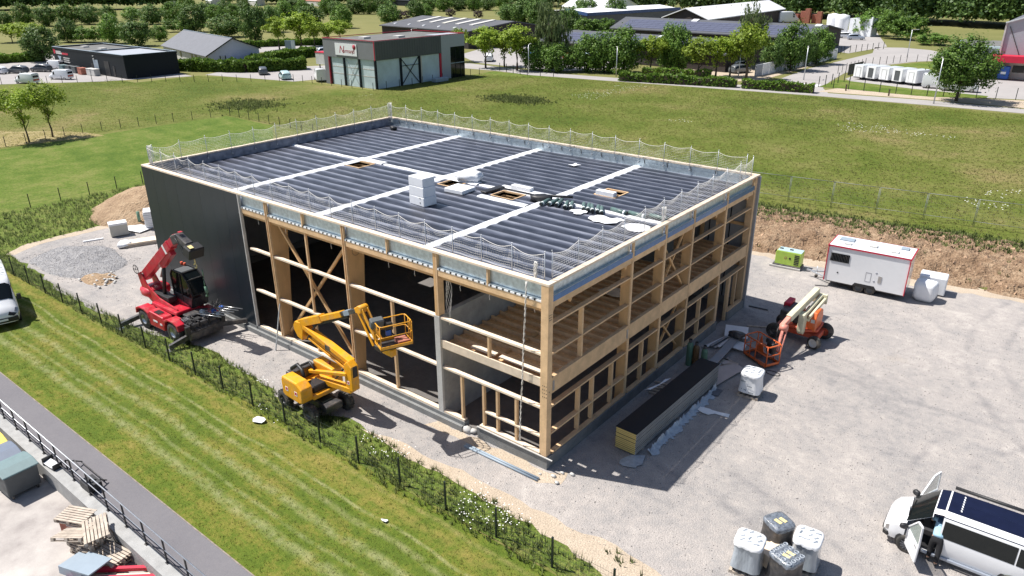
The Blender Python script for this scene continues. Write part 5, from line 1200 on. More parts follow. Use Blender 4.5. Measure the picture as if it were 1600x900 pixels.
# ---------------------------------------------------------------- white office trailer
T2 = thing('site_trailer','white box trailer with red edge trim and barred window by the soil bank','trailer',(5.0,27.05,0),math.radians(3))
MB().box(-2.28,-1.08,.42,2.28,1.08,2.72).build('body','carwhite',T2,bevel=.015)
MB().box(-2.30,-1.10,2.722,2.30,1.10,2.76).build('roof','bitwhite',T2)
b = MB()
for y in (-1.10,1.10): b.bar((-2.31,y,2.72),(2.31,y,2.72),.06,.08)
b.build('red_edge','redtrim',T2); 
b = MB(); b.bar((-2.31,-1.16,2.72),(-2.31,1.16,2.72),.06,.08); b.bar((2.31,-1.16,2.72),(2.31,1.16,2.72),.06,.08); b.build('red_edge','redtrim',T2)
for x in (-2.29,2.29): MB().bar((x,-1.10,.42),(x,-1.10,2.69),.07,.05).build('red_edge','redtrim',T2)
g = MB().cbox((-1.55,-1.085,2.02),(1.05,.02,.50)).build('window','glass',T2,bevel=.005)
for i in range(11): MB().bar((-2.0+i*.09,-1.11,1.79),(-2.0+i*.09,-1.11,2.25),.022).build('window_bar','steel',g)
b = MB(); b.path([(-2.09,-1.10,1.77),(-1.01,-1.10,1.77),(-1.01,-1.10,2.27),(-2.09,-1.10,2.27),(-2.09,-1.10,1.77)],.02,5); b.build('frame','black',g)
b = MB(); 
for p,q in (((.05,.85),(.35,.85)),((.35,.85),(.35,1.42)),((.35,1.42),(.05,1.42)),((.05,1.42),(.05,.85))): b.bar((p[0],-1.084,p[1]),(q[0],-1.084,q[1]),.012,.01)
b.build('hatch_outline','greydark',T2); MB().cbox((.86,-1.09,1.12),(.2,.02,.42)).build('socket_box','chrome',T2)
for x,z,r_ in ((-1.55,1.05,.05),(.62,1.5,.06),(.55,.95,.06)): MB().lathe((x,-1.082,z),(0,-1,0),[(.001,.01),(r_,.01),(r_,0)],12).build('vent','black' if r_==.05 else 'greylight',T2)
for (x,y,sx,sy,m_) in ((-1.55,.35,.85,.55,'bluegrey'),(-1.35,-.45,.42,.32,'conclight'),(.05,-.05,.42,.4,'conclight'),(1.7,.55,.45,.4,'bluegrey'),(1.3,-.4,.42,.3,'conclight')):
    MB().cbox((x,y,2.80),(sx,sy,.09)).build('roof_hatch',m_,T2,bevel=.015)
MB().box(-2.2,-.9,.30,2.2,.9,.415).build('underframe','steel',T2)
MB().prism([(-.62,.42),(-.48,.62),(.62,.62),(.76,.42)],'y',-1.09,-1.0).build('wheel_arch','black',T2)
for x in (-.25,.40):
    for y in (-.95,.95): wheel(T2,(x,y,.31),.31,.18,rimm='greydark',rimr=.6,tread=False)
b = MB(); b.bar((-2.2,-.6,.40),(-3.35,0,.40),.08); b.bar((-2.2,.6,.40),(-3.35,0,.40),.08); b.tube((-3.0,.12,.05),(-3.0,.12,.75),.035,8); b.bar((-3.3,0,.42),(-3.6,0,.45),.1); b.build('drawbar','galvpost',T2)
MB().lathe((-3.0,.12,.10),(0,1,0),[(.001,-.04),(.10,-.04),(.10,.04),(.001,.04)],14).build('jockey_wheel','rubber',T2)
b=MB(); b.bar((-2.6,-1.5,.03),(-1.9,-1.25,.05),.04); tag(b.build('ground_bar','steel',None,(5.0,27.05,0)),'dark bar lying beside the drawbar of the white trailer','bar')
# generator
G = thing('generator','lime green generator on a skid left of the white trailer','generator',(-.10,27.75,0),math.radians(5))
MB().box(-.92,-.45,.05,.92,.45,.22).build('skid','steel',G,bevel=.02); MB().cbox((-.1,-.47,.08),(2.0,.12,.10)).build('skid_rail','conclight',G)
MB().prism([(-.80,.23),(.85,.23),(.85,1.16),(-.74,1.16),(-.80,1.02)],'y',-.42,.42).build('hood','lime',G,bevel=.03,seg=2)
MB().box(-.70,-.39,1.165,.83,.39,1.185).build('roof_panel','carteal',G)
for i in range(6): MB().cbox((.58,-.425,.38+i*.12),(.30,.02,.075)).build('vent_louvre','black',G)
MB().cbox((.15,-.425,.72),(.13,.02,.12)).build('control_window','black',G); MB().lathe((-.12,-.425,.72),(0,-1,0),[(.10,.005),(.07,.01)],12).build('round_emblem','brick',G)
for x in (-.55,.1): MB().cbox((x,0,1.21),(.22,.14,.05)).build('cap','steel',G)
# white bundles right of the trailer
def bagbox(name, loc, sz, seed, label, m='white', rz=0, cat='bag', sq=.5, amp=.05):
    return tag(MB().blob((0,0,sz[2]/2),(sz[0]/2,sz[1]/2,sz[2]/2),seed,amp,3,sq).build(name,m,None,loc,rz), label, cat)
bagbox('wrapped_bundle',(8.25,27.35,0),(1.25,1.15,1.25),3,'crumpled white plastic bundle on the ground right of the trailer')
tag(MB().cbox((0,0,.62),(1.5,1.1,1.1)).build('wrapped_box','white',None,(8.35,28.9,0),.08,bevel=.05),'white wrapped box between the trailer and the soil bank','box')

# ---------------------------------------------------------------- stack of sandwich panels
S = thing('panel_stack','long stack of sandwich panels with black top beside the open short side of the hall','panel stack',(1.98,2.83,0),math.radians(-1.4))
for k in range(3): MB().box(-.48,.6+k*3.0,.0,.48,.75+k*3.0,.10).build('bearer','palletwood',S)
pf = MB().box(-.47,.01,0,.47,7.55,.075).mesh('panel',M['foam']); ps = MB().box(-.488,.008,0,.488,7.56,.014).mesh('panel_skin',M['anthra']); pl = MB().box(.474,0,.004,.494,7.55,.030).mesh('panel_lip',M['conclight'])
for i in range(11):
    dx = RND.uniform(-.008,.008); o = link('panel',pf,S,(dx,RND.uniform(-.01,.01),.10+i*.089)); link('panel_skin',ps,o,(0,0,.0755)); link('panel_lip',pl,o,(0,0,.02))
M['blackfelt'] = mat('black_panel_face',(.009,.011,.016),.6,var=.15,scale=.8)
MB().box(-.492,-.005,0,.492,7.57,.012).build('panel_face','blackfelt',S,(0,0,1.082))
for (x0,y0,L,sd) in ((2.75,3.3,6.6,5),):
    nx = 60; r = random.Random(sd); b = MB(); V=[]
    for i in range(nx+1):
        for j,(dx,dz) in enumerate(((0,.30),(.12,.18),(.26,.05),(.42,.02))):
            V.append((x0+dx*(.8+r.uniform(-.35,.25)), y0+L*i/nx, dz*(.55+r.uniform(-.3,.4))+.01))
    b.add(V,[(i*4+j,(i+1)*4+j,(i+1)*4+j+1,i*4+j+1) for i in range(nx) for j in range(3)],True)
    tag(b.build('plastic_film','foil'),'crumpled clear plastic film along the foot of the black panel stack','film')
scrap('plastic_film',[(2.2,2.0),(2.9,2.15),(3.0,2.5),(2.8,3.1),(2.3,2.75)],.02,'torn plastic sheet at the near end of the black panel stack','film','foil',.02,.05)
scrap('paper_sheet',[(2.95,7.6),(3.5,7.5),(4.3,7.9),(4.25,8.15),(3.5,7.95),(3.1,7.95)],.02,'torn blue and white packaging on the gravel beside the panel stack','packaging','white',.02,.06)
scrap('paper_sheet',[(.95,6.2),(1.15,6.4),(1.4,7.9),(1.25,7.6)],1.0,'white paper strip lying between the panel stack and the plinth','sheet','white',.01,.02)
t = thing('offcut_pile','small pile of timber offcuts between the panel stack and the hall','offcuts',(.75,8.0,0))
for i in range(7): MB().cbox((RND.uniform(-.15,.15),i*.17-.3,.05+.05*(i%3)),(.75,.09,.07),rz=.4+RND.uniform(-.4,.4)).build('offcut','palletwood',t)
# gas bottles
def bottle(x,y,m,label,s=1.0):
    t = thing('gas_bottle',label,'gas bottle',(x,y,0),0)
    MB().lathe((0,0,0),(0,0,1),[(.001,0),(.145,.0),(.16,.04),(.16,.92*s),(.14,1.04*s),(.08,1.12*s),(.05,1.14*s)],16).build('bottle_body',m,t)
    b = MB(); b.lathe((0,0,1.12*s),(0,0,1),[(.08,0),(.09,.16),(.07,.16)],12); b.build('valve_guard','steel',t)
bottle(.72,11.25,'bottle','dark green gas bottle nearest the hall plinth at the end of the panel stack',1.15); bottle(1.02,11.35,'bottlebrown','brown gas bottle in the middle of the three beside the panel stack',1.05); bottle(1.42,11.45,'bottle','pale green gas bottle furthest from the plinth beside the panel stack',.95)
# boards and sheet scrap
def board(label,x,y,z,sx,sy,sz,rz,m='white',rx=0,ry=0,cat='board',name='board'): return tag(MB().cbox((0,0,0),(sx,sy,sz),rx=rx,ry=ry).build(name,m,None,(x,y,z),rz),label,cat)
M['brownboard'] = mat('taupe_board',(.52,.45,.42),.7,var=.05)
board('long pale metal sheet on top of the scrap heap behind the panel stack',1.75,13.2,.35,.42,3.2,.02,.05,'panelin',ry=.05,cat='sheet')
board('wide white panel offcut leaning on the scrap heap behind the panel stack',1.35,15.7,.30,1.2,1.1,.04,.35,'white',rx=.15)
board('white square panel offcut at the edge of the scrap heap',1.95,14.4,.22,.85,.9,.04,.2,'bitwhite',ry=.12)
for i in range(6): board(('nearest','second','third','fourth','fifth','farthest')[i]+' narrow metal offcut from the hall in the scrap heap behind the gas bottles',.75+.13*i,14.2+.12*i,.10+.05*(i%3),.14,1.9,.03,-.25+.05*i,('galvpost','white','panelin')[i%3],cat='offcut',name='metal_offcut')['group']='metal offcuts in the scrap heap'
for i,(x,y,rz) in enumerate(((2.25,12.2,.9),(2.35,12.7,-.2),(2.0,12.5,1.4))): board(('right hand','upper','middle')[i]+' short timber offcut beside the brown board on the gravel',x,y,.07,.8,.16,.10,rz,'palletwood',cat='offcut',name='timber_offcut')['group']='timber offcuts by the brown board'
tag(MB().blob((0,0,.12),(.45,.3,.16),9,.3,2,.8).build('scrap_bundle','steel',None,(1.65,14.9,.42)),'tangle of dark scrap on the white panel offcuts','scrap')
board('short white strip beside the pale green gas bottle',1.75,12.1,.08,.75,.16,.08,.1,'white')
scrap('board',[(2.05,12.95),(3.25,12.35),(3.05,11.7),(2.75,10.0),(2.05,10.15)],.10,'brown board sheet lying at the far end of the panel stack','board','brownboard',.02,.0)
board('small dark board on the gravel near the brown board',2.95,9.55,.05,.42,.62,.05,.1,'slate')
board('thin plank in the shade of the hall left of the orange lift',1.9,17.6,.04,.12,1.3,.05,-1.1,'palletwood')
board('dark bar on the gravel at the back corner of the hall',.9,20.0,.04,1.1,.10,.05,.1,'steel')

# ---------------------------------------------------------------- film wrapped pallets
def wrapped(loc, rz, sx, sy, h, seed, label, top='white', side='foilgrey', labels=0, rolls=0, printed=True):
    t = thing('wrapped_pallet', label, 'pallet', loc, rz); r = random.Random(seed)
    for i in range(5): MB().box(-sx/2+i*(sx-.1)/4,-sy/2,.10,-sx/2+i*(sx-.1)/4+.1,sy/2,.125).build('slat','palletwood',t)
    for y in (-sy/2+.05,0,sy/2-.05): MB().box(-sx/2,y-.045,0,sx/2,y+.045,.098).build('runner','palletwood',t)
    n = 40; V=[]; F=[]; lv = [(.13,1.06),(.35,.99),(.60,.95),(.85,.96),(1.0,1.0)]
    def ring(z,k,w_):
        for i in range(n):
            a = 2*math.pi*i/n; c,s_ = math.cos(a),math.sin(a); q = 1/((abs(c)**5+abs(s_)**5)**.2); e = k*(1+r.uniform(-w_,w_))
            V.append((sx/2*c*q*e, sy/2*s_*q*e, z))
    for f,k in lv: ring(.12+(h-.12)*f-(.06 if f==1.0 else 0),k,.022)
    for j in range(len(lv)-1):
        for i in range(n): F.append((j*n+i,j*n+(i+1)%n,(j+1)*n+(i+1)%n,(j+1)*n+i))
    link('film_wrap', npmesh('film_wrap',np.array(V),np.array(F),side,True), t)
    V=[];F=[]
    ring(h-.15+.0,1.015,.02); ring(h-.05,1.015,.012); ring(h,.93,.02); ring(h+.02,.5,.03); ring(h+.02,.02,0)
    for k in range(n): V[k] = (V[k][0],V[k][1],V[k][2]+r.uniform(-.035,.035))
    for j in range(4):
        for i in range(n): F.append((j*n+i,j*n+(i+1)%n,(j+1)*n+(i+1)%n,(j+1)*n+i))
    link('film_cover', npmesh('film_cover',np.array(V),np.array(F),top,True), t)
    if printed:
        for i in range(9):
            x,y = (i%3-1)*sx*.27+r.uniform(-.05,.05), (i//3-1)*sy*.27+r.uniform(-.05,.05)
            b = MB(); rr = random.Random(i+seed); u = -.09
            while u < .09:
                w_ = rr.uniform(.012,.028); b.box(u,-.035,0,u+w_,.035,.004); u += w_+.012
            o = b.build('print_mark','print',t,(x,y,h+.024),rr.choice((.2,1.3,.9))); kind(o,'stuff')
    for i in range(labels): MB().cbox((0,0,0),(.26,.13,.004)).build('paper_label','label',t,(.05,-.1+.2*i,h+.028),.25)
    if rolls:
        for i in range(4):
            for j in range(4): MB().lathe((-sx*.36+i*sx*.24,-sy*.36+j*sy*.24,h+.0),(0,0,1),[(.055,0),(.055,.035),(.075,.035),(.075,0)],12).build('roll_tube','foil',t)
    return t
wrapped((4.25,10.45,0),.10,.95,.95,1.25,1,'white wrapped pallet with dark printing standing alone by the shadow edge','white','white')
for i,(x,z) in enumerate(((-.2,.85),(.1,.65),(.2,.35),(-.15,.42))): 
    b=MB(); 
    for k in range(5): b.box(k*.05-.12,-.002,-.035,k*.05-.09,.002,.035)
    tag(b.build('print_mark','print',None,(4.25+x,9.955,z)),('upper left','upper middle','lower right','lowest left')[i]+' dark printed mark on the front of the lone wrapped pallet','print','printed marks on the lone pallet')
M['foildark'] = mat('clear_film_over_rolls',(.14,.16,.19),.2,var=.45,scale=9,bump=.6,bscale=12,coat=.7)
wrapped((8.45,-.30,0),.12,.92,.88,1.30,2,'left white wrapped pallet of the group of four at the bottom edge')
wrapped((9.90,1.00,0),.10,.86,.92,1.30,3,'right white wrapped pallet of the group beside the round shadow')
wrapped((9.62,-.18,0),-.35,.90,.85,1.22,4,'near dark pallet of black rolls with two yellow labels in the group of four','foildark','steel',2,1,False)
wrapped((8.85,1.25,0),-.55,.85,.85,1.20,5,'far dark pallet of black rolls with two yellow labels behind the others','foildark','steel',2,0,False)
tag(MB().box(-.4,-.55,.10,.4,.35,.62).build('carton','woodlight',None,(9.15,.55,0),-.4,bevel=.01),'brown carton between the four wrapped pallets','carton')
tag(MB().box(-.3,-.3,.0,.3,.3,.55).build('carton','woodlight',None,(8.75,.5,0),.2,bevel=.01),'second brown carton lower between the wrapped pallets','carton')

# ---------------------------------------------------------------- left rear corner of the yard
t = thing('foam_block_stack','block of beige foam boards with white top by the gravel corner','boards',(-42.45,3.15,0),math.radians(72))
for i in range(6): MB().box(-.62,-.42,0,.62,.42,.155).build('foam_board','ceilw' if i<5 else 'white',t,(RND.uniform(-.02,.02),0,.08+i*.16))
board('tilted white sheet beside the beige block of boards',-42.9,4.55,.12,2.6,1.35,.05,1.15-.9,'white',rx=.02,cat='sheet')
t = thing('white_panel_stack','stack of white corrugated panels behind the dark end wall','panel stack',(-41.6,6.9,0),math.radians(62))
for i in range(9): MB().box(-1.9,-.6,0,1.9,.6,.115).build('panel','white',t,(RND.uniform(-.02,.02),RND.uniform(-.02,.02),.2+i*.14))
MB().box(-1.5,-.5,.0,-1.2,.5,.19).build('bearer','palletwood',t); MB().box(1.2,-.5,.0,1.5,.5,.19).build('bearer','palletwood',t)
t = thing('board_pallet','long low pallet of pale boards wrapped in white film near the dark wall','pallet',(-38.7,4.3,0),math.radians(68))
MB().box(-2.3,-.55,.0,2.3,.55,.14).build('pallet_base','palletwood',t); MB().box(-2.2,-.50,.145,2.2,.50,.30).build('board_pack','woodlight',t); MB().blob((-2.3,0,.2),(.5,.6,.2),4,.15,2,.7).build('film_end','white',t)
bagbox('white_film',(-40.2,6.2,0),(2.2,1.2,.35),12,'crumpled white film between the white sheets and the dark wall',cat='film',amp=.2,sq=.8)
board('white plank lying alone on the grey gravel at the left',-42.7,1.3,.05,1.35,.14,.08,1.25,'white')
tag(MB().tube((0,0,.1),(0,.0,1.1),.12,10).build('green_container','bottle',None,(-43.6,5.3,0)),'small green container at the corner of the white panel stack','container')
t = thing('light_rubble','scatter of pale rubble at the end of the stone heap','rubble',(-33.9,-1.7,0))
for i in range(26): MB().blob((0,0,0),(.12,.09,.06),i,.3,1,.8).build('rubble_piece','conclight',t,(RND.gauss(0,.7),RND.gauss(0,.45),.04+.1*RND.random()))
# litter on the lawn
scrap('litter',[(-12.2,-5.3),(-11.8,-5.35),(-11.6,-5.1),(-11.85,-4.95),(-12.2,-5.05)],.03,'torn white rag on the lawn beside the wire fence','litter','white',.02,.1)
scrap('litter',[(-2.85,-6.2),(-2.6,-6.2),(-2.65,-6.05)],.03,'tiny scrap of white litter in the middle of the lawn','litter','white',.02,.05)

# ---------------------------------------------------------------- lower loading yard
ZL = -.72
def wheelie(x,y,rz,lid,label):
    t = thing('waste_bin',label,'bin',(x+.45,y,ZL),rz)
    MB().prism([(-.56,.14),(.50,.14),(.62,1.10),(-.62,1.10)],'y',-.60,.60).build('bin_body','binplastic',t,bevel=.04,seg=2)
    MB().prism([(-.68,1.11),(.68,1.11),(.66,1.16),(.2,1.29),(-.3,1.29),(-.66,1.18)],'y',-.66,.66).build('lid',lid,t,bevel=.03,seg=2)
    for a in (-.48,.45):
        for c in (-.45,.45): MB().lathe((a,c,.09),(0,1,0),[(.001,-.03),(.09,-.03),(.09,.03),(.001,.03)],12).build('castor','rubber',t)
    MB().bar((-.2,-.70,1.05),(.2,-.70,1.05),.04).build('handle','black',t); MB().lathe((.0,-.61,.9),(0,-1,0),[(.001,.01),(.09,.01),(.09,0)],14).build('lock_disc','black',t)
wheelie(-16.75,-13.35,.05,'lidteal','grey four-wheel waste bin with teal lid by the retaining wall')
wheelie(-18.05,-13.45,.02,'lidblue','grey four-wheel waste bin with blue-grey lid between the other two bins')
wheelie(-19.4,-13.5,.0,'lidyellow','waste bin with yellow lid at the left edge of the picture')
bx = tag(MB().cbox((0,0,.55),(1.2,.8,1.1)).build('wooden_crate','brownwall',None,(-20.8,-13.3,ZL),.1),'dark wooden crate behind the yellow lidded bin','crate')
def pallet(x,y,z,rz,label,tilt=(0,0),full=True):
    x += .45; t = thing('wooden_pallet',label,'pallet',(x,y,z),rz); t.rotation_euler = (tilt[0],tilt[1],rz)
    for i in range(7): MB().box(-.6,-.4+i*.1167,.12,.6,-.4+i*.1167+.088,.142).build('slat','palletwood',t)
    for y_ in (-.36,0,.36):
        MB().box(-.6,y_-.05,0,.6,y_+.05,.02).build('skid','palletwood',t)
        for x_ in (-.53,0,.53): MB().box(x_-.06,y_-.05,.021,x_+.06,y_+.05,.118).build('block','palletwood',t)
    return t
P_ = [(-10.95,-13.15,.22,0,'lowest'),(-10.9,-13.1,.28,1,'second'),(-11.0,-13.2,.14,2,'third'),(-10.9,-13.15,.33,3,'fourth'),(-10.85,-13.05,.16,4,'fifth')]
for x,y,rz,k,w_ in P_: pallet(x,y,ZL+k*.15,rz,w_+' wooden pallet from the ground in the leaning heap below the railing')
pallet(-10.55,-12.95,ZL+.98,-.35,'pale slatted pallet lying tilted on top of the pallet heap',(.12,.08))
pallet(-11.1,-13.5,ZL+.80,.55,'white weathered pallet sliding off the left side of the pallet heap',(-.28,-.1))
pallet(-9.75,-12.95,ZL+.02,.2,'dark lower pallet right of the heap against the wall'); pallet(-9.75,-12.93,ZL+.17,.26,'upper dark pallet right of the heap against the wall'); pallet(-9.7,-12.95,ZL+.32,.18,'topmost dark pallet right of the heap against the wall')
pallet(-12.35,-12.95,ZL+.62,.45,'short pallet on top of the brown box behind the pallet heap')
tag(MB().cbox((0,0,.3),(.9,.7,.6)).build('brown_box','brick',None,(-11.9,-12.95,ZL),.45),'brown box under a pallet behind the pallet heap','box')
board('white board with black end caps behind the pallet heap',-11.6,-12.85,ZL+.55,.9,.7,.04,.4,'conclight',rx=.1)
board('blue-grey cabinet door leaning over the pallets at the bottom left',-9.0,-13.75,ZL+.72,1.0,.95,.05,.35,'bluegrey',rx=-.12,cat='cabinet',name='cabinet_panel')
board('second blue-grey cabinet panel lying below the first one',-9.4,-13.9,ZL+.48,1.05,.8,.30,.30,'bluegrey',rx=-.1,cat='cabinet',name='cabinet_panel')
t = thing('red_beam_pile','pile of red and cream beams lying on the loading yard at the bottom edge','beams',(-8.35,-13.35,ZL),.72)
for i in range(4): MB().box(-1.6,-.42+i*.21,0,1.6,-.42+i*.21+.13,.14).build('beam','redtrim' if i%2 else 'woodlight',t,(0,0,.10+.14*(i%2)))
MB().box(-1.2,-.5,0,-1.0,.5,.09).build('bearer','black',t); MB().box(1.0,-.5,0,1.2,.5,.09).build('bearer','black',t)
# small rack clipped on the railing and lamp
t = thing('flood_light','white floodlight housing clipped below the railing of the asphalt path','lamp',(-15.65,-12.22,.05),.1)
MB().cbox((0,-.05,.12),(.62,.30,.08),rx=.2).build('lamp_glass','carwhite',t); MB().cbox((-.36,0,.15),(.05,.42,.30)).cbox((.36,0,.1),(.05,.36,.24)).build('lamp_bracket','black',t)
t = thing('steel_rack','dark steel rack lying across the railing on the asphalt path','rack',(-13.9,-11.75,.06),.03)
MB().bar((-1.0,.35,.05),(1.0,.30,.05),.04).build('rack_bar','steel',t); MB().bar((-1.0,.1,.3),(1.0,.0,.05),.03).build('rack_bar','steel',t)
for x in (-1.0,1.0): MB().bar((x,-.2,.45),(x,.38,.05),.06,.03).bar((x,-.2,.02),(x,-.2,.45),.05,.03).build('rack_leg','black',t)
MB().cbox((.9,-.15,.16),(.75,.5,.28)).build('rack_box','black',t)

# ---------------------------------------------------------------- vans and cars
TALL = [(-2.70,.90,.98,1.2,.86,2.35,2.45,.38),(-2.60,.96,1.0,1.2,.88,2.40,2.52,.34),(-1.2,.98,1.02,1.2,.90,2.42,2.54,.32),(.75,.98,1.02,1.2,.90,2.40,2.52,.32),(1.25,.98,1.02,1.18,.86,2.12,2.26,.32),(1.95,.96,1.0,1.12,.80,1.36,1.44,.32),(2.35,.92,.97,.98,.74,1.12,1.20,.32),(2.62,.82,.88,.80,.62,.90,.98,.32),(2.72,.62,.66,.66,.48,.72,.78,.34)]
CAR = [(-2.05,.68,.74,.72,.55,.92,.98,.24),(-1.95,.78,.84,.80,.60,1.05,1.12,.22),(-1.55,.82,.86,.84,.62,1.32,1.38,.20),(-.35,.82,.86,.86,.62,1.42,1.48,.20),(.35,.82,.86,.86,.62,1.38,1.45,.20),(1.05,.82,.86,.84,.64,.92,1.00,.20),(1.60,.80,.84,.76,.60,.80,.88,.20),(1.95,.70,.76,.62,.50,.66,.72,.22),(2.08,.52,.56,.54,.40,.58,.62,.24)]
def vehicle(st, m, name, label, cat, loc, rz, scale=1, group=None, wins=(), ws=(), wx=(1.6,-1.5), extras=True):
    t = thing(name,label,cat,loc,rz,group,scale); link('body',body_mesh('body',st,m),t)
    panel_from(st,*ws,5,8,0,.015,.05,.05,.15).build('windscreen','glass',t)
    panel_from(st,*wins,4,5,1,.014,.03,.05,.08).build('side_window','glass',t); panel_from(st,*wins,4,5,-1,.014,.03,.05,.08).build('side_window','glass',t)
    panel_from(st,0,1,5,8,0,.015,.1,.2,.2).build('rear_window','glass',t)
    hw = st[3][1]
    for x in wx:
        for s in (-1,1):
            w_ = MB().lathe((x,s*(hw-.05),.32),(0,s,0),[(.20,-.1),(.32,-.08),(.33,.02),(.30,.07),(.20,.08)],16).build('wheel','rubber',t)
            MB().lathe((x,s*(hw-.05),.32),(0,s,0),[(.001,.05),(.12,.06),(.205,.075)],14).build('rim','chrome',w_)
    return t
# left van, head-on to the camera's lower right
LV = vehicle(TALL,'carwhite','delivery_van','white tall delivery van on the mown lawn at the left edge','van',(-33.85,-8.0,0),math.radians(-14),1.0,None,(3,4),(4,5),(1.75,-1.7))
panel_from(TALL,7,8,4,7,0,.02,.1,.1,.1).build('grille','black',LV); MB().cbox((2.60,0,.52),(.30,1.7,.30)).build('bumper','black',LV,bevel=.06,seg=2); MB().cbox((2.765,.1,.55),(.02,.5,.11)).build('number_plate','white',LV)
for s in (-1,1): MB().cbox((1.75,s*1.16,1.42),(.12,.22,.34)).build('mirror','black',LV,bevel=.04); panel_from(TALL,6,7,3,5,s,.02,.1,.1,.1).build('headlight','chrome',LV)
b = MB()
for x in (-1.8,-.4,.6): b.bar((x,-.8,2.60),(x,.8,2.60),.05)
b.build('roof_rack','carwhite',LV)
for x,y,rz,lb in ((-142.3,33.6,3.55,'white van with rear markings parked nearest the meadow in the black building lot'),(-143.3,39.9,3.6,'white van parked alone in the middle of the black building lot'),(-162,46.2,3.5,'white van parked by the corner wall of the black building')):
    v = vehicle(TALL,'carwhite','parked_van',lb,'van',(x,y,0),rz,.84,None,(3,4),(4,5),(1.75,-1.7))
    v.scale = (.80,.84,.72)
    MB().cbox((-2.74,0,.95),(.02,1.5,.4)).build('rear_marking','redorange',v)
    MB().cbox((-2.745,0,1.75),(.02,1.4,.5)).build('rear_glass','glass',v)
for x,y,rz,m,lb in ((-163,35.6,3.6,'carwhite','white car at the left picture edge of the black building lot'),(-160.5,38.6,3.6,'cargrey','dark grey car beside the white car at the left picture edge'),(-159.5,42.6,3.6,'cargrey','dark car parked left of the white van by the black building')):
    vehicle(CAR,m,'parked_car',lb,'car',(x,y,0),rz,1.05,None,(1,5),(4,5),(1.3,-1.3))
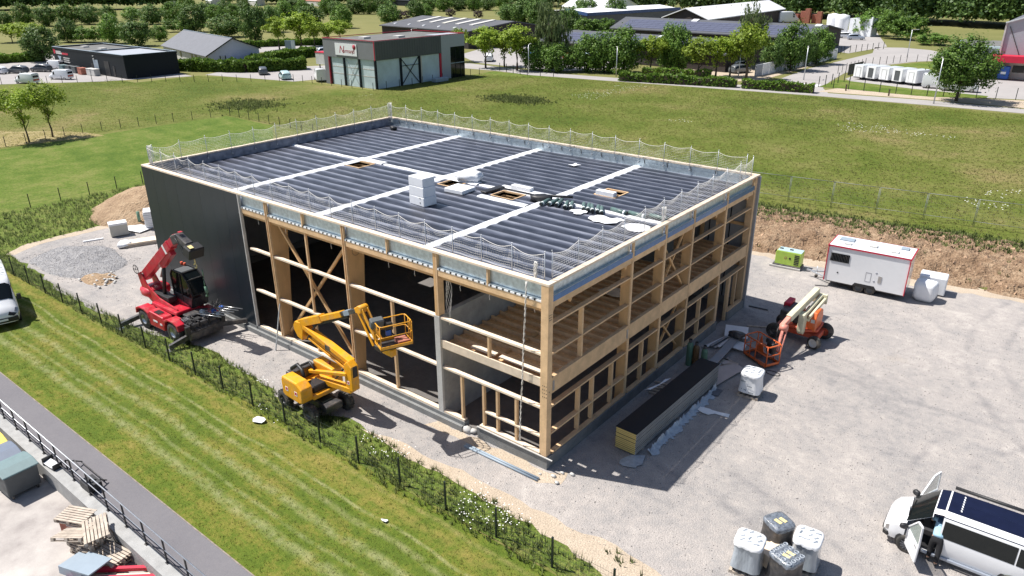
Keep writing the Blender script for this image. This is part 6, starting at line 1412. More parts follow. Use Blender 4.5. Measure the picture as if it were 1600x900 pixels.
# ---------------------------------------------------------------- trees: kind, x, y, height, crown width, place
TREES = [
 ('round',-330.0,94.9,5.4,6.5,'a'),('round',-323.0,99.6,7.9,7.0,'a'),('round',-315.9,104.5,7.7,7.5,'a'),('round',-317.0,112.9,7.4,7.6,'a'),
 ('round',-314.0,119.7,7.4,8.2,'a'),('round',-324.9,132.6,6.1,6.5,'a'),('lime',-244.6,67.3,5.0,6.8,'b'),('lime',-226.8,64.8,5.8,5.7,'b'),
 ('lime',-211.7,61.8,6.4,4.4,'b'),('round',-179.7,51.0,7.5,5.9,'c'),('round',-230.6,77.2,6.4,5.3,'d'),('bush',-226.6,80.0,4.3,4.9,'d'),
 ('bush',-223.5,82.3,4.3,5.3,'d'),('round',-214.9,83.2,7.6,5.5,'d'),('round',-200.8,83.3,7.2,6.8,'d'),('round',-330.8,145.3,5.0,7.3,'a'),
 ('round',-292.4,134.5,7.2,8.7,'a'),('round',-297.3,146.0,7.4,8.5,'a'),('round',-238.3,121.6,8.9,8.4,'a'),('round',-370.2,193.3,7.4,8.6,'a'),
 ('round',-326.9,178.5,6.7,7.2,'a'),('round',-290.8,160.9,6.1,6.5,'a'),('round',-329.4,190.3,6.6,8.0,'a'),('round',-301.3,176.7,5.6,6.9,'a'),
 ('round',-322.2,195.1,6.6,7.4,'a'),('bush',-244.7,117.2,4.0,5.3,'d'),('bush',-240.9,119.7,3.5,5.3,'d'),('round',-212.3,95.6,4.2,4.2,'d'),
 ('round',-208.8,115.5,6.4,9.3,'d'),('round',-180.8,107.4,11.1,6.2,'e'),('round',-215.9,137.1,8.4,7.4,'f'),('round',-254.4,169.9,8.0,7.8,'a'),
 ('round',-316.1,220.6,7.2,7.7,'a'),('round',-307.5,218.8,6.5,6.9,'a'),('round',-226.1,161.5,7.6,9.1,'f'),('round',-292.3,221.6,7.8,8.1,'a'),
 ('round',-283.8,220.2,6.3,7.3,'a'),('round',-210.7,163.7,7.4,7.5,'f'),('round',-285.3,233.3,7.6,8.2,'a'),('round',-279.9,236.8,7.6,7.5,'a'),
 ('round',-279.3,244.6,7.4,8.3,'a'),('lime',-160.3,100.9,7.5,5.4,'g'),('lime',-151.1,101.1,9.1,6.6,'g'),('lime',-160.2,112.2,6.0,5.6,'g'),
 ('lime',-160.5,116.8,5.7,5.0,'g'),('lime',-164.1,124.3,5.6,5.6,'g'),('round',-215.9,191.1,7.5,8.1,'f'),('purple',-221.0,202.6,4.7,5.8,'h'),
 ('round',-232.6,222.4,7.6,7.3,'f'),('round',-228.5,225.1,5.0,5.0,'f'),('round',-277.6,277.2,6.9,8.1,'a'),('round',-266.4,276.1,7.1,7.9,'a'),
 ('round',-264.6,285.5,6.9,8.1,'a'),('round',-258.1,289.7,6.9,8.1,'a'),('round',-256.4,299.2,6.7,8.2,'a'),('round',-269.9,327.5,6.8,8.0,'a'),
 ('round',-169.1,209.1,8.1,7.7,'i'),('round',-160.2,206.6,10.5,8.0,'i'),('round',-148.0,198.9,10.4,7.6,'i'),('purple',-219.8,230.9,4.2,3.6,'h'),
 ('purple',-206.3,234.1,3.6,3.6,'h'),('lime',-145.6,142.8,5.1,3.4,'j'),('lime',-102.2,107.4,6.8,3.5,'j'),('lime',-89.6,101.6,7.6,5.4,'j'),
 ('lime',-87.9,105.7,6.7,4.1,'j'),('lime',-81.6,102.0,8.1,5.5,'j'),('birch',-77.2,107.9,12.5,6.3,'k'),('round',-129.2,190.4,7.8,5.9,'i'),
 ('round',-146.1,224.8,10.2,7.2,'i'),('round',-133.3,225.0,10.4,6.1,'i'),('bush',-122.0,188.8,4.8,7.0,'l'),('bush',-117.8,191.8,4.6,7.4,'l'),
 ('round',-78.7,104.2,5.4,4.4,'m'),('round',-73.7,105.2,5.1,4.9,'m'),('bush',-71.0,107.2,3.9,3.1,'m'),('round',-69.0,108.7,6.8,4.9,'m'),
 ('round',-65.7,109.8,7.6,4.6,'m'),('round',-62.2,111.2,8.0,5.6,'m'),('lime',-58.4,115.2,6.6,5.1,'n'),('round',-57.2,119.9,8.4,3.6,'m'),
 ('round',-54.5,119.3,8.7,3.8,'m'),('lime',-47.5,113.6,6.7,5.1,'n'),('lime',-45.2,116.4,6.9,4.4,'n'),('lime',-43.1,118.0,6.9,4.4,'n'),
 ('lime',-39.6,117.2,9.3,5.2,'n'),('birch',-44.9,131.6,12.2,4.7,'k'),('round',-39.4,129.1,6.3,3.5,'o'),('round',-37.5,134.4,8.5,5.4,'o'),
 ('round',-37.4,144.0,6.2,3.0,'o'),('round',-36.9,148.8,6.9,5.2,'o'),('bush',-49.5,233.2,6.6,5.9,'p'),('bush',-46.7,235.2,7.7,6.7,'p'),
 ('bush',-41.2,227.4,7.4,6.8,'p'),('bush',-35.7,225.8,6.1,8.1,'p'),('bush',-26.6,212.1,2.8,7.5,'q'),('single',-4.1,111.4,8.9,7.4,'r'),
 ('young',-85.2,12.7,6.0,3.7,'s'),('young',-86.2,15.7,6.3,3.1,'s'),]
def crown_mesh(name, kind_, seed, m, n_cl=70, n_lf=26, leaf=.085):
    """unit crown: half width 1, height 0..1 scaled by hs; leaf quads gathered in clumps through the crown's volume"""
    r = np.random.RandomState(seed); C = []
    while len(C) < n_cl:
        p = r.uniform(-1,1,3); d = np.linalg.norm(p)
        if d > 1: continue
        z = p[2]
        if kind_ == 'round': ok = d > .5; prof = math.sqrt(max(0,1-z*z))*(1-.26*z)
        elif kind_ == 'lime': ok = d > .25; prof = .55+.45*z if z < 0 else 1-.5*z*z
        elif kind_ == 'birch': ok = d > .25; prof = math.sqrt(max(0,1-z*z))*.9
        else: ok = d > .4 and z > -.55; prof = math.sqrt(max(0,1-z*z))
        if not ok or math.hypot(p[0],p[1]) > prof+.05: continue
        C.append(p*(1+.10*r.randn()))
    C = np.array(C); cs = r.uniform(.12,.24,len(C)) if kind_ != 'lime' else r.uniform(.10,.24,len(C))
    P = np.repeat(C,n_lf,0)+r.randn(len(C)*n_lf,3)*np.repeat(cs,n_lf)[:,None]*.55
    if kind_ == 'birch': P[:,2] -= np.abs(r.randn(len(P)))*.10
    k = len(P); nrm = P*np.array([.7,.7,1])+r.randn(k,3)*.55+np.array([0,0,.35]); nrm /= np.linalg.norm(nrm,axis=1)[:,None]
    a = np.cross(nrm, r.randn(k,3)); a /= np.linalg.norm(a,axis=1)[:,None]; b = np.cross(nrm,a)
    s = (leaf*(.6+.8*r.rand(k)))[:,None]; st = 1.6 if kind_ == 'birch' else 1.0
    if kind_ == 'birch': b = b*.5+np.array([0,0,-.9])
    V = np.stack([P-a*s*.6-b*s*st*.2, P+a*s*.6-b*s*.1, P+a*s*.15+b*s*st, P-a*s*.45+b*s*st*.8],1).reshape(-1,3)
    V[:,2] = (V[:,2]+1)/2
    return npmesh(name, V, np.arange(len(V)).reshape(-1,4), m)
def trunk_mesh(name, seed, hgt=1.0, top=.75):
    r = random.Random(seed); b = MB(); pts = [(0,0,-.02)]
    for i in range(1,6): pts.append((r.uniform(-.012,.012)*i, r.uniform(-.012,.012)*i, top*i/5))
    b.path(pts,.03,7,[.034,.027,.022,.017,.012,.005])
    for i in range(7):
        z = r.uniform(.25,.6)*top/.75; a = i*.9+r.uniform(0,.6); L = r.uniform(.14,.28)
        b.path([(0,0,z),(math.cos(a)*L*.5,math.sin(a)*L*.5,z+.10),(math.cos(a)*L,math.sin(a)*L,z+.24)],.01,5,[.013,.009,.004])
    return b.mesh(name, M['bark'])
M['leafdark'] = leaf_mat('dark_leaves',(.045,.105,.024),(.19,.30,.072),.3)
M['leafmid'] = leaf_mat('mid_leaves',(.055,.125,.020),(.20,.33,.055),.3)
M['leaflime'] = leaf_mat('lime_leaves',(.15,.24,.02),(.38,.48,.065),.38)
M['leafbirch'] = leaf_mat('birch_leaves',(.075,.11,.04),(.20,.25,.10),.3)
M['leafpurple'] = leaf_mat('purple_leaves',(.035,.022,.025),(.10,.065,.06),.15)
M['leafhedge'] = leaf_mat('hedge_leaves',(.065,.14,.018),(.22,.34,.05),.3)
M['leaffar'] = leaf_mat('forest_leaves',(.028,.062,.018),(.13,.21,.055),.25)
CR = {'round':[crown_mesh('crown','round',s,'leafdark',150,40,.066) for s in (1,2,3)],
      'mid':[crown_mesh('crown','round',s,'leafmid',150,40,.066) for s in (4,5)],
      'lime':[crown_mesh('crown','lime',s,'leaflime',80,46,.072) for s in (6,7)],
      'birch':[crown_mesh('crown','birch',8,'leafbirch',100,34,.06)],
      'bush':[crown_mesh('crown','bush',s,'leafmid',80,46,.078) for s in (9,10)],
      'purple':[crown_mesh('crown','round',11,'leafpurple',60,40,.08)],
      'single':[crown_mesh('crown','round',12,'leafmid',240,60,.046)],
      'young':[crown_mesh('crown','lime',13,'leaflime',90,50,.055)]}
TR = [trunk_mesh('trunk',s) for s in (1,2,3)]
GRP = {'a':('round orchard tree in the rows on the far field','orchard trees in rows on the far field'),
 'b':('bright lime green tree beyond the car park at the far left','lime green trees at the far left'),
 'c':('large dark tree rising left of the black building corner',None),
 'd':('dark tree or shrub right behind the black building','planting behind the black building and gabled house'),
 'e':('tall dark tree just right of the gabled house roof',None),
 'f':('dark tree behind the lime trees near the signed building','dark trees behind the lime row'),
 'g':('lime green street tree left of the signed building','lime trees left of the signed building'),
 'h':('purple leaved tree near the fibre roof','purple leaved trees'),
 'i':('tall dark tree between the fibre and white roofs','tall trees between the far halls'),
 'j':('lime green tree right of the signed building','lime trees in the middle car park'),
 'k':('tall drooping birch standing above the other trees','birches'),
 'l':('rounded olive green shrub behind the solar roof','olive shrubs'),
 'm':('dense tree by the access road before the solar roofs','dense trees along the road'),
 'n':('bright green tree behind the clipped hedge','bright trees behind the hedge'),
 'o':('green tree by the white walled yard','trees along the white walled yard'),
 'p':('broad rounded green tree clump beside the side road bend','round tree clump by the bend'),
 'q':('low olive green bush right of the round tree clump',None),
 'r':('single round green tree on the verge in front of the two right vans',None),
 's':('young lime green tree by the lawn corner at the left','young trees at the left')}
KIND = {'round':'deciduous tree','lime':'lime tree','birch':'birch','bush':'shrub','purple':'purple tree','single':'round tree','young':'young tree'}
ORD = 'first second third fourth fifth sixth seventh eighth ninth tenth eleventh twelfth thirteenth fourteenth fifteenth sixteenth seventeenth eighteenth nineteenth twentieth'.split(); ORD += ['twenty-'+o_ for o_ in ORD[:9]]+['thirtieth']+['thirty-'+o_ for o_ in ORD[:5]]
for i,(kd,x,y,h,wd,g) in enumerate(TREES):
    same = sorted([t_ for t_ in TREES if t_[5]==g], key=lambda t_: -math.atan2(t_[2]+19.8, t_[1]-14.1)); tot = len(same)
    c = [k for k,t_ in enumerate(same) if t_[1]==x and t_[2]==y][0]; lb, gr = GRP[g]
    if gr: lb += (', '+ORD[c]+' from the left') if tot > 2 else (', the left one of two',', the right one of two')[c]
    t = thing('shrub' if kd=='bush' else kd.replace('round','deciduous').replace('single','deciduous')+'_tree' , lb[:200], 'shrub' if kd=='bush' else 'tree', (x,y,0), i*1.7, gr)
    key = kd if kd != 'round' else ('mid' if g in 'nodmaf' and (i%2 or g in 'm') else 'round')
    if kd == 'lime': wd *= 1.12
    if g == 'm': wd *= 1.12
    if kd == 'young': wd *= 1.2
    me = CR[key][i%len(CR[key])]; base = {'lime':.24,'single':.20,'young':.30,'birch':.08,'bush':.0,'purple':.15}.get(kd, .01 if g in 'af' else .05 if g == 'd' else .08)
    if g in 'm': base = .02
    o = link('crown', me, t, (0,0,h*base)); q_ = .53 if g in 'af' else .60
    o.scale = (wd*q_, wd*q_, h*(1-base)*1.05)
    if kd != 'bush': o2 = link('trunk', TR[i%3], t); o2.scale = (h*(.55 if kd=='young' else .9),)*2+(h,); 
    if kd == 'young': t.rotation_euler = (.0,-.10 if c==0 else .05,0)
# far woods
def wood(name, pts, hh, rr, nl, leaf, seed, m):
    r = np.random.RandomState(seed); P = []
    for (x,y) in pts:
        h = hh*(.75+.5*r.rand()); R = rr*(.8+.5*r.rand()); k = nl; 
        u = r.randn(k,3); u /= np.linalg.norm(u,axis=1)[:,None]; u[:,2] = np.abs(u[:,2])*1.0-.25*r.rand(k); rad = .72+.28*r.rand(k)
        lump = 1+.20*np.sin(u[:,0]*6+x)*np.sin(u[:,1]*7+y)*np.sin(u[:,2]*5)
        P.append(np.stack([x+u[:,0]*R*rad*lump, y+u[:,1]*R*rad*lump, h*.30+u[:,2]*h*.70*rad*lump],1))
    P = np.concatenate(P); k = len(P); n_ = r.randn(k,3)*.6+np.array([0,0,.5]); n_ /= np.linalg.norm(n_,axis=1)[:,None]
    a = np.cross(n_,r.randn(k,3)); a /= np.linalg.norm(a,axis=1)[:,None]; b = np.cross(n_,a); s = (leaf*(.6+.8*r.rand(k)))[:,None]
    V = np.stack([P-a*s-b*s*.5,P+a*s-b*s*.5,P+a*s*.6+b*s,P-a*s*.7+b*s*.8],1).reshape(-1,3); V[:,2] = V[:,2].clip(0.02)
    return kind(link(name, npmesh(name, V, np.arange(len(V)).reshape(-1,4), m)), 'stuff')
r = np.random.RandomState(5); pts = []
for i in range(46):
    for k in range(5):
        t_ = i/45; x = -120+t_*165; y = 322-t_*52+k*8+r.uniform(-3,3)+4*math.sin(i*.9); pts.append((x+r.uniform(-3,3),y))
wood('forest', pts, 17, 5.6, 800, .46, 1, 'leaffar')
pts = [(-320+i*7.5+r.uniform(-2,2), 355-i*.9+k*10+r.uniform(-4,4)+(14 if i%5==0 else 0)) for i in range(34) for k in range(3)]
wood('forest', pts, 13, 6, 420, .6, 2, 'leaffar')
pts = [(-505+i*7+k*5, 132+i*6.5+k*7+r.uniform(-3,3)) for i in range(9) for k in range(6)]+[(-560+i*9,95+i*5+k*9) for i in range(9) for k in range(4)]
wood('forest', pts, 18, 7, 520, .75, 3, 'leaffar')
pts = [(-470+i*11+r.uniform(-3,3), 262+i*5.4+k*9+r.uniform(-4,4)) for i in range(15) for k in range(3)]
wood('forest', pts, 11, 6, 300, .8, 4, 'leaffar')
# clipped hedges
def hedge(label, pts, w_, h, seed, group=None, m='leafhedge', leaf=.11):
    r = np.random.RandomState(seed); P = []
    for (a,b) in zip(pts[:-1],pts[1:]):
        a = np.array(a,float); b = np.array(b,float); L = np.linalg.norm(b-a); k = int(L*70*h*w_/1.5); d = (b-a)/L; s_ = np.array([-d[1],d[0]])
        u = r.rand(k); f = r.rand(k); v = np.where(f<.5, r.uniform(-1,1,k), np.sign(r.randn(k))*(1+.05*r.randn(k))); z = np.where(f<.5, 1+.05*r.randn(k), r.rand(k))
        bump = 1+.10*np.sin(u*L*.9+seed)+.07*np.sin(u*L*2.3)
        P.append(np.stack([a[0]+d[0]*u*L+s_[0]*v*w_/2*bump, a[1]+d[1]*u*L+s_[1]*v*w_/2*bump, z*h*bump],1))
    P = np.concatenate(P); k = len(P); n_ = r.randn(k,3)*.7+np.array([0,0,.5]); n_ /= np.linalg.norm(n_,axis=1)[:,None]
    a = np.cross(n_,r.randn(k,3)); a /= np.linalg.norm(a,axis=1)[:,None]; b = np.cross(n_,a); s = (leaf*(.7+.9*r.rand(k)))[:,None]*1.2
    V = np.stack([P-a*s-b*s,P+a*s-b*s,P+a*s+b*s,P-a*s+b*s],1).reshape(-1,3); V[:,2] = V[:,2].clip(.01)
    t = thing('hedge', label, 'hedge', (0,0,0), 0, group)
    link('foliage', npmesh('foliage', V, np.arange(len(V)).reshape(-1,4), m), t)
    b = MB()
    for (p,q) in zip(pts[:-1],pts[1:]): b.bar((*p,h*.45),(*q,h*.45),w_*.75,h*.85)
    b.build('branches','bark',t); return t
hedge('long clipped green hedge along the meadow edge in front of the bright trees',[(-57,101.2),(-47,103.4),(-36.6,105.6)],1.6,1.35,1)
hedge('shorter clipped hedge right of the gap at the meadow edge',[(-35.5,105.6),(-24,107.0)],1.6,1.3,2)
hedge('clipped hedge parallel behind the long one under the bright trees',[(-57.5,110.5),(-45,113.8)],1.5,1.3,3)
hedge('thick green hedge from the black building to the gabled house',[(-138,61),(-131,64.5),(-124.5,68),(-119,78)],3.2,1.9,4,leaf=.16)
hedge('dark hedge behind the car park left of the signed building',[(-132,73.5),(-137,84),(-139,95)],2.6,1.8,5,leaf=.15)
hedge('dark low hedge in the far left car park',[(-186,41),(-182,52)],3,1.6,6,leaf=.16)
hedge('low dark hedge behind the lime trees of the far car park',[(-176,92),(-168,108),(-160,118)],2.2,1.4,7,leaf=.16)
# roads and lots far away
sheet('road', [(-104,99.5),(-98,98.2),(-84,99),(-75,97.8),(-57,99.9),(-23,104.2),(-6,104.9),(6,105.2),(120,112),(120,117),(6,109.2),(-7,109.9),(-22,108.2),(-24.5,113.5),(-26,122),(-27.5,136),(-26.5,150),(-21,166),(-15,174),(-15,183),(-24,196),(-31,199),(-37,196),(-33.5,180),(-34.5,160),(-35.5,140),(-34.5,120),(-34.5,109.5),(-45,107.4),(-57,104.3),(-72,102.8),(-80,103.6),(-98,106)], -.012, 'lotasphalt')
sheet('road', [(-15,174),(90,205),(90,215),(-15,183)], -.012, 'lotasphalt')
sheet('car_park', [(-127,57.4),(-134,42.5),(-146,28.5),(-190,20),(-200,64),(-176,66),(-164,62)], -.012, 'lotasphalt')
sheet('car_park', [(-104.5,64.5),(-127,60),(-130,66),(-121,84),(-118,92),(-98,92)], -.012, 'lotasphalt')
sheet('car_park', [(-98,108),(-75,105),(-66,118),(-70,150),(-125,150),(-112,118)], -.012, 'lotasphalt')
sheet('car_park', [(-170,76),(-160,84),(-150,120),(-158,125),(-172,100),(-185,88)], -.012, 'lotasphalt')
sheet('car_park', [(-72,203),(-38,176),(-35,200),(-50,250),(-110,290),(-115,270)], -.012, 'lotasphalt')
sheet('car_park', [(-16,113.5),(5,119.5),(60,122),(60,150),(-3,144),(-10,150),(-25,140),(-25,128)], -.012, 'lotasphalt')
sheet('lawn', [(-84.4,90),(-84.4,98.3),(-72,97.2),(-66,98)], -.010, 'lawnfar')
sheet('verge', [(-24,109),(-7,110.6),(8,110),(60,113),(60,121),(5,118.5),(-10,113.6),(-22.5,114.8)], -.008, 'grit')
sheet('lawn', [(-25.5,114.5),(-22,115.2),(-14,113.8),(-8,113.7),(-1,116.8),(-1,120),(-12,121.5),(-25.8,126)], -.003, 'lawnfar')
sheet('lawn', [(-24,138),(-8,146),(-8,170),(-15,172),(-20,165),(-25,150)], -.006, 'lawnfar')
sheet('verge', [(-57,106),(-40,112),(-36.5,118),(-36.5,150),(-45,150),(-60,125)], -.008, 'grit')
for i in range(7): kind(MB().box(-34.2+i*1.25,114,0,-33.4+i*1.25,117.2,.004).build('road_marking','white'))
# street lamps
def lamp(x,y,h,label,a):
    t = thing('street_lamp',label,'street lamp',(x,y,0),a)
    MB().tube((0,0,0),(0,0,h),.10,8,.06).build('pole','galvpost',t); MB().bar((0,0,h),(.9,0,h+.12),.08).cbox((1.1,0,h+.13),(.6,.24,.10)).build('lamp_head','conclight',t)
for a in ((-76.6,99.3,5.4,'street lamp at the left end of the dark trees by the road',1.9),(-60.4,105.5,5.2,'street lamp standing at the start of the clipped hedges',2.2),(-30.6,122,5.6,'street lamp beside the side road left of the white boxes',1.9),(-6.3,106.8,6.4,'street lamp on the verge left of the single round tree',1.9),(-24.5,173.7,6,'far street lamp by the bend of the side road',0),(-41,117,5,'street lamp between the bright trees and the hedge gap',1.9),(-126,116,5.5,'distant street lamp left of the signed building roof',1)): lamp(*a)
# black building
def mk(name,label,cat,loc,rz=0): return thing(name,label,cat,(*loc,0),rz)
def txt(par,s,size,m,loc,face='-y',name='lettering',align='LEFT',shear=0):
    rot = {'-y':(math.pi/2,0,0),'+x':(math.pi/2,0,math.pi/2)}[face]; return text_mesh(name,s,size,m,par,loc,rot,.01,align,shear)
B1 = mk('black_building','low black flat-roofed commercial building with pale lettering on its long wall','building',(-164.4,47.5),.0)
MB().box(0,0,0,31.4,10.6,4.0).build('wall','darkwall',B1); MB().box(.3,.3,4.0,31.1,10.3,4.05).build('roof','flatroof',B1)
MB().box(17,.3,4.051,31.1,10.3,4.09).build('roof_section','greylight',B1)
for q in ((-.05,-.05,31.45,.28),(-.05,10.32,31.45,10.65),(-.05,.285,.28,10.315),(31.12,.285,31.45,10.315),(16.7,.285,17,10.315)): MB().box(q[0],q[1],3.9,q[2],q[3],4.30).build('parapet','darkwall',B1); MB().box(q[0],q[1],4.302,q[2],q[3],4.36).build('parapet_cap','bluegrey',B1)
txt(B1,'ARTISAN',0.01,'white',(0,-.06,3),name='x') if False else None
for i,(x0,x1,z,hh,m_) in enumerate(((1.4,3.9,3.35,.22,'conclight'),(1.4,7.2,2.95,.34,'conclight'),(4.3,7.2,2.94,.36,'redtrim'),(4.6,7.6,2.2,.2,'conclight'),(4.6,7.3,1.8,.2,'conclight'),(4.6,7.5,1.4,.2,'conclight'))):
    kind(MB().box(x0,-.04-.004*i,z,x1,-.01,z+hh).build('lettering_band',m_,B1),'stuff')
MB().prism([(2.0,2.6),(3.6,2.5),(3.0,1.7),(2.9,.9),(2.5,.9),(2.6,1.7)],'y',-.05,-.01).build('pale_logo','bluegrey',B1); MB().prism([(.3,3.9),(1.3,3.7),(1.1,3.0),(.4,2.9)],'y',-.05,-.01).build('red_logo','redtrim',B1)
for x0,x1,m_ in ((17.2,18.2,'black'),(18.4,20.4,'bluegrey'),(23.0,25.0,'black'),(26.3,27.1,'black')): MB().box(x0,-.06,.05,x1,-.005,2.8 if x1-x0>1.5 else 2.0).build('door',m_,B1)
for i,x in enumerate((4,12)): MB().box(x,4,4.06,x+1.6,5.2,4.35).build('roof_light','conclight',B1)
for x,z in ((18.9,3.5),(18.9,2.95)): MB().cbox((x,-.1,z),(.3,.2,.2)).build('wall_lamp','conclight',B1)
for i,(x,y,m_,lb) in enumerate(((-156,45.6,'lidteal','teal container by the wall of the black building'),(-153.5,45.8,'binplastic','dark container in the middle by the black building wall'),(-151,45.9,'binplastic','second dark container by the black building wall'),(-147.5,45.6,'brick','small red-brown heap by the black building doors'),(-145,46.2,'conclight','grey pile of goods by the black building doors'),(-143.4,46.3,'conclight','tall pale bundle by the black building doors'))):
    tag(MB().cbox((0,0,.6),(1.7,1.1,1.2)).cbox((0,0,1.25),(1.8,1.2,.1)).build('container',m_,None,(x,y,0),bevel=.08),lb,'container')
# gabled house
B2 = mk('gabled_house','long single-storey house with grey slate gable roof behind the thick hedge','house',(-137.7,67.3),math.atan2(.225,-.974))
# local x runs away to the left, local -y towards the other gable side
W2 = -11.2
MB().prism([(0,0),(0,2.4),(W2*.5,5.5),(W2,3.3),(W2,0)],'x',0.0,.35).build('gable_wall','render',B2)
MB().box(.36,-.3,0,34,-.01,2.4).build('front_wall','conclight',B2); MB().box(.36,W2+.01,0,34,W2+.3,3.2).build('back_wall','render',B2); MB().prism([(-.3,2.4),(W2*.5,5.5),(W2+.3,3.3)],'x',33.5,34).build('gable_wall','render',B2)
rf = MB()
for (y0,z0,y1,z1) in ((.45,2.28,W2*.5,5.62),(W2*.5-.001,5.62,W2-.4,3.25)): rf.add([(-.3,y0,z0),(34.4,y0,z0),(34.4,y1,z1),(-.3,y1,z1),(-.3,y0,z0-.14),(34.4,y0,z0-.14),(34.4,y1,z1-.14),(-.3,y1,z1-.14)],[(0,1,2,3),(7,6,5,4),(0,4,5,1),(3,2,6,7),(0,3,7,4),(1,5,6,2)])
rf.build('roof','slate',B2); MB().bar((-.32,W2*.5,5.66),(34.4,W2*.5,5.66),.2,.1).build('ridge','bluegrey',B2)
MB().bar((-.34,.5,2.26),(-.34,W2*.5,5.64),.08,.2).bar((-.34,W2*.5,5.64),(-.34,W2-.42,3.24),.08,.2).build('verge_board','darkwall',B2)
g = MB().box(-.03,-3.6,.1,-.005,-2.6,2.1).build('door','conclight',B2); MB().box(-.06,-3.75,.05,-.032,-3.55,2.2).box(-.06,-2.65,.05,-.032,-2.45,2.2).build('frame','darkwall',g)
for x in (8,10.5,19,24): 
    g = MB().box(x,.005,.7,x+1.3,.04,2.0).build('window','glass',B2); MB().box(x+.6,.045,.7,x+.68,.06,2.0).build('frame','conclight',g)
MB().cbox((-2.0,-5.5,.7),(1.6,4,1.3)).build('white_shed','carwhite',B2,bevel=.05)
# the grey building with the white sign
B3 = mk('signed_building','two-tone grey commercial building with white sign and red roof edge beyond the meadow','building',(-84.3,66.7))
WX, DY, HH = -13.5, 22.6, 8.0
MB().box(WX,0.02,4.75,-.02,.3,7.75).build('upper_facade','greypanel',B3); 
MB().box(-.3,.32,4.7,-.0,16.2,7.75).build('upper_facade','greydark',B3)
for i in range(26): MB().box(.001,.5+i*.6,4.72,.03,.62+i*.6,7.7).build('rib','greydark',B3)
MB().box(WX,.31,7.5,-.31,DY-.2,7.62).build('roof','flatroof',B3)
MB().box(WX+.02,.35,0,-.35,DY-.4,7.45).build('core','greydark',B3)
for q in ((WX-.05,-.05,.05,.10),(WX-.05,.105,WX+.1,DY),(WX+.1,DY-.1,.05,DY+.05),(-.10,.105,.05,DY-.11)): MB().box(q[0],q[1],7.78,q[2],q[3],7.9).build('roof_edge','signred',B3)
MB().box(-.06,-.06,4.7,.06,.06,7.76).build('corner_trim','redtrim',B3); 
# infill bays
xb = [WX+2.0,-7.9,-4.15,-.25]
MB().box(WX,.02,0,WX+1.1,.3,4.74).build('side_pier','greypanel',B3); MB().box(WX+1.15,.0,0,WX+1.35,.3,4.72).build('red_pier','signred',B3)
xs3 = [WX+1.6,-8.2,-4.2,-.15]
for i in range(3):
    g = MB().box(xs3[i]+.2,.25,0,xs3[i+1]-.2,.33,4.7).build('infill_panel','palepanel',B3)
    for z in (1.9,3.1): MB().box(xs3[i]+.2,.23,z,xs3[i+1]-.2,.249,z+.16).build('panel_band','conclight',g)
for x in (-8.2,-4.2,-.15): MB().box(x-.16,.0,0,x+.16,.34,4.72).build('column','darkwall',B3)
MB().bar((-7.7,.12,.2),(-4.5,.12,4.5),.06).build('brace','galvpost',B3); MB().bar((-7.7,.16,4.5),(-4.5,.16,.2),.06).build('brace','galvpost',B3)
ys3 = [.3,6.0,10.6,16.0]
for i in range(3):
    g = MB().box(-.33,ys3[i]+.2,0,-.25,ys3[i+1]-.2,4.65).build('infill_panel','palepanel',B3)
for y,m_ in ((6.0,'darkwall'),(10.6,'darkwall'),(10.95,'ceilw'),(16.0,'redtrim')): MB().box(-.34,y-.17,0,-.0,y+.17,4.68).build('column',m_,B3)
MB().bar((-.12,6.2,.2),(-.12,10.3,4.5),.09).build('brace','darkwall',B3); MB().bar((-.16,6.2,4.5),(-.16,10.3,.2),.09).build('brace','darkwall',B3); MB().bar((-.15,6.2,3.3),(-.15,10.4,3.3),.08).build('brace','darkwall',B3)
MB().box(-4,16.22,0,.02,18.6,7.76).build('end_tower','greylight',B3); MB().box(-4,18.61,5.6,.02,DY,7.76).build('end_tower','greylight',B3); 
g = MB().box(-3.8,18.61,0,-.05,DY-.05,5.58).build('corner_glazing','glass',B3)
for y in (20,21.3,DY-.1): MB().box(-.045,y-.04,0,-.01,y+.04,5.55).build('mullion','darkwall',g)
MB().box(-.045,18.65,2.6,-.012,DY-.1,2.75).build('mullion','bluegrey',g)
g = MB().box(-10.1,-.08,5.15,-4.4,-.02,7.15).build('sign_board','white',B3)
text_mesh('sign_lettering','N',1.75,'signred',g,(-9.1,-.085,5.55),(math.pi/2,0,0),.01,'LEFT',.25); text_mesh('sign_lettering','ormand',.98,'signred',g,(-8.05,-.085,5.62),(math.pi/2,0,0),.01,'LEFT',.1)
text_mesh('sign_lettering','le Petit',.42,'signred',g,(-7.4,-.085,6.6),(math.pi/2,0,0),.01,'LEFT',.2) if False else None
MB().lathe((-5.0,-.08,6.65),(0,-1,0),[(.42,.0),(.42,.02),(.001,.03)],14).bar((-5.2,-.09,6.3),(-5.6,-.09,5.5),.06,.02).build('sign_emblem','signred',g)
for x,y in ((-8.5,4.0),(-5.5,9.5)): MB().box(x,y,7.621,x+1.5,y+1.6,7.95).build('roof_light','conclight',B3)
MB().box(WX-4.0,1.2,3.0,WX-.05,3.2,5.0).build('side_canopy','conclight',B3); MB().box(WX-4.05,1.15,5.0,WX-.05,3.25,5.15).build('canopy_edge','redtrim',B3); MB().tube((WX-3.5,1.6,0),(WX-3.5,1.6,3),.12,8).build('canopy_post','steel',B3)
tag(MB().cbox((0,0,.35),(1.2,3.4,.7)).build('pallet_goods','bluegrey',None,(-82.6,80.5,0),bevel=.1),'grey covered goods at the foot of the signed building right wall','goods')
vehicle(TALL,'carwhite','parked_van','white delivery van parked left of the signed grey building','van',(-101.5,68.2,0),2.6,.9,None,(3,4),(4,5),(1.75,-1.7))
vehicle(CAR,'carteal','parked_car','pale car half hidden in the meadow grass left of the signed building','car',(-109.0,65.8,0),2.7,1.05,None,(1,5),(4,5),(1.3,-1.3))
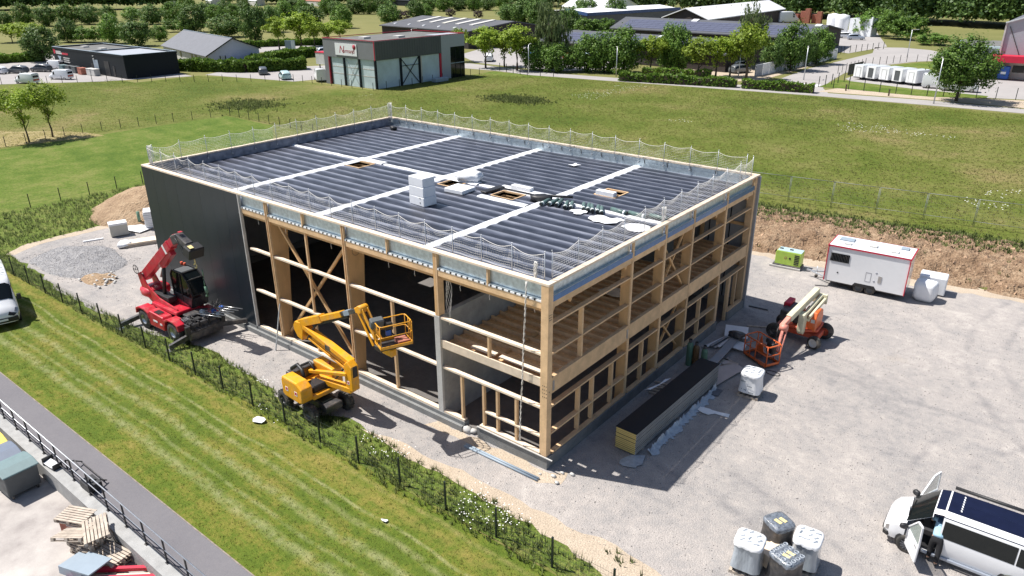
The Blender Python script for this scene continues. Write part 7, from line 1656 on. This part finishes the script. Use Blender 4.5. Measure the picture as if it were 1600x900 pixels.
vehicle(CAR,'cargrey','parked_car','dark car at the end of the hedge by the gabled house','car',(-118.5,67.5,0),2.6,1.0,None,(1,5),(4,5),(1.3,-1.3))
vehicle(CAR,'silver','parked_car','silver car behind the lime tree left of the signed building','car',(-141,101,0),1.2,1.1,None,(1,5),(4,5),(1.3,-1.3))
t = thing('sign_totem','white and dark sign totem between the lime trees','sign',(-143,92,0),.6); MB().box(-1.2,-.15,0,1.2,.15,3.6).build('totem_panel','bluegrey',t); MB().box(.3,-.17,1.0,1.2,-.151,3.5).build('totem_face','white',t)
MB().box(-.6,-1.2,0,.3,-1.0,1.5).build('low_sign','white',t)
# long fibre roofed hall and its neighbours
def hall(name,label,F1,F2,R1,R2,ze,zr,m_roof,m_wall,sheds=(),pv=0,back=1.0,cat='building'):
    """gabled hall: eave line F1-F2 (near), ridge R1-R2, mirrored behind; all metres"""
    F1,F2,R1,R2 = (Vector((*p,0)) for p in (F1,F2,R1,R2)); o = F1.copy(); t = thing(name,label,cat,o)
    G1 = R1+(R1-F1)*back; G2 = R2+(R2-F2)*back; v = lambda p,z: (p.x-o.x,p.y-o.y,z)
    for (a,b,za,zb,c,d) in ((F1,F2,ze,zr,R2,R1),(R1,R2,zr,ze,G2,G1)):
        MB().add([v(a,za+.05),v(b,za+.05),v(c,zb+.05),v(d,zb+.05),v(a,za-.2),v(b,za-.2),v(c,zb-.2),v(d,zb-.2)],[(0,1,2,3),(7,6,5,4),(0,4,5,1),(1,5,6,2),(2,6,7,3),(3,7,4,0)]).build('roof',m_roof,t)
    def inset(p,q,f): return p+(q-p)*f
    a1,a2,b1,b2 = inset(F1,F2,.01),inset(F2,F1,.01),inset(G1,G2,.01),inset(G2,G1,.01); r1,r2_ = inset(R1,R2,.01),inset(R2,R1,.01)
    a1 = inset(a1,b1,.02); a2 = inset(a2,b2,.02)
    V = [v(a1,0),v(a2,0),v(b2,0),v(b1,0),v(a1,ze-.21),v(a2,ze-.21),v(b2,ze-.21),v(b1,ze-.21),v(r1,zr-.22),v(r2_,zr-.22)]
    MB().add(V,[(0,1,5,4),(1,2,6,9,5),(2,3,7,6),(3,0,4,8,7)]).build('walls',m_wall,t)
    def onroof(u0,u1,w0,w1,m,nm,th=.10):
        P = lambda u,w_: F1.lerp(F2,u).lerp(R1.lerp(R2,u),w_); Z = lambda w_: ze+(zr-ze)*w_+.06
        vs = [v(P(u,w_),Z(w_)) for u,w_ in ((u0,w0),(u1,w0),(u1,w1),(u0,w1))]; vs += [(x,y,z+th) for x,y,z in vs]
        return MB().add(vs,[(4,5,6,7),(0,1,5,4),(1,2,6,5),(2,3,7,6),(3,0,4,7)]).build(nm,m,t)
    for (u0,u1,w0,w1,m) in sheds: onroof(u0,u1,w0,w1,m,'roof_light',.22)
    if pv:
        for k in range(pv):
            w0 = .12+k*.70/pv; w1 = w0+.70/pv*.90; n_ = 24
            for i in range(n_): onroof(.05+i*.9/n_,.05+(i+.975)*.9/n_,w0,w1,'pv','solar_panel',.05)
    return t
hall('fibre_roof_hall','wide hall with slate grey roof and pale skylights behind the signed building',(-159,135),(-120,130),(-156,150),(-114.5,143),4.3,6.4,'brownroof','brownwall',
  [(.22+.145*i,.26+.145*i,.45,.95,'conclight' if i!=2 else 'ceilw') for i in range(5)]+[(.1+.17*i,.115+.17*i,.15,.2,'white') for i in range(5)])
hall('solar_hall','long hall with solar panels on its roof behind the bright trees',(-97,128),(-46,123),(-95,142),(-47,138),3.4,5.0,'brownroof','brownwall',[(.55,.565,.8,.95,'white')],4)
hall('solar_hall','second longer solar panel hall further back with dark gable end at the right',(-98,164),(-42,158.5),(-103,181),(-43.5,176.5),4.2,6.2,'brownroof','brownwall',[(.38,.41,.80,.97,'white'),(.95,.975,.84,.96,'white')],5)
hall('white_roof_hall','hall with bright white roof and dark brown gable towards the camera',(-86,201),(-92,283),(-95,203),(-99,283),5,8,'whiteroof','brownwall',[(.1+.17*i,.11+.17*i,.80,.86,'ceilw') for i in range(4)])
t = hall('blue_fascia_hall','low white roofed hall with blue fascia behind the dark trees',(-126,196),(-120,250),(-140,203),(-132,256),5.6,6.6,'whiteroof','slate')
MB().bar((0,0,5.6),(6,54,5.6),.3,1.0).bar((0,0,5.6),(-14,7,6.5),.3,1.0).build('blue_fascia','blueband',t)
hall('white_tent_hall','white arched roof hall far behind the tall dark trees',(-178,255),(-150,247),(-183,275),(-154,266),5,9,'whiteroof','whiteroof')
for i,(a,b_,m_,lb) in enumerate((((-470,236),(-455,226),'brick','red-brown building on the horizon at the top left'),((-452,252),(-436,246),'whiteroof','white roofed building on the horizon at the top left'),((-430,268),(-412,262),'whiteroof','second white roofed building on the horizon at the top left'),((-395,285),(-372,280),'brick','red roofed low building behind the orchard'),((-352,318),(-330,313),'darkwall','dark shed on the horizon above the orchard'))):
    hall('distant_building',lb,a,b_,(a[0]-4,a[1]+6),(b_[0]-4,b_[1]+6),3,4.6,m_,'conclight' if m_ != 'darkwall' else 'darkwall')
# right grey building with red canopy
B4 = mk('grey_hall','tall grey hall with red canopy band at the right edge of the picture','building',(-3.6,145.2),.02)
MB().prism([(0,0),(0,9.6),(9,12.6),(18,9.6),(18,0)],'y',0,38).build('walls','greylight',B4)
MB().add([(-.3,-.4,9.55),(-.3,38.3,9.55),(9,38.3,12.75),(9,-.4,12.75),(18.3,-.4,9.55),(18.3,38.3,9.55)],[(0,3,2,1),(3,4,5,2)]).build('roof','slate',B4)
MB().bar((-.15,-.2,9.6),(9,-.2,12.7),.3,.25).build('roof_edge','whiteroof',B4); MB().bar((0,-.1,0),(0,-.1,9.6),.35,.25).build('corner_trim','conclight',B4); MB().bar((.6,-.08,9.0),(3.0,-.08,4.2),.18,.1).build('down_pipe','steel',B4)
MB().box(-1.4,-3.4,3.1,18,-.12,4.2).build('canopy','signbandred' if False else 'redtrim',B4); MB().box(.3,-.22,0,18,-.101,3.1).build('shop_front','ceilw',B4); MB().box(-.35,-3.2,0,.0,-.3,3.08).build('canopy_post','steel',B4)
MB().box(2.6,-.32,1.2,4.4,-.221,2.4).build('dark_window','glass',B4)
t = thing('blue_machine','blue vending machine under the red canopy at the right edge','machine',(-2.1,143.5,0),0); MB().box(-.9,-.5,.1,.9,.5,2.4).build('cabinet','blue',t,bevel=.12); MB().box(-.4,-.52,1.0,.4,-.501,1.4).build('white_patch','white',t)
B5 = mk('grey_annex','low pale grey annex left of the tall grey hall','building',(-12.0,150),.05)
MB().box(0,0,0,8.2,14,4.7).build('walls','greylight',B5); MB().box(-.2,-.2,4.71,8.3,14.2,5.1).build('roof_edge','palepanel',B5); MB().box(.3,.3,5.11,7.9,13.8,5.16).build('roof','flatroof',B5)
# white box trailers and vans on the right
def boxtrailer(x,y,rz,label,dark):
    t = thing('box_trailer',label,'trailer',(x,y,0),rz,'white box trailers beside the lawn')
    MB().box(-.95,-1.9,.45,.95,1.9,2.55).build('box','carwhite',t,bevel=.03); MB().box(-.42,-1.93,.6,.42,-1.905,2.2).build('door','greydark' if dark else 'white',t)
    b = MB(); b.bar((-.45,-1.94,.6),(-.45,-1.94,2.2),.04); b.bar((.45,-1.94,.6),(.45,-1.94,2.2),.04); b.bar((-.47,-1.94,2.22),(.47,-1.94,2.22),.04); b.build('door_frame','conclight' if not dark else 'steel',t)
    MB().box(-.9,-1.8,.3,.9,1.8,.445).build('underframe','black',t)
    for s in (-1,1): MB().lathe((s*.82,0,.3),(1,0,0),[(.001,-.1),(.3,-.1),(.3,.1),(.001,.1)],14).build('wheel','rubber',t)
for i,(x,y) in enumerate(((-22.2,128.6),(-19.9,127.9),(-17.5,127.2),(-15.2,126.5),(-12.8,125.8))): boxtrailer(x,y+1.2,-.42,('leftmost','second','third','fourth','rightmost')[i]+' of the five white box trailers in a row'+(' with open dark door' if i in (1,3) else ' with white door'),i in (1,3))
vehicle(TALL,'carwhite','parked_van','white van directly right of the row of five box trailers','van',(-9.0,124.6,0),.25,.95,None,(3,4),(4,5),(1.75,-1.7))
vehicle(TALL,'carwhite','parked_van','white van parked behind the single round tree','van',(-5.6,123.0,0),.12,1.0,None,(3,4),(4,5),(1.75,-1.7))
# fences, gate and the white walled yard on the right
fence('dark post fence round the small lawn in front of the box trailers',[(-23.6,126),(-25.5,114.3),(-13.2,114),(-8.7,114.3),(-2.3,117.2),(8,118.6),(40,120)],1.7,2.6,wires=False,pr=.05)
fence('grey fence along the side road behind the box trailers',[(-28.4,135),(-27.6,151),(-22.5,164),(-10,172)],1.5,2.2,wires=True,dens=.5,pr=.04,pm='steel')
fence('fence of the upper yard by the round tree clump',[(-40,158),(-39,176),(-34,192)],1.6,2.4,wires=True,dens=.5,pr=.05)
fence('fence in front of the middle car park',[(-84,99.4),(-75,96.8),(-70,98.5)],1.5,2.5,wires=False,pr=.05)
fence('thin post fence between the meadow and the signed building',[(-127,46.5),(-104.7,64.6),(-84,65.6),(-83.2,74),(-83.4,95)],1.2,2.6,wires=False,pr=.035)
fence('thin post fence between the meadow and the black building lot',[(-160,14),(-146.5,28.3),(-134,41.5),(-127,46.5)],1.2,2.6,wires=False,pr=.035)
t = thing('sliding_gate','dark sliding gate standing by the road left of the box trailers','gate',(-26.0,133,0),1.45)
for i in range(22): MB().box(i*.3,-.04,.1,i*.3+.16,.04,2.0).build('slat','black',t)
MB().bar((0,0,.1),(6.6,0,.1),.1).bar((0,0,2.0),(6.6,0,2.0),.1).bar((6.6,0,2),(7.4,-1.2,.1),.1).build('frame','black',t)
for i,(x,y) in enumerate(((-26.6,110.8),(-24.2,131),(-20.5,112.5),(-13.5,110.8),(-27,141))): tag(MB().cbox((0,0,.5),(.2,.2,1.0)).cbox((0,0,1.02),(.24,.24,.05)).build('bollard','bark',None,(x,y,0)),('dark bollard at the end of the short hedge','dark bollard beside the gate','dark bollard on the sandy verge left','dark bollard on the sandy verge near the lamp','dark bollard on the side road')[i],'bollard')
t = thing('yard_wall','pale wall with white panels along the yard behind the roadside trees','wall',(-39.4,121,0),math.atan2(42,2.5))
for i in range(14): MB().box(i*3,-.1,0,i*3+2.9,.1,2.1).build('wall_panel','white' if i%3 else 'greylight',t)
for i,(x,y,rz,m,lb) in enumerate(((-51.5,222,.4,'carwhite','white car parked by the silos at the far yard'),(-47.5,217,.3,'silver','silver car parked in front of the far white car'),(-97.5,112,2.2,'carwhite','white van-like car in the middle car park'),(-92,121,2.0,'carblue','blue car in the middle car park'),(-88,123,2.0,'silver','silver car right of the blue one in the middle car park'),(-84,124,2.0,'carred','orange car in the middle car park'),(-80.5,126,2.0,'carteal','pale green car in the middle car park'),(-44,125,1.2,'cargrey','dark car parked behind the bright trees'),(-46.5,131,1.2,'carwhite','white car parked behind the bright trees'))):
    vehicle(CAR,m,'parked_car',lb,'car',(x,y,0),rz,1.15,None,(1,5),(4,5),(1.3,-1.3))
for i,(x,y) in enumerate(((-60.5,238),(-57,235))): tag(MB().lathe((0,0,0),(0,0,1),[(1.8,0),(2.1,4.5),(1.9,5.6),(.3,6)],18).build('silo','white',None,(x,y,0)),('left','right')[i]+' white silo by the far yard','silo')
tag(MB().box(0,0,0,7,4,5).box(7.1,-.3,0,7.6,.2,5.6).build('white_container','bitwhite',None,(-54,232,0),-.3),'pale grey container right of the silos','container')
t = thing('brick_stacks','stacks of red bricks at the forest edge','bricks',(-84,284,0))
for i in range(5): MB().cbox((i*2.2-4,(i%2)*1.5,1.6+.5*(i%3)),(1.8,1.8,3.2+(i%3))).build('brick_stack','brick',t)
for i,(x,y,rz,lb) in enumerate(((-101,292,1.2,'white lorry far behind the solar halls'),(-90,280,1.0,'white van far behind the solar halls'),(-96,285,.4,'pale truck far behind the solar halls'))):
    vehicle(TALL,'carwhite','parked_truck',lb,'truck',(x,y,0),rz,1.7,None,(3,4),(4,5),(1.75,-1.7))
